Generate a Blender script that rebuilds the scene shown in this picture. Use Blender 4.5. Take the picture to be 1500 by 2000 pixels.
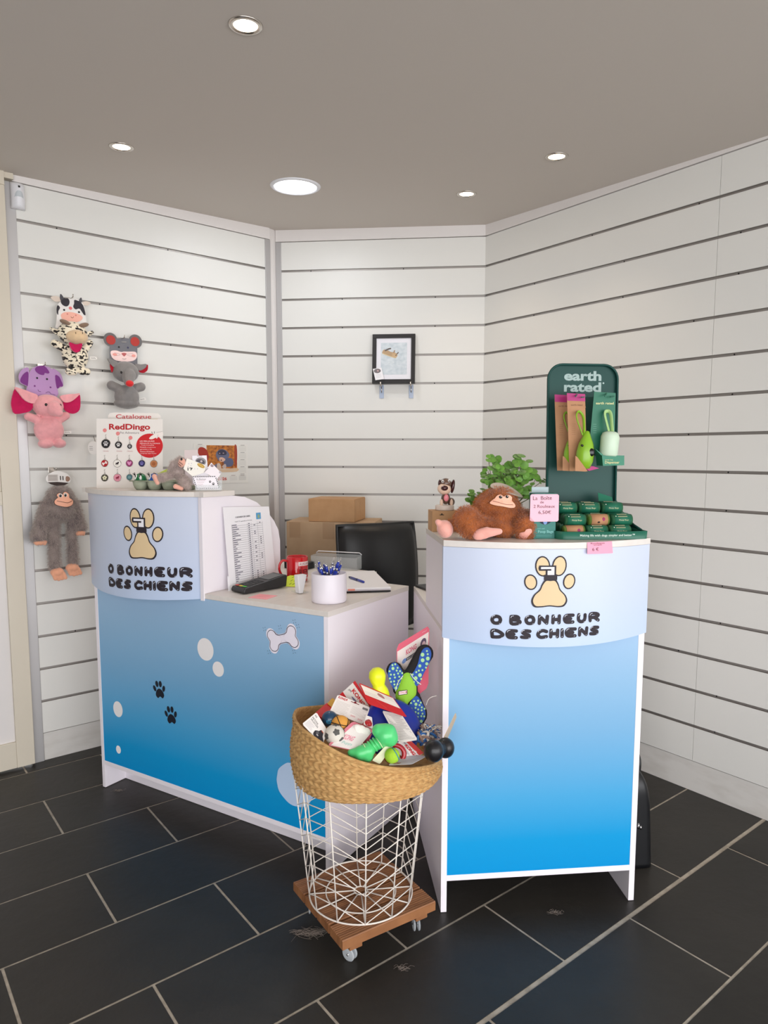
import bpy, bmesh, math, random
import numpy as np
from mathutils import Vector, Matrix, Euler
R = math.radians; PI = math.pi
random.seed(7); rng = np.random.default_rng(5)
sc = bpy.context.scene
COL = sc.collection
for o in list(bpy.data.objects): bpy.data.objects.remove(o)

# ---------------------------------------------------------------- camera, world, exposure
cam_d = bpy.data.cameras.new('camera'); cam = bpy.data.objects.new('camera', cam_d); COL.objects.link(cam)
cam_d.sensor_fit = 'HORIZONTAL'; cam_d.sensor_width = 36.0
cam_d.lens = 1353.8 * 36.0 / 1500.0
cam_d.shift_x = -(762.2 - 750) / 1500.0
cam_d.shift_y = (1031.25 - 1000) / 1500.0
pt, rl = 0.1041, 0.0018
fw = Vector((0, math.cos(pt), -math.sin(pt))); up = Vector((0, math.sin(pt), math.cos(pt))); rt = Vector((1, 0, 0))
rt2 = rt * math.cos(rl) + up * math.sin(rl); up2 = -rt * math.sin(rl) + up * math.cos(rl)
m = Matrix((rt2, up2, -fw)).transposed().to_4x4(); m.translation = (0, 0, 1.392)
cam.matrix_world = m
cam_d.clip_start = 0.05
sc.camera = cam
sc.view_settings.view_transform = 'Standard'; sc.view_settings.look = 'None'
sc.view_settings.gamma = 1.0; sc.view_settings.use_curve_mapping = False
sc.view_settings.exposure = 0.12
sc.cycles.use_denoising = True
sc.cycles.max_bounces = 8; sc.cycles.diffuse_bounces = 5; sc.cycles.glossy_bounces = 4
sc.cycles.transmission_bounces = 8; sc.cycles.transparent_max_bounces = 8
sc.cycles.sample_clamp_indirect = 6.0

SKY_STRENGTH = 4.9
w = bpy.data.worlds.new('world'); sc.world = w; w.use_nodes = True
bg = w.node_tree.nodes['Background']; bg.inputs[0].default_value = (0.97, 0.975, 1.0, 1); bg.inputs[1].default_value = SKY_STRENGTH
LED_W, SPOT_W = 3.1, 6.0
# portal over the open shop front behind the camera
for nm, sz, lc, ro in (('shopfront_portal', 4.6, (0.72, -2.2, 1.2), (R(90), 0, 0)), ('side_window_portal', 2.9, (3.02, -0.8, 1.2), (R(90), 0, R(90)))):
    pl = bpy.data.lights.new(nm, 'AREA'); pl.shape = 'RECTANGLE'; pl.size = sz; pl.size_y = 2.3
    pl.cycles.is_portal = True
    po = bpy.data.objects.new(nm, pl); COL.objects.link(po); po.location = lc; po.rotation_euler = ro

# ---------------------------------------------------------------- helpers
def s2l(c): c = c / 255.0; return c / 12.92 if c <= 0.04045 else ((c + 0.055) / 1.055) ** 2.4
def rgb(c): return (s2l(c[0]), s2l(c[1]), s2l(c[2]), 1)
MATS = {}
def M(name, col=(200, 200, 200), rough=0.5, metal=0.0, spec=0.5, coat=0.0, noise=None, bump=None, emit=None, trans=0.0, sheen=0.0, ior=1.45, ramp=None, alpha=1.0, sss=0.0):
    if name in MATS: return MATS[name]
    mt = bpy.data.materials.new(name); mt.use_nodes = True; nt = mt.node_tree; N = nt.nodes; L = nt.links
    b = N['Principled BSDF']
    b.inputs['Base Color'].default_value = rgb(col); b.inputs['Roughness'].default_value = rough
    b.inputs['Metallic'].default_value = metal; b.inputs['Specular IOR Level'].default_value = spec
    b.inputs['Coat Weight'].default_value = coat; b.inputs['IOR'].default_value = ior
    b.inputs['Transmission Weight'].default_value = trans; b.inputs['Sheen Weight'].default_value = sheen
    b.inputs['Alpha'].default_value = alpha
    if sss: b.inputs['Subsurface Weight'].default_value = sss; b.inputs['Subsurface Radius'].default_value = (0.01, 0.006, 0.004)
    if emit: b.inputs['Emission Color'].default_value = rgb(emit[0]); b.inputs['Emission Strength'].default_value = emit[1]
    tc = N.new('ShaderNodeTexCoord')
    if noise:   # (scale xyz, colour 2, contrast lo, hi)
        mp = N.new('ShaderNodeMapping'); mp.inputs['Scale'].default_value = noise[0]; L.new(tc.outputs['Object'], mp.inputs[0])
        n = N.new('ShaderNodeTexNoise'); n.inputs['Scale'].default_value = 1.0; n.inputs['Detail'].default_value = 6; L.new(mp.outputs[0], n.inputs['Vector'])
        cr = N.new('ShaderNodeValToRGB'); L.new(n.outputs['Fac'], cr.inputs[0])
        cr.color_ramp.elements[0].position = noise[2]; cr.color_ramp.elements[1].position = noise[3]
        cr.color_ramp.elements[0].color = rgb(noise[1]); cr.color_ramp.elements[1].color = rgb(col)
        L.new(cr.outputs[0], b.inputs['Base Color'])
    if ramp:    # printed gradient along local z: list of (z, colour)
        sp = N.new('ShaderNodeSeparateXYZ'); L.new(tc.outputs['Object'], sp.inputs[0])
        z0, z1 = ramp[0][0], ramp[-1][0]
        mr = N.new('ShaderNodeMapRange'); mr.inputs['From Min'].default_value = z0; mr.inputs['From Max'].default_value = z1; L.new(sp.outputs[2], mr.inputs[0])
        cr = N.new('ShaderNodeValToRGB'); L.new(mr.outputs[0], cr.inputs[0]); el = cr.color_ramp.elements
        el[0].position = 0; el[0].color = rgb(ramp[0][1]); el[1].position = 1; el[1].color = rgb(ramp[-1][1])
        for z, c in ramp[1:-1]:
            e = el.new((z - z0) / (z1 - z0)); e.color = rgb(c)
        L.new(cr.outputs[0], b.inputs['Base Color'])
    if bump:    # (scale xyz, strength, distance)
        mp = N.new('ShaderNodeMapping'); mp.inputs['Scale'].default_value = bump[0]; L.new(tc.outputs['Object'], mp.inputs[0])
        n = N.new('ShaderNodeTexNoise'); n.inputs['Scale'].default_value = 1.0; n.inputs['Detail'].default_value = 5; L.new(mp.outputs[0], n.inputs['Vector'])
        bp = N.new('ShaderNodeBump'); bp.inputs['Strength'].default_value = bump[1]; bp.inputs['Distance'].default_value = bump[2]
        L.new(n.outputs['Fac'], bp.inputs['Height']); L.new(bp.outputs[0], b.inputs['Normal'])
    MATS[name] = mt
    return mt
def flat(c, rough=0.6): return M('print_%d_%d_%d' % tuple(c), c, rough)

class Fr:
    def __init__(s, x, y, deg): s.o = Vector((x, y, 0)); s.a = R(deg)
    def w(s, x, y, z=0):
        c, sn = math.cos(s.a), math.sin(s.a)
        return Vector((s.o.x + x * c - y * sn, s.o.y + x * sn + y * c, z))
W0 = Fr(0, 0, 0)
LD = Fr(-1.2109, 2.7964, -31.0)      # left counter
RD = Fr(0.1563, 1.9882, 5.65)        # right counter
WL = Fr(-1.5809, 3.0464, 39.64)      # walls, local y points away from the room
WM = Fr(-0.5897, 3.8651, -5.76)
WR = Fr(0.4954, 3.7557, -52.22)

class G:
    """collects geometry of one mesh"""
    def __init__(s): s.v = []; s.f = []; s.m = []; s.s = []
    def add(s, vs, fs, mi=0, sm=False):
        o = len(s.v); s.v += [tuple(v) for v in vs]
        for f in fs: s.f.append(tuple(i + o for i in f)); s.m.append(mi); s.s.append(sm)
    def box(s, a, b, mi=0, mat=None):
        x0, y0, z0 = a; x1, y1, z1 = b
        vs = [Vector(p) for p in ((x0,y0,z0),(x1,y0,z0),(x1,y1,z0),(x0,y1,z0),(x0,y0,z1),(x1,y0,z1),(x1,y1,z1),(x0,y1,z1))]
        if mat is not None: vs = [mat @ v for v in vs]
        s.add(vs, [(0,3,2,1),(4,5,6,7),(0,1,5,4),(1,2,6,5),(2,3,7,6),(3,0,4,7)], mi)
    def tube(s, pts, r, n=8, mi=0, closed=False, cap=True, flat=1.0):
        pts = [Vector(p) for p in pts]; k = len(pts)
        rs = r if isinstance(r, (list, tuple)) else [r] * k
        t0 = None; rings = []
        for i, p in enumerate(pts):
            a = pts[(i - 1) % k] if (i > 0 or closed) else p; b = pts[(i + 1) % k] if (i < k - 1 or closed) else p
            t = (b - a).normalized() if (b - a).length > 1e-9 else Vector((0, 0, 1))
            if t0 is None:
                u = t.cross(Vector((0, 0, 1)));
                if u.length < 0.05: u = t.cross(Vector((1, 0, 0)))
                u.normalize()
            else:
                u = u - t * u.dot(t)
                if u.length < 1e-6: u = t.cross(Vector((0, 1, 0)))
                u.normalize()
            t0 = t; w_ = t.cross(u)
            rings.append([p + (u * math.cos(2*PI*j/n) + w_ * math.sin(2*PI*j/n) * flat) * rs[i] for j in range(n)])
        vs = [v for rg in rings for v in rg]; fs = []
        for i in range(k if closed else k - 1):
            i2 = (i + 1) % k
            for j in range(n):
                j2 = (j + 1) % n; fs.append((i*n+j, i*n+j2, i2*n+j2, i2*n+j))
        if cap and not closed:
            fs.append(tuple(range(n - 1, -1, -1))); fs.append(tuple((k-1)*n + j for j in range(n)))
        s.add(vs, fs, mi, True)
    def lathe(s, prof, n=32, mi=0, mat=None, sx=1.0, sy=1.0, sm=True):
        vs = []; fs = []; k = len(prof)
        for r_, z in prof:
            for j in range(n):
                v = Vector((r_*math.cos(2*PI*j/n)*sx, r_*math.sin(2*PI*j/n)*sy, z)); vs.append(mat @ v if mat is not None else v)
        for i in range(k - 1):
            for j in range(n):
                j2 = (j+1) % n; fs.append((i*n+j, i*n+j2, (i+1)*n+j2, (i+1)*n+j))
        if prof[0][0] > 1e-5: fs.append(tuple(range(n-1, -1, -1)))
        if prof[-1][0] > 1e-5: fs.append(tuple((k-1)*n+j for j in range(n)))
        s.add(vs, fs, mi, sm)
    def ell(s, c, r, rot=None, mi=0, nu=20, nv=12):
        mt = Matrix.Translation(Vector(c)) @ (Euler(rot).to_matrix().to_4x4() if rot else Matrix.Identity(4)) @ Matrix.Diagonal((r[0], r[1], r[2], 1))
        s.lathe([(math.sin(PI*i/nv) if 0 < i < nv else 0.0, -math.cos(PI*i/nv)) for i in range(nv+1)], nu, mi, mt)
    def cap(s, p0, p1, r0, r1, mi=0, n=10):
        p0 = Vector(p0); p1 = Vector(p1); L_ = (p1 - p0).length; k = max(2, int(L_ / (min(r0, r1) * 0.35)) + 1)
        for i in range(k + 1):
            t = i / k; r_ = r0 + (r1 - r0) * t; s.ell(p0.lerp(p1, t), (r_, r_, r_), None, mi, n, 8)
    def prism(s, poly, h0, h1, fn, mi=0, mi_side=None):
        """poly 2-D outline (star-shaped), fn(u,v,h)->xyz"""
        k = len(poly); cx = sum(p[0] for p in poly)/k; cy = sum(p[1] for p in poly)/k
        vs = [fn(p[0], p[1], h0) for p in poly] + [fn(p[0], p[1], h1) for p in poly] + [fn(cx, cy, h0), fn(cx, cy, h1)]
        s.add(vs, [(i, 2*k, (i+1) % k) for i in range(k)] , mi)
        s.add(vs, [(k+i, k+(i+1) % k, 2*k+1) for i in range(k)], mi)
        s.add(vs, [(i, (i+1) % k, k+(i+1) % k, k+i) for i in range(k)], mi if mi_side is None else mi_side)
    def build(s, name, mats, parent=None, bev=0.0, fix=True):
        me = bpy.data.meshes.new(name); me.from_pydata(s.v, [], s.f)
        for m_ in (mats if isinstance(mats, (list, tuple)) else [mats]): me.materials.append(m_)
        me.polygons.foreach_set('material_index', s.m); me.polygons.foreach_set('use_smooth', s.s)
        if fix:
            bm = bmesh.new(); bm.from_mesh(me); bmesh.ops.recalc_face_normals(bm, faces=bm.faces); bm.to_mesh(me); bm.free()
        me.update()
        o = bpy.data.objects.new(name, me); COL.objects.link(o)
        if parent is not None: o.parent = parent
        if bev:
            b = o.modifiers.new('bevel', 'BEVEL'); b.width = bev; b.segments = 2; b.limit_method = 'ANGLE'; b.angle_limit = R(40)
        return o

def thing(name, label, cat, F=W0, x=0, y=0, z=0, rot=0.0, group=None, mat=None):
    o = bpy.data.objects.new(name, None); COL.objects.link(o); o.empty_display_size = 0.02
    if mat is not None: o.matrix_world = mat
    else: o.location = F.w(x, y, z); o.rotation_euler = (0, 0, F.a + R(rot))
    return tag(o, label, cat, group)
def tag(o, label, cat, group=None):
    o['label'] = label; o['category'] = cat
    if group: o['group'] = group
    return o
def struct(o): o['kind'] = 'structure'; return o

_tc = {}
def text_mesh(s, bold=0.0):
    if (s, bold) in _tc: return _tc[(s, bold)]
    cu = bpy.data.curves.new('t', 'FONT'); cu.body = s; cu.offset = bold; cu.resolution_u = 3
    ob = bpy.data.objects.new('t', cu); COL.objects.link(ob); bpy.context.view_layer.update()
    me = bpy.data.meshes.new_from_object(ob.evaluated_get(bpy.context.evaluated_depsgraph_get()))
    V = [(v.co.x, v.co.y) for v in me.vertices]; Fc = [tuple(p.vertices) for p in me.polygons]
    bpy.data.objects.remove(ob); bpy.data.curves.remove(cu); bpy.data.meshes.remove(me)
    xs = [p[0] for p in V] or [0]; ys = [p[1] for p in V] or [0]
    _tc[(s, bold)] = (V, Fc, min(xs), max(xs), min(ys), max(ys)); return _tc[(s, bold)]

class Dec:
    """flat printed graphics: 2-D shapes in layers, mapped onto a surface"""
    def __init__(s, fn, h=0.0004, base=0.0004): s.fn = fn; s.g = G(); s.mats = []; s.h = h; s.base = base
    def mi(s, c):
        m_ = flat(c) if isinstance(c, (tuple, list)) else c
        if m_ not in s.mats: s.mats.append(m_)
        return s.mats.index(m_)
    def P(s, u, v, l): return s.fn(u, v, s.base + l * s.h)
    def blob(s, pts, c, l=0, rings=3, ctr=None):
        k = len(pts); cx, cy = ctr or (sum(p[0] for p in pts)/k, sum(p[1] for p in pts)/k)
        vs = [s.P(cx, cy, l)]; fs = []
        for r_ in range(1, rings + 1):
            t = r_ / rings; vs += [s.P(cx + (p[0]-cx)*t, cy + (p[1]-cy)*t, l) for p in pts]
        for j in range(k): fs.append((0, 1 + j, 1 + (j+1) % k))
        for r_ in range(rings - 1):
            a = 1 + r_*k; b = a + k
            for j in range(k): fs.append((a+j, b+j, b+(j+1) % k, a+(j+1) % k))
        s.g.add(vs, fs, s.mi(c))
    def ell(s, cx, cy, rx, ry, c, l=0, rot=0, n=20):
        a = R(rot); s.blob([(cx + rx*math.cos(t)*math.cos(a) - ry*math.sin(t)*math.sin(a), cy + rx*math.cos(t)*math.sin(a) + ry*math.sin(t)*math.cos(a)) for t in [2*PI*i/n for i in range(n)]], c, l, 2, (cx, cy))
    def rect(s, x0, y0, x1, y1, c, l=0, n=1):
        vs = []; fs = []
        for i in range(n + 1):
            u = x0 + (x1-x0)*i/n; vs += [s.P(u, y0, l), s.P(u, y1, l)]
        for i in range(n): fs.append((2*i, 2*i+2, 2*i+3, 2*i+1))
        s.g.add(vs, fs, s.mi(c))
    def poly(s, pts, c, l=0): s.blob(pts, c, l, 1)
    def line(s, pts, wd, c, l=0, closed=False, caps=True):
        mi = s.mi(c); P = list(pts) + ([pts[0]] if closed else [])
        for a, b in zip(P[:-1], P[1:]):
            dx, dy = b[0]-a[0], b[1]-a[1]; L_ = math.hypot(dx, dy)
            if L_ < 1e-9: continue
            nx, ny = -dy/L_*wd/2, dx/L_*wd/2; k = max(1, int(L_/0.012)); vs = []; fs = []
            for i in range(k+1):
                t = i/k; x, y = a[0]+dx*t, a[1]+dy*t; vs += [s.P(x+nx, y+ny, l), s.P(x-nx, y-ny, l)]
            for i in range(k): fs.append((2*i, 2*i+1, 2*i+3, 2*i+2))
            s.g.add(vs, fs, mi)
        if caps:
            for p in P:
                vs = [s.P(p[0]+wd/2*math.cos(2*PI*i/10), p[1]+wd/2*math.sin(2*PI*i/10), l) for i in range(10)]
                s.g.add(vs, [tuple(range(10))], mi)
    def text(s, t, cx, cy, w_, h_, c, l=0, bold=0.0, rot=0.0):
        V, Fc, x0, x1, y0, y1 = text_mesh(t, bold)
        if x1 - x0 < 1e-6: return
        sx = w_/(x1-x0); sy = h_/(y1-y0) if h_ else sx; a = R(rot); vs = []
        for x, y in V:
            u = (x-(x0+x1)/2)*sx; v = (y-(y0+y1)/2)*sy
            vs.append(s.P(cx + u*math.cos(a) - v*math.sin(a), cy + u*math.sin(a) + v*math.cos(a), l))
        s.g.add(vs, Fc, s.mi(c))
    def build(s, name, parent): return s.g.build(name, s.mats, parent, fix=False)

def smooth_loop(pts, n=6):
    """closed Catmull-Rom through the points"""
    k = len(pts); out = []
    for i in range(k):
        p0, p1, p2, p3 = (pts[(i+j-1) % k] for j in range(4))
        for q in range(n):
            t = q/n; out.append(tuple(0.5*((2*p1[d]) + (-p0[d]+p2[d])*t + (2*p0[d]-5*p1[d]+4*p2[d]-p3[d])*t*t + (-p0[d]+3*p1[d]-3*p2[d]+p3[d])*t**3) for d in range(len(p1))))
    return out
def curve(pts, n=8):
    k = len(pts); out = []
    for i in range(k-1):
        p0 = pts[max(i-1, 0)]; p1 = pts[i]; p2 = pts[i+1]; p3 = pts[min(i+2, k-1)]
        for q in range(n):
            t = q/n; out.append(tuple(0.5*((2*p1[d]) + (-p0[d]+p2[d])*t + (2*p0[d]-5*p1[d]+4*p2[d]-p3[d])*t*t + (-p0[d]+3*p1[d]-3*p2[d]+p3[d])*t**3) for d in range(len(p1))))
    out.append(tuple(pts[-1])); return out

def soft(name, g, mats, parent, voxel=0.004, it=6, pick=None, fur=None):
    """fuses the overlapping forms of a body into one continuous skin"""
    tmp = g.build(name + '_tmp', mats)
    r_ = tmp.modifiers.new('r', 'REMESH'); r_.mode = 'VOXEL'; r_.voxel_size = voxel
    s_ = tmp.modifiers.new('s', 'SMOOTH'); s_.factor = 0.6; s_.iterations = it
    bpy.context.view_layer.update()
    me = bpy.data.meshes.new_from_object(tmp.evaluated_get(bpy.context.evaluated_depsgraph_get()))
    old = tmp.data; bpy.data.objects.remove(tmp); bpy.data.meshes.remove(old)
    me.name = name; me.materials.clear()
    for m_ in (mats if isinstance(mats, (list, tuple)) else [mats]): me.materials.append(m_)
    for p in me.polygons:
        p.use_smooth = True; p.material_index = pick(p.center) if pick else 0
    if fur:  # (count, length, width, comb vector, material index)
        cnt, ln, wd, comb, fmi, ok = fur
        V = [v.co.copy() for v in me.vertices]; Fc = [tuple(p.vertices) for p in me.polygons]; mi = [p.material_index for p in me.polygons]
        ar = np.array([p.area for p in me.polygons]); idx = rng.choice(len(ar), cnt, p=ar/ar.sum()); nb = len(Fc)
        comb = Vector(comb)
        cents = [p.center.copy() for p in me.polygons]; norms = [p.normal.copy() for p in me.polygons]
        for i in idx:
            c = cents[i]; nn = norms[i]
            if ok and not ok(c): continue
            c = c + Vector(rng.normal(0, voxel*0.5, 3)); d = (nn + comb + Vector(rng.normal(0, 0.35, 3))).normalized()
            side = d.cross(Vector(rng.normal(0, 1, 3))).normalized() * wd; l_ = ln * rng.uniform(0.6, 1.2)
            mid = c + d*l_*0.55; tip = c + (d + comb*0.5).normalized()*l_; o_ = len(V)
            V += [c-side, c+side, mid+side*0.7, mid-side*0.7, tip]; Fc += [(o_, o_+1, o_+2, o_+3), (o_+3, o_+2, o_+4)]; mi += [fmi, fmi]
        mats_ = list(me.materials); bpy.data.meshes.remove(me); me = bpy.data.meshes.new(name); me.from_pydata(V, [], Fc)
        for m_ in mats_: me.materials.append(m_)
        me.polygons.foreach_set('material_index', mi); me.polygons.foreach_set('use_smooth', [True]*len(Fc)); me.update()
    o = bpy.data.objects.new(name, me); COL.objects.link(o)
    if parent is not None: o.parent = parent
    return o
# ---------------------------------------------------------------- the room
white_board = M('white_slat_board', (225, 224, 219), 0.42)
alu = M('brushed_aluminium', (190, 188, 188), 0.42, 0.55, bump=((4, 4, 400), 0.08, 0.001))
alu_in = M('aluminium_insert', (158, 153, 148), 0.45, 0.7)
paint = M('white_painted_wood', (224, 219, 216), 0.5)
cream = M('cream_lacquer', (212, 203, 186), 0.42)
dirty = M('scuffed_white_paint', (214, 211, 206), 0.6, noise=((7, 7, 22), (202, 198, 192), 0.28, 0.55))
dark = M('dark_gap', (30, 26, 24), 0.8)
ceil_m = M('matt_ceiling_paint', (206, 198, 190), 0.9)
plain = M('plain_wall_paint', (205, 201, 196), 0.7)
ZB, PIT = 0.1294, 0.15
def cz(y): return 2.59 - 0.041 * (3.8 - y)

def slat_wall(name, F, x0, x1, joints=()):
    g = G(); cuts = [x0] + list(joints) + [x1]
    for a, b in zip(cuts[:-1], cuts[1:]):
        a_ = a + (0.0008 if a != x0 else 0); b_ = b - (0.0008 if b != x1 else 0)
        for k in range(16):
            z0 = ZB + PIT*k + (0.006 if k else 0.0015); z1 = ZB + PIT*(k+1) - (0.006 if k < 15 else 0)
            g.box((a_, 0, z0), (b_, 0.016, z1))
    g.box((x0, 0.016, 0), (x1, 0.05, 2.7), 1)
    g.box((x0-0.04, 0.0165, 0), (x0, 0.05, 2.7), 1); g.box((x1, 0.0165, 0), (x1+0.03, 0.05, 2.7), 1)  # backing strips added past both ends to block light leaking at the corners
    o = g.build(name, [white_board, plain]); o.location = F.o; o.rotation_euler.z = F.a; struct(o)
    g = G()
    for k in range(1, 16):
        z = ZB + PIT*k
        g.box((x0, 0.009, z-0.006), (x1, 0.0155, z+0.006)); g.box((x0, 0.0012, z-0.0064), (x1, 0.012, z-0.0052)); g.box((x0, 0.004, z+0.0052), (x1, 0.012, z+0.006))
        for q in range(int((x1-x0)/0.5)+1):
            xs = x0 + 0.22 + 0.5*q + (0.11 if k % 3 else -0.06)
            if xs < x1-0.03: g.tube([(xs, 0.0085, z), (xs, 0.0092, z)], 0.0032, 8, 1)
    g.build('groove_insert', [alu_in, dark], o)
    return o
slat_wall('wall_left', WL, 0, 1.187)
slat_wall('wall_back', WM, 0, 1.0907)
slat_wall('wall_right', WR, 0, 4.0, (1.247, 2.45))
for nm, F, x0, x1 in (('baseboard_left', WL, 0, 1.187), ('baseboard_back', WM, -0.02, 1.095), ('baseboard_right', WR, -0.005, 4.0)):
    g = G(); g.box((x0, 0.003, 0), (x1, 0.0158, ZB-0.002)); o = g.build(nm, dirty, bev=0.001); o.location = F.o; o.rotation_euler.z = F.a; struct(o)
n_tr = [0]
def trim(g, mats, F, bev=0.0):
    n_tr[0] += 1; o = g.build('trim_%d' % n_tr[0], mats, bev=bev); o.location = F.o; o.rotation_euler.z = F.a; return struct(o)
# fascia under the ceiling
for F, x0, x1 in ((WL, -0.01, 1.215), (WM, -0.03, 1.1), (WR, -0.01, 4.0)):
    g = G(); g.box((x0, -0.004, 2.533), (x1, 0.0158, 2.68)); trim(g, paint, F)
g = G(); g.box((-0.041, -0.004, 0.0), (-0.0005, 0.02, 2.528)); trim(g, alu, WL, 0.0015)          # left edge profile
g = G(); g.box((1.1875, -0.003, 0.0), (1.219, 0.02, 2.531)); trim(g, alu, WL, 0.001)
g = G(); g.box((-0.03, -0.003, 0.0), (-0.0005, 0.02, 2.531)); trim(g, alu, WM, 0.001)
# white cover strip in the corner between them
a = WL.w(1.2195, 0.004); b = WM.w(-0.0305, 0.004); d = b - a; F5 = Fr(a.x, a.y, math.degrees(math.atan2(d.y, d.x)))
g = G(); g.box((0, 0, 0), (d.length, 0.03, 2.68)); g.box((d.length*0.42, -0.002, 0), (d.length*0.58, 0.001, 2.68)); trim(g, paint, F5)

# floor of staggered slate tiles
slate = M('black_slate_tile', (51, 48, 44), 0.42, spec=0.35, noise=((2.5, 2.5, 2.5), (40, 38, 35), 0.3, 0.7), bump=((26, 26, 26), 0.32, 0.004))
nt = slate.node_tree; gi = nt.nodes.new('ShaderNodeNewGeometry'); hs = nt.nodes.new('ShaderNodeHueSaturation')
mr = nt.nodes.new('ShaderNodeMapRange'); mr.inputs['To Min'].default_value = 0.82; mr.inputs['To Max'].default_value = 1.18
b_ = nt.nodes['Principled BSDF']; src = b_.inputs['Base Color'].links[0].from_socket
nt.links.new(gi.outputs['Random Per Island'], mr.inputs[0]); nt.links.new(mr.outputs[0], hs.inputs['Value']); nt.links.new(src, hs.inputs['Color']); nt.links.new(hs.outputs[0], b_.inputs['Base Color'])
grout = M('beige_grout', (188, 178, 163), 0.85, noise=((30, 30, 30), (160, 150, 136), 0.35, 0.65))
th = 0.67097; cu_, su_ = math.cos(th), math.sin(th); TW, TL, V0 = 0.3125, 0.61323, -3.2795
g = G()
g.add([(-5, -3, -0.0016), (5, -3, -0.0016), (5, 6, -0.0016), (-5, 6, -0.0016)], [(0, 1, 2, 3)], 1)
for k in range(-8, 20):
    off = 0.566 if k % 2 else 0.264
    for j in range(-8, 11):
        u0 = off + j*TL + 0.004; u1 = u0 + TL - 0.008
        v0 = V0 + k*TW + (0.0075 if k == 7 else 0.004); v1 = V0 + (k+1)*TW - (0.0075 if k == 6 else 0.004)
        c = [(u*cu_ + v*su_, u*su_ - v*cu_) for u, v in ((u0, v0), (u0, v1), (u1, v1), (u1, v0))]
        if max(abs(p[0]) for p in c) > 5 or min(p[1] for p in c) < -3 or max(p[1] for p in c) > 6: continue
        vs = [(p[0], p[1], 0) for p in c] + [(p[0], p[1], -0.002) for p in c]
        g.add(vs, [(0, 1, 2, 3)] + [(i, (i+1) % 4, (i+1) % 4+4, i+4) for i in range(4)], 0)
struct(g.build('floor', [slate, grout]))
g = G(); vs = []
for x, y in ((-5, -2.2), (5, -2.2), (5, 6), (-5, 6)): vs += [(x, y, cz(y)), (x, y, cz(y)+0.1)]
g.add(vs, [(0, 2, 4, 6), (1, 3, 5, 7), (0, 1, 3, 2), (2, 3, 5, 4), (4, 5, 7, 6), (6, 7, 1, 0)])
struct(g.build('ceiling', ceil_m))

# glazed cream door at the far left, standing just proud of the wall line
g = G(); d1 = G()
x0, x1 = -0.80, -0.046
for bx in (((x1-0.072, -0.035, 0.012), (x1, 0.005, 2.5)), ((x0, -0.035, 0.012), (x0+0.072, 0.005, 2.5)),
           ((x0+0.072, -0.033, 0.012), (x1-0.072, 0.003, 0.13)), ((x0+0.072, -0.033, 1.178), (x1-0.072, 0.003, 1.237)), ((x0+0.072, -0.033, 2.41), (x1-0.072, 0.003, 2.5))):
    g.box(*bx)
g.box((x1-0.080, -0.026, 1.237), (x1-0.072, -0.004, 2.41)); g.box((x0+0.072, -0.026, 1.237), (x1-0.08, -0.004, 1.246))
o = g.build('door_1', cream, bev=0.002); o.location = WL.o; o.rotation_euler.z = WL.a; struct(o)
g = G(); g.box((x0+0.07, -0.02, 0.12), (x1-0.07, -0.008, 1.19)); g.build('door_panel', paint, o)
g = G(); g.box((x0+0.07, -0.017, 1.235), (x1-0.07, -0.013, 2.415)); g.build('glass_pane', M('clear_glass', (200, 215, 208), 0.02, alpha=0.16), o)
g = G(); g.box((x0-0.1, -0.03, 2.502), (-0.045, 0.016, 2.68)); g.box((-0.045, -0.02, 2.535), (-0.008, 0.016, 2.68)); g.box((x0-0.1, -0.03, 0), (x0-0.01, 0.016, 2.502)); trim(g, cream, WL)
o = slat_wall('wall_beyond', WL, -1.6, 0.02); o.location = WL.w(0, 0.5)
g = G(); g.box((-3.6, -0.02, 0), (x0-0.1, 0.05, 2.7)); o = g.build('wall_side_left', plain); o.location = WL.o; o.rotation_euler.z = WL.a; struct(o)
e = WR.w(4.0, 0)
g = G(); g.box((-4.4, -2.28, 0), (-1.6, -2.2, 2.7)); struct(g.build('light_blocking_wall', plain))  # unseen wall added behind the camera, width tuned to limit daylight from the left
e2 = WL.w(-3.6, 0)
g = G(); g.box((e2.x-0.08, -2.2, 0), (e2.x, e2.y+0.05, 2.7)); struct(g.build('wall_front_left', plain))

# ---------------------------------------------------------------- ceiling lamps
TILT = Matrix.Rotation(math.atan(0.041), 4, 'X')
lens_w = M('warm_lamp_lens', (255, 244, 225), 0.4, emit=((255, 226, 190), 14.0))
lens_c = M('cool_led_diffuser', (250, 250, 255), 0.4, emit=((240, 244, 255), 11.0))
chrome = M('satin_nickel', (205, 198, 190), 0.25, 1.0)
wring = M('white_plastic', (232, 232, 236), 0.35)
for i, (x, y, lb) in enumerate(((-0.382, 1.946, 'small round warm ceiling downlight, nearest the camera at the top of the photo'),
                     (-1.015, 2.746, 'small round warm ceiling downlight above the hanging plush toys on the left'),
                     (0.645, 2.833, 'small round warm ceiling downlight nearest the right slatted wall'),
                     (0.342, 3.272, 'small round warm ceiling downlight farthest back, near the slatted wall corner'))):
    t = thing('ceiling_downlight', lb, 'ceiling light', mat=Matrix.Translation((x, y, cz(y))) @ TILT, group='recessed warm downlights')
    g = G(); g.lathe([(0.032, 0.002), (0.033, -0.003), (0.043, -0.003), (0.046, 0.001)], 32); g.build('trim_ring', chrome, t)
    g = G(); g.lathe([(0.0, -0.0018), (0.02, -0.0022), (0.032, 0.0)], 28); g.build('lamp_lens', lens_w, t)
    l = bpy.data.lights.new('downlight_lamp', 'SPOT'); l.energy = SPOT_W; l.color = (1.0, 0.80, 0.60); l.spot_size = R(110); l.spot_blend = 0.8; l.shadow_soft_size = 0.03
    lo = bpy.data.objects.new('downlight_lamp', l); COL.objects.link(lo); lo.parent = t; lo.location = (0, 0, -0.012)
x, y = -0.418, 3.175
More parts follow.
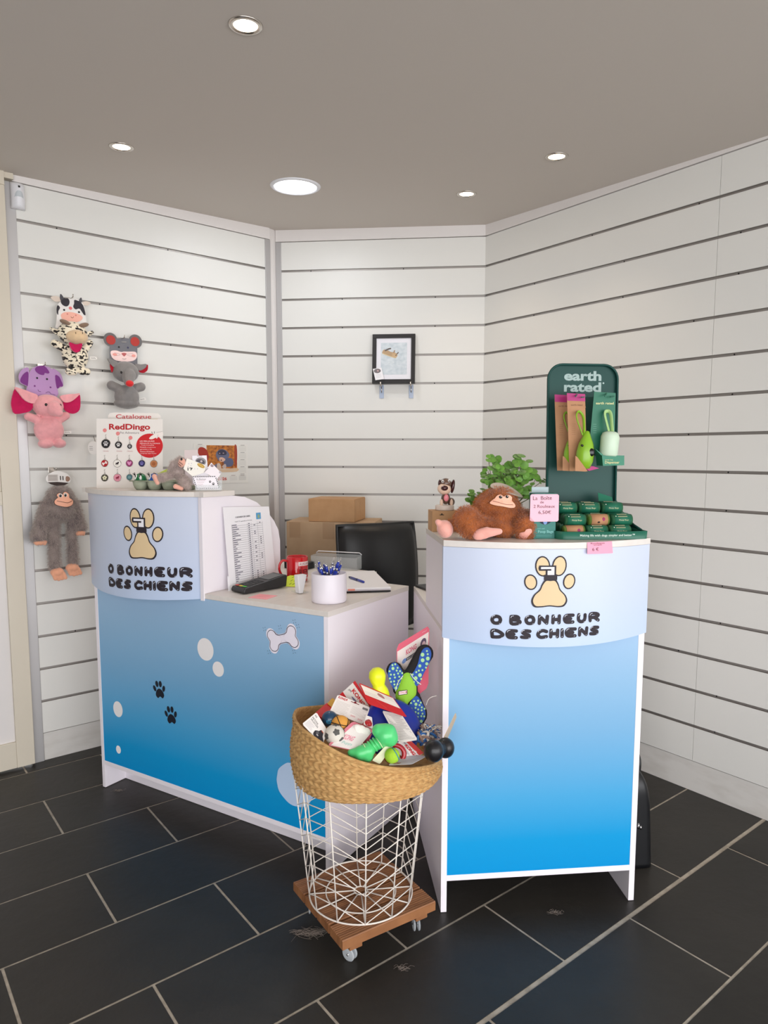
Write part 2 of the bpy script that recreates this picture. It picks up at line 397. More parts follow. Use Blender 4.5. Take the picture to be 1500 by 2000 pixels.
t = thing('led_ceiling_panel', 'large round cool white LED panel recessed in the ceiling', 'ceiling light', mat=Matrix.Translation((x, y, cz(y))) @ TILT)
g = G(); g.lathe([(0.092, 0.002), (0.094, -0.006), (0.106, -0.005), (0.112, 0.001)], 48); g.build('trim_ring', wring, t)
g = G(); g.lathe([(0.0, -0.003), (0.06, -0.0035), (0.0925, -0.002)], 48); g.build('diffuser', lens_c, t)
l = bpy.data.lights.new('panel_lamp', 'AREA'); l.shape = 'DISK'; l.size = 0.18; l.energy = LED_W; l.color = (0.93, 0.96, 1.0)
lo = bpy.data.objects.new('panel_lamp', l); COL.objects.link(lo); lo.parent = t; lo.location = (0, 0, -0.008)

# alarm motion sensor high on the left
t = thing('motion_sensor', 'white alarm motion sensor mounted high at the left end of the slatted wall', 'sensor', WL, 0.006, -0.024, 2.42)
g = G(); pr = []
for z, d in ((0.0, 0.030), (0.01, 0.040), (0.05, 0.044), (0.085, 0.042), (0.100, 0.034), (0.106, 0.012)):
    pr.append([(x_*0.026, 0.02 - d*math.cos(x_*1.35)**0.6, z) for x_ in np.linspace(-1, 1, 13)] + [(0.026, 0.02, z), (-0.026, 0.02, z)])
vs = [p for r_ in pr for p in r_]; n = 15
fs = [(i*n+j, i*n+(j+1) % n, (i+1)*n+(j+1) % n, (i+1)*n+j) for i in range(5) for j in range(n)] + [tuple(range(n)), tuple(5*n+j for j in range(n))]
g.add(vs, fs, 0, True); g.build('housing', wring, t)
def sens(u, v, h): return (u, 0.02 - (0.030+0.014*min(v/0.05, 1))*math.cos(min(abs(u)/0.026, 1)*1.35)**0.6 - 0.001 - h, v)
d = Dec(sens); d.blob(smooth_loop([(-0.019, 0.012), (0.019, 0.012), (0.018, 0.035), (0.012, 0.06), (0, 0.066), (-0.012, 0.06), (-0.018, 0.035)], 4), (196, 202, 206)); d.build('lens', t)
d = Dec(sens); d.rect(-0.004, 0.078, 0.004, 0.086, (25, 22, 22)); d.build('indicator_window', t)
# ---------------------------------------------------------------- the two counters
mel = M('white_melamine', (242, 236, 242), 0.38, bump=((60, 60, 4), 0.05, 0.0006))
top_m = M('pale_ash_worktop', (226, 220, 214), 0.36, noise=((40, 4, 40), (219, 212, 206), 0.3, 0.7))
PR = [(0.105, (0, 146, 212)), (0.22, (14, 152, 213)), (0.36, (74, 164, 215)), (0.56, (120, 174, 214)), (0.72, (142, 184, 218)), (0.87, (160, 192, 223))]
blue = M('blue_gradient_print', (100, 180, 230), 0.33, ramp=PR)
hblue = M('pale_blue_header_print', (205, 215, 235), 0.33, ramp=[(0.85, (190, 208, 236)), (1.0, (199, 210, 233)), (1.25, (206, 213, 230))])
TAN, INK, WHT = (226, 200, 158), (42, 34, 42), (240, 238, 244)

LET = {  # stroke letters in a unit cell
 'O': [[(0.5,1),(0.12,0.82),(0,0.45),(0.18,0.08),(0.5,0),(0.85,0.1),(1,0.5),(0.85,0.88),(0.5,1)]],
 'B': [[(0.05,0.95),(0.05,0.05),(0.6,0),(1,0.22),(0.75,0.5),(0.15,0.52)],[(0.05,0.97),(0.6,1),(0.85,0.78),(0.6,0.52)]],
 'N': [[(0.02,0),(0.05,1),(0.93,0.03),(1,1)]],
 'H': [[(0.03,1),(0,0)],[(1,1),(0.97,0)],[(0,0.45),(1,0.5)]],
 'E': [[(1,1),(0.25,1),(0,0.7),(0,0.3),(0.25,0),(1,0.0)],[(0.05,0.5),(0.72,0.5)]],
 'U': [[(0.05,1),(0,0.35),(0.3,0),(0.75,0.05),(0.98,0.4),(1,0.95)]],
 'R': [[(0.03,0),(0.03,0.95),(0.7,1),(1,0.75),(0.7,0.5),(0.15,0.45)],[(0.5,0.45),(1,0.0)]],
 'D': [[(0.05,0.02),(0.02,0.95),(0.45,1),(0.9,0.65),(1,0.35),(0.65,0.05),(0.05,0.02)]],
 'S': [[(1,0.95),(0.45,1),(0.12,0.75),(0.4,0.52),(0.85,0.4),(0.9,0.12),(0.5,0),(0,0.05)]],
 'C': [[(1,0.85),(0.55,1),(0.1,0.75),(0,0.3),(0.35,0),(1,0.12)]],
 'I': [[(0.5,1),(0.5,0)]],
}
def shop_logo(D, cx, z0, s, sx=1.0):
    """cx, z0: centre and bottom of the paw; s: scale in metres per drawing unit"""
    q = lambda x, y: (cx + (x-745)*s*sx, z0 + (655-y)*s)
    def el(x, y, rx, ry, rot=0):
        D.ell(*q(x, y), rx*s*sx, ry*s, INK, 1, rot); D.ell(*q(x, y), (rx-15)*s*sx, (ry-15)*s, TAN, 2, rot)
    el(660, 207, 82, 112, 6); el(842, 205, 82, 112, -6); el(536, 380, 70, 87, 12); el(957, 375, 70, 87, -12)
    pad = smooth_loop([q(*p) for p in ((695,345),(745,345),(800,345),(835,395),(860,460),(920,525),(940,590),(905,645),(840,655),(745,645),(650,655),(575,650),(545,590),(570,520),(630,460),(655,400))], 4)
    c = q(745, 530); D.blob(pad, INK, 3, 4, c)
    D.blob([(c[0]+(p[0]-c[0])*0.905, c[1]+(p[1]-c[1])*0.88) for p in pad], TAN, 4, 4, c)
    def rc(x0, y0, x1, y1, col, l): a = q(x0, y1); b = q(x1, y0); D.rect(a[0], a[1], b[0], b[1], col, l)
    rc(676, 300, 820, 356, INK, 5); rc(692, 240, 806, 305, INK, 5); rc(620, 198, 806, 255, INK, 5)
    D.ell(*q(640, 227), 26*s, 28*s, INK, 5); D.ell(*q(788, 214), 18*s, 17*s, INK, 5)
    rc(640, 214, 786, 236, WHT, 6); rc(752, 214, 786, 300, WHT, 6); rc(712, 254, 786, 300, WHT, 6); 
    for ch, x0, x1, y0, y1 in [('O',125,248,745,860),('B',318,452,740,858),('O',478,597,738,852),('N',618,744,735,850),('H',768,876,733,845),('E',900,1032,730,843),('U',1058,1174,728,843),('R',1197,1338,727,840),
                               ('D',125,273,905,1015),('E',285,415,900,1012),('S',435,558,897,1008),('C',610,738,892,1005),('H',748,862,890,1000),('I',868,920,888,998),('E',925,1062,884,997),('N',1075,1200,880,992),('S',1210,1335,880,990)]:
        hw = 19
        for st in LET[ch]:
            P = [q(x0+hw+(x1-x0-2*hw)*a, y1-hw-(y1-y0-2*hw)*b) for a, b in st]
            if len(P) > 3 and ch != 'N': P = curve(P, 3)
            D.line(P, 2*hw*s, INK, 1)
        D.line([q(x0+18, y0+34), q(x0+24, y0+18), q(x0+46, y0+12)], 5*s, (225, 228, 240), 2)
        D.line([q(x1-22, y1-20), q(x1-32, y1-13)], 4*s, (200, 205, 220), 2)
def paw(D, cx, cy, s, rot, c, l=1, flip=1):
    a = R(rot)
    def q(x, y): return (cx + s*(x*math.cos(a)-y*math.sin(a)), cy + s*(x*math.sin(a)+y*math.cos(a)))
    D.blob(smooth_loop([q(*p) for p in ((0,0.15),(0.45,-0.1),(0.62,-0.55),(0.35,-0.85),(0,-0.68),(-0.35,-0.85),(-0.62,-0.55),(-0.45,-0.1))], 4), c, l)
    for x, y, r_, e in ((-0.68,0.15,-20,0.2),(-0.26,0.62,-6,0.22),(0.26,0.62,6,0.22),(0.68,0.15,20,0.2)):
        p = q(x, y); D.ell(p[0], p[1], e*s, 0.33*s, c, l, rot - r_)

BUL = 0.09
def counter(F, W, dep, zt, hx0, hx1, zslab, updep, left):
    lab = ('long white reception counter with a blue front printed with paws, a bone and bubbles' if left else
           'narrow white reception counter with a plain blue gradient front, beside the wicker toy basket')
    t = thing('reception_counter', lab, 'counter', F)
    hx1_side = 0.63 if left else 0.615
    for x in (0, W-0.018):
        g = G(); g.box((x, 0, 0.0015), (x+0.018, dep, zt-0.018)); g.build('side_panel', mel, t, bev=0.0006)
    g = G(); g.box((0.018, 0.001, 0.12), (W-0.018, 0.014, zt-0.0185)); g.build('front_panel', blue, t)
    g = G(); g.box((0.018, 0, 0.102), (W-0.018, dep-0.04, 0.12)); g.build('bottom_shelf', mel, t, bev=0.0005)
    if left:
        g = G(); g.box((0.018, 0.10, 0.0015), (W-0.018, 0.116, 0.1015)); g.build('toe_kick', mel, t)
    g = G(); g.box((0.0, 0.0 if left else 0.016, zt-0.018), (W+0.001, dep, zt)); g.build('worktop', top_m, t, bev=0.0008)
    # raised box
    c, hw = (hx0+hx1)/2, (hx1-hx0)/2
    fy = lambda x: -BUL * (1 - ((x-c)/hw)**2) if abs(x-c) < hw else 0.0
    g = G(); zb, n = 0.862, 32
    dip = (lambda x: 0.012 * (1-((x-c)/hw)**2))
    if left: zb = 0.872
    vs = []
    for i in range(n+1):
        x = hx0 + (hx1-hx0)*i/n; y = fy(x); vs += [(x, y, zb-dip(x)), (x, y, zslab-0.001), (x, y+0.014, zslab-0.001), (x, y+0.014, zb-dip(x))]
    g.add(vs, [(4*i+j, 4*i+4+j, 4*i+4+(j+1) % 4, 4*i+(j+1) % 4) for i in range(n) for j in range(4)] + [(0, 1, 2, 3), (4*n+3, 4*n+2, 4*n+1, 4*n)], 0, False)
    hd = g.build('header_panel', hblue, t)
    for p in hd.data.polygons: p.use_smooth = abs(p.normal.z) < 0.5
    hd.data.set_sharp_from_angle(angle=R(35)) if hasattr(hd.data, 'set_sharp_from_angle') else None
    fn = lambda u, v, h: (u, fy(u) - h, v)
    D = Dec(fn, 0.00035, 0.0008)
    if left: shop_logo(D, 0.400, 1.012, 0.000335, 0.94)
    else: shop_logo(D, 0.287, 0.966, 0.000262)
    D.build('shop_logo', hd)
    # slab
    ov = 0.012; sx0, sx1 = (hx0-0.02, hx1_side+0.018) if left else (hx0, hx1)
    pts = [(sx0 + (sx1-sx0)*i/32, fy(min(max(hx0, sx0 + (sx1-sx0)*i/32), hx1)) - (ov if left else 0.004)) for i in range(33)]
    vs = []
    for x, y in pts: vs += [(x, y, zslab), (x, y, zslab+0.018), (x, updep, zslab+0.018), (x, updep, zslab)]
    g = G(); g.add(vs, [(4*i+j, 4*i+4+j, 4*i+4+(j+1) % 4, 4*i+(j+1) % 4) for i in range(32) for j in range(4)] + [(0, 1, 2, 3), (131, 130, 129, 128)], 0)
    g.build('top_shelf', top_m, t, bev=0.0006)
    # sides and back of the raised box
    g = G(); g.box((hx0+0.001, 0.0152, zt), (hx0+0.017, updep-0.003, zslab)); g.build('riser_side', mel, t)
    g = G(); g.box((hx0+0.017, updep-0.02, zt), (hx1_side-0.018, updep-0.004, zslab)); g.build('riser_back', mel, t)
    if left:
        prof = [(-0.005, 0.867), (-0.0002, 0.867), (-0.0002, 0.8925), (0.422, 0.8925), (0.422, 1.045), (0.412, 1.09), (0.385, 1.13), (0.345, 1.168), (0.285, 1.209), (0.215, 1.234), (0.145, 1.2425), (-0.005, 1.2425)]
        g = G(); k = len(prof); vs = [(0.613, y, z) for y, z in prof] + [(0.63, y, z) for y, z in prof]
        g.add(vs, [tuple(range(k)), tuple(range(2*k-1, k-1, -1))] + [(i, (i+1) % k, k+(i+1) % k, k+i) for i in range(k)])
        g.build('rounded_divider', mel, t, bev=0.0005)
    else:
        g = G(); g.box((hx1-0.018, 0.0152, zt), (hx1-0.002, updep-0.003, zslab)); g.build('riser_side', mel, t)
    return t
CL = counter(LD, 1.18, 0.525, 0.892, -0.015, 0.6125, 1.2435, 0.145, True)
CR = counter(RD, 0.615, 0.66, 0.889, -0.003, 0.62, 1.132, 0.335, False)
ZL, ZR = 1.2615, 1.150
# printed graphics on the left front
fp = [c for c in CL.children if c.name.startswith('front_panel')][0]
PF = lambda u, v, h: (u, 0.001-h, v)
for x, z, rx, rz in ((0.625, 0.686, 0.041, 0.042), (0.687, 0.622, 0.028, 0.028), (0.118, 0.361, 0.029, 0.033), (0.111, 0.188, 0.015, 0.017)):
    D = Dec(PF, 0.0003, 0.0006); D.ell(x, z, rx, rz, (243, 240, 240), 1, n=36); D.build('bubble_print', fp)
D = Dec(PF, 0.0003, 0.0006); D.blob(smooth_loop([(1.033+0.08*math.cos(a)*random.uniform(.97, 1.03), 0.272+0.076*math.sin(a)*random.uniform(.97, 1.03)) for a in [2*PI*i/26 for i in range(26)]], 2), (190, 212, 240), 1); D.build('bubble_print', fp)
for x, z in ((0.370, 0.487), (0.431, 0.397)): D = Dec(PF, 0.0003, 0.0006); paw(D, x, z, 0.038, 8, (12, 18, 34)); D.build('paw_print', fp)
a0 = R(17)
bq = lambda x, y: (0.990 + x*math.cos(a0) - y*math.sin(a0), 0.777 + x*math.sin(a0) + y*math.cos(a0))
def bone_pts(gr):
    H = [(-0.012, 0.0145), (0.012, 0.0145), (0.024, 0.019), (0.031, 0.031), (0.044, 0.037), (0.058, 0.032), (0.064, 0.019), (0.060, 0.007), (0.057, 0.0)]
    P = H + [(x, -y) for x, y in reversed(H[:-1])]; P = P + [(-x, -y) for x, y in H[2:]] + [(-x, y) for x, y in reversed(H[2:-1])]
    return smooth_loop([bq(x*(1+gr/0.06), y*(1+gr/0.02)) for x, y in P], 3)
D = Dec(PF, 0.0003, 0.0006)
D.blob(bone_pts(0.004), (238, 232, 244), 1, 3, (0.990, 0.777))
D.line(bone_pts(0.0), 0.0022, (40, 46, 66), 2, closed=True, caps=False)
for x, y in ((-0.070, 0.045), (0.0, 0.040), (0.068, 0.048), (0.078, 0.030), (0.035, -0.05), (-0.075, -0.035)):
    for k in range(4):
        a = PI/4 + k*PI/2; p = bq(x + 0.005*math.cos(a), y + 0.005*math.sin(a)); p2 = bq(x + 0.008*math.cos(a), y + 0.008*math.sin(a)); D.line([p, p2], 0.0014, (50, 62, 92), 1)
D.build('bone_print', fp)

# ---------------------------------------------------------------- wooden dolly, wire basket, woven basket
wood = M('ridged_acacia', (164, 112, 72), 0.55, noise=((8, 60, 8), (118, 74, 44), 0.25, 0.7), bump=((10, 120, 10), 0.3, 0.0015))
BC = Vector((-0.086, 1.949)); 
ddir = Vector((0.278, 0.18)).normalized(); dang = math.degrees(math.atan2(ddir.y, ddir.x))
FD = Fr(BC.x + 0.006, BC.y + 0.0, dang)
t = thing('wooden_dolly', 'square brown slatted wooden plant dolly on castors under the white wire basket', 'dolly', FD)
for k in range(4):
    g = G(); y0 = -0.155 + k*0.0792; n = 9; w_ = 0.0725
    prof = []
    for i in range(n):
        a = y0 + w_*i/n; prof += [(a+0.0006, 0.0922), (a+0.0020, 0.0958), (a+w_/n-0.0020, 0.0958), (a+w_/n-0.0006, 0.0922)]
    prof = [(y0, 0.068), (y0, 0.0925)] + prof + [(y0+w_, 0.0925), (y0+w_, 0.068)]
    kk = len(prof); xs = (-0.155, 0.155)
    vs = [(xs[0], y, z) for y, z in prof] + [(xs[1], y, z) for y, z in prof]
    g.add(vs, [tuple(range(kk)), tuple(range(2*kk-1, kk-1, -1))] + [(i, (i+1) % kk, kk+(i+1) % kk, kk+i) for i in range(kk)])
    g.build('deck_slat', wood, t)
for s in (-1, 1):
    g = G(); g.box((s*0.11-0.02, -0.15, 0.052), (s*0.11+0.02, 0.155, 0.068)); g.build('cross_batten', wood, t, bev=0.002)
clearp = M('clear_plastic', (215, 220, 224), 0.08, alpha=0.45)
steel = M('polished_steel', (200, 200, 202), 0.18, 1.0)
for sx in (-1, 1):
    for sy in (-1, 1):
        g = G(); cx, cy = sx*0.112, sy*0.118; tw = 0.4*sx*sy
        mt = Matrix.Translation((cx, cy, 0.021)) @ Matrix.Rotation(tw, 4, 'Z') @ Matrix.Rotation(R(90), 4, 'Y')
        for o_ in (-0.010, 0.004): g.lathe([(0.0, o_), (0.017, o_), (0.020, o_+0.0015), (0.020, o_+0.0045), (0.017, o_+0.006), (0.0, o_+0.006)], 24, 0, mt)
        c = g.build('castor', clearp, t)
        g = G(); g.tube([(cx, cy, 0.021), (cx, cy, 0.051)], 0.004, 10); g.tube([mt @ Vector((0, 0, -0.012)), mt @ Vector((0, 0, 0.012))], 0.003, 8); g.lathe([(0.0, 0.046), (0.016, 0.047), (0.016, 0.0515), (0.0, 0.0515)], 20, 0, Matrix.Translation((cx, cy, 0)))
        g.build('castor_fork', steel, c)
wire = M('white_coated_wire', (232, 224, 214), 0.4)
FB = Fr(BC.x, BC.y, 0)
t = thing('wire_basket', 'white geometric wire basket standing on the wooden dolly', 'wire basket', FB, 0, 0, 0.0955)
ZW = 0.387; r0, r1 = 0.153, 0.1945
def rad(z): s = min(max(z/ZW, 0), 1); return r0 + (r1-r0)*s
A0 = R(-83)
g = G()
ring = lambda r_, z, n=64: [(r_*math.cos(2*PI*i/n), r_*math.sin(2*PI*i/n), z) for i in range(n)]
g.tube(ring(r0, 0.003), 0.0024, 8, closed=True); g.tube(ring(r0*0.68, 0.003), 0.002, 8, closed=True); g.tube(ring(0.02, 0.003, 24), 0.002, 8, closed=True)
for k in range(12):
    a = A0 + k*PI/6; g.tube([(0.018*math.cos(a), 0.018*math.sin(a), 0.004), (r0*math.cos(a), r0*math.sin(a), 0.004)], 0.0019, 6)
g.build('base_grid', wire, t)
g = G(); g.tube(ring(r1, ZW), 0.0028, 8, closed=True); g.build('rim', wire, t)
g = G()
for k in range(12):
    a = A0 + k*PI/6; g.tube([(r0*math.cos(a), r0*math.sin(a), 0.003), (r1*math.cos(a), r1*math.sin(a), ZW)], 0.0021, 6)
for lev in range(8):
    zl = 0.022 + lev*0.048; pts = []
    for k in range(13):
        a = A0 + k*PI/6; kk = k % 3
        z = min(max(zl + (-0.026, 0.028, 0.030)[kk], 0.003), ZW); pts.append((rad(z)*math.cos(a), rad(z)*math.sin(a), z))
    g.tube(pts[:-1], 0.0016, 6, closed=True)
g.build('wire_mesh', wire, t)

straw = M('braided_seagrass', (206, 166, 108), 0.72, noise=((60, 60, 200), (170, 126, 74), 0.3, 0.68))
zbase = 0.4875
FW = Fr(BC.x + 0.018, BC.y, 0)
t = thing('woven_basket', 'round woven seagrass basket full of dog toys, resting on the white wire basket', 'basket', FW, 0, 0, zbase)
_rz = [0.520, 0.572, 0.597, 0.615, 0.652, 0.645, 0.594, 0.553]
def rimz(x, y):
    a = (math.atan2(y, x)/(PI/4)) % 8; i = int(a); t_ = a-i; p = [_rz[(i+k_) % 8] for k_ in (-1, 0, 1, 2)]
    return 0.5*(2*p[1]+(-p[0]+p[2])*t_+(2*p[0]-5*p[1]+4*p[2]-p[3])*t_*t_+(-p[0]+3*p[1]-3*p[2]+p[3])*t_**3) - 0.003 - zbase
g = G(); nu, nv = 420, 64; vs = []
for j in range(nv+1):
    v = j/nv
    for i in range(nu):
        a = 2*PI*i/nu; ca, sa = math.cos(a), math.sin(a)
        rr = 0.210; zr = rimz(rr*ca, rr*sa); zlow = -0.010 - 0.016*max(0, -ca) - 0.012*max(0, ca)*0.6
        r_ = 0.2005 + 0.0085*v + 0.013*math.sin(PI*min(1, v*1.15+0.05))**0.8
        z = zlow + (zr-zlow)*v
        rows = 13.0; f = v*rows; ph = f - math.floor(f)
        rp = abs(math.sin(PI*f)); ch = math.sin(a*62 + (2.6 if int(f) % 2 else -2.6)*(ph-0.5)*2)
        disp = 0.0036*rp**0.6 + 0.0030*ch*rp
        vs.append(((r_+disp)*ca, (r_+disp)*sa, z))
fs = [(j*nu+i, j*nu+(i+1) % nu, (j+1)*nu+(i+1) % nu, (j+1)*nu+i) for j in range(nv) for i in range(nu)]
g.add(vs, fs, 0, True)
# rim roll, inside wall and floor
nu2 = 160; vs = []; K = 14
for j in range(K):
    for i in range(nu2):
        a = 2*PI*i/nu2; ca, sa = math.cos(a), math.sin(a); zr = rimz(ca, sa); wv = 0.0012*math.sin(a*80)
        if j == 0: r_, z = 0.2125+wv, zr-0.001
        elif j == 1: r_, z = 0.2105, zr+0.004+wv
        elif j == 2: r_, z = 0.2065, zr+0.004
        elif j == 3: r_, z = 0.2035, zr-0.001
        else:
            v = 1-(j-3)/10.0; r_ = 0.195+0.0085*v+0.009*math.sin(PI*v)+0.0015*math.sin(a*60+j*2); z = 0.004+(zr-0.004)*v
        vs.append((r_*ca, r_*sa, z))
vs.append((0, 0, 0.004))
g.add(vs, [(j*nu2+i, j*nu2+(i+1) % nu2, (j+1)*nu2+(i+1) % nu2, (j+1)*nu2+i) for j in range(K-1) for i in range(nu2)] + [((K-1)*nu2+i, (K-1)*nu2+(i+1) % nu2, K*nu2) for i in range(nu2)], 0, True)
vs = [(0.2012*math.cos(2*PI*i/nu2), 0.2012*math.sin(2*PI*i/nu2), -0.010) for i in range(nu2)] + [(0.1985*math.cos(2*PI*i/nu2), 0.1985*math.sin(2*PI*i/nu2), 0.0) for i in range(nu2)] + [(0, 0, 0.0)]
g.add(vs, [(i, (i+1) % nu2, nu2+(i+1) % nu2, nu2+i) for i in range(nu2)] + [(nu2+i, nu2+(i+1) % nu2, 2*nu2) for i in range(nu2)], 0, True)
o = g.build('woven_body', straw, t, fix=False)

# ---------------------------------------------------------------- black handbag beside the right counter
leather = M('black_leather', (17, 18, 21), 0.36, bump=((120, 120, 120), 0.15, 0.0008))
t = thing('handbag', 'black leather handbag with silver rings standing on the floor beside the right counter', 'handbag', RD, 0.70, 0.33, 0)
g = G(); n = 24; prof = []
for k in range(n+1):   # half-dome outline seen along the bag's length
    z = 0.335*k/n; hw = 0.068*(1 - 0.18*(z/0.335)) * (1 - max(0, (z-0.17)/0.165)**2.6)**0.5 if z < 0.335 else 0.002
    prof.append((max(hw, 0.002), z))
vs = []; m_ = 12
for hw, z in prof:
    hl = 0.17*(1-0.12*(z/0.335)) * (1 - max(0, (z-0.24)/0.095)**3*0.25)
    for i in range(40):
        a = 2*PI*i/40; c_, s_ = math.cos(a), math.sin(a); e_ = 0.35
        vs.append((hw*math.copysign(abs(c_)**e_, c_), hl*math.copysign(abs(s_)**e_, s_), z+0.001))
fs = [(j*40+i, j*40+(i+1) % 40, (j+1)*40+(i+1) % 40, (j+1)*40+i) for j in range(n) for i in range(40)] + [tuple(range(40)), tuple(n*40+i for i in range(40))]
g.add(vs, fs, 0, True); g.build('bag_body', leather, t)
g = G()
for s in (-1, 1): g.tube(curve([(s*0.028, -0.1, 0.30), (s*0.03, -0.09, 0.36), (s*0.03, 0, 0.40), (s*0.03, 0.09, 0.36), (s*0.028, 0.1, 0.30)], 6), 0.006, 10)
g.build('handles', leather, t)
g = G(); g.tube([(0.012+0.016*math.cos(a), -0.158, 0.118+0.016*math.sin(a)) for a in [2*PI*i/24 for i in range(24)]], 0.0032, 8, closed=True); g.build('metal_ring', steel, t)
g = G(); g.box((-0.002, -0.160, 0.088), (0.026, -0.153, 0.104)); g.build('ring_tab', leather, t, bev=0.002)
g = G(); g.tube([(0.004, -0.1595, 0.158), (0.004, -0.163, 0.150), (0.004, -0.161, 0.14)], 0.004, 8); g.tube([(-0.004, -0.1605, 0.15), (-0.006, -0.162, 0.138)], 0.003, 8); g.tube([(0.012, -0.1605, 0.148), (0.014, -0.162, 0.136)], 0.003, 8); g.build('zip_pull', steel, t)

# ---------------------------------------------------------------- chair and cartons behind the counters
bl = M('black_chair_leather', (24, 24, 25), 0.42, bump=((90, 90, 90), 0.12, 0.0006)); bplas = M('black_plastic', (18, 18, 19), 0.45)
t = thing('office_chair', 'black leather office chair with a curved rectangular back, behind the counters', 'chair', Fr(-0.037, 3.16, 28))
def padf(u, v): return (u*0.208*(1-0.05*v), 0.02 + 0.045*u*u - 0.03*math.sin(PI*v), 0.585 + 0.49*v)
g = G(); nu = 14; nv = 14; F_, B_ = [], []
for j in range(nv+1):
    for i in range(nu+1):
        u = -1+2*i/nu; v = j/nv; cu = 1 - 0.03*abs(2*v-1)**8; x, y, z = padf(u*cu, 0.5+(v-0.5)*(1-0.018*abs(u)**10)); th_ = 0.030*(1-abs(u)**8*0.6)*(1-abs(2*v-1)**8*0.6)
        F_.append((x, y-th_, z)); B_.append((x, y+0.008, z))
N_ = (nu+1)*(nv+1); idx = lambda i, j: j*(nu+1)+i
fs = [(idx(i, j), idx(i+1, j), idx(i+1, j+1), idx(i, j+1)) for j in range(nv) for i in range(nu)]; fs += [tuple(N_+q for q in reversed(f)) for f in fs]
for i in range(nu): fs += [(idx(i, 0), idx(i, 0)+N_, idx(i+1, 0)+N_, idx(i+1, 0)), (idx(i, nv), idx(i+1, nv), idx(i+1, nv)+N_, idx(i, nv)+N_)]
for j in range(nv): fs += [(idx(0, j), idx(0, j+1), idx(0, j+1)+N_, idx(0, j)+N_), (idx(nu, j), idx(nu, j)+N_, idx(nu, j+1)+N_, idx(nu, j+1))]
g.add(F_+B_, fs, 0, True); g.build('backrest', bl, t)
rimp = [padf(u, v) for u, v in [(-1+2*i/10, 1) for i in range(11)] + [(1, 1-i/10) for i in range(1, 11)] + [(1-2*i/10, 0) for i in range(1, 11)] + [(-1, i/10) for i in range(1, 10)]]
g = G(); g.tube(rimp, 0.009, 8, closed=True); g.build('back_piping', bl, t)
g = G(); g.box((-0.22, -0.44, 0.43), (0.22, 0.02, 0.49)); g.build('seat', bl, t, bev=0.02)
g = G(); g.tube([(0, -0.2, 0.43), (0, -0.2, 0.10)], [0.03, 0.03], 16); g.tube(curve([(0, -0.05, 0.44), (0, 0.05, 0.46), (0, 0.045, 0.68)], 5), 0.02, 8); g.build('gas_column', steel, t)
for k in range(5):
    a = 2*PI*k/5+0.3; ex, ey = 0.28*math.cos(a), -0.2+0.28*math.sin(a)
    g = G(); g.tube([(0, -0.2, 0.11), (ex, ey, 0.075)], [0.026, 0.016], 8); l_ = g.build('base_leg', bplas, t)
    g = G(); g.lathe([(0, -0.018), (0.022, -0.018), (0.028, -0.01), (0.028, 0.01), (0.022, 0.018), (0, 0.018)], 20, 0, Matrix.Translation((ex, ey, 0.029)) @ Matrix.Rotation(a, 4, 'Z') @ Matrix.Rotation(R(90), 4, 'X')); g.tube([(ex, ey, 0.03), (ex, ey, 0.075)], 0.006, 8); g.build('castor', bplas, l_)
kraft = M('brown_cardboard', (192, 150, 108), 0.75, noise=((14, 14, 14), (182, 140, 98), 0.35, 0.65)); kraft2 = M('grey_brown_cardboard', (192, 162, 130), 0.78, noise=((10, 10, 10), (182, 152, 120), 0.35, 0.65)); tape = M('brown_packing_tape', (172, 140, 106), 0.3, coat=0.4)
def carton(nm, lab, F, x, y, z, w_, d_, h_, rot, mt, tapes, group=None):
    t = thing(nm, lab, 'box', F, x, y, z, rot, group)
    g = G(); th_ = 0.004
    g.box((0, 0, 0), (w_, d_, th_)); g.box((0, 0, th_), (w_, th_, h_)); g.box((0, d_-th_, th_), (w_, d_, h_)); g.box((0, th_, th_), (th_, d_-th_, h_)); g.box((w_-th_, th_, th_), (w_, d_-th_, h_))
    g.build('carton_body', mt, t, bev=0.0008)
    for a, b in ((0.001, d_/2-0.001), (d_/2+0.001, d_-0.001)):
        g = G(); g.box((0.001, a, h_), (w_-0.001, b, h_+0.003)); g.build('top_flap', mt, t)
    for i, (u, v, uw, vh) in enumerate(tapes):
        g = G(); g.box((u, -0.0008, v), (u+uw, 0, v+vh)); g.build('packing_tape', tape, t)
    return t
c1 = carton('carton', 'large brown cardboard carton against the back wall, under the smaller carton', WM, 0.085, -0.30, 0.505, 0.46, 0.27, 0.545, -1.5, kraft2, ((0.015, 0.465, 0.058, 0.08), (0.19, 0.46, 0.062, 0.085)))
carton('carton', 'lowest cardboard carton on the floor at the back wall, mostly hidden by the counter', WM, 0.06, -0.31, 0.0015, 0.50, 0.29, 0.50, -1, kraft2, ((0.2, 0.40, 0.06, 0.1),))
t = carton('carton', 'smaller brown carton lying on top of the larger one behind the counters', WM, 0.199, -0.29, 1.0545, 0.245, 0.22, 0.114, -6, kraft, ())
g = G(); g.box((0.2452, 0.004, 0.004), (0.2475, 0.216, 0.113)); g.build('end_flap', kraft, t)
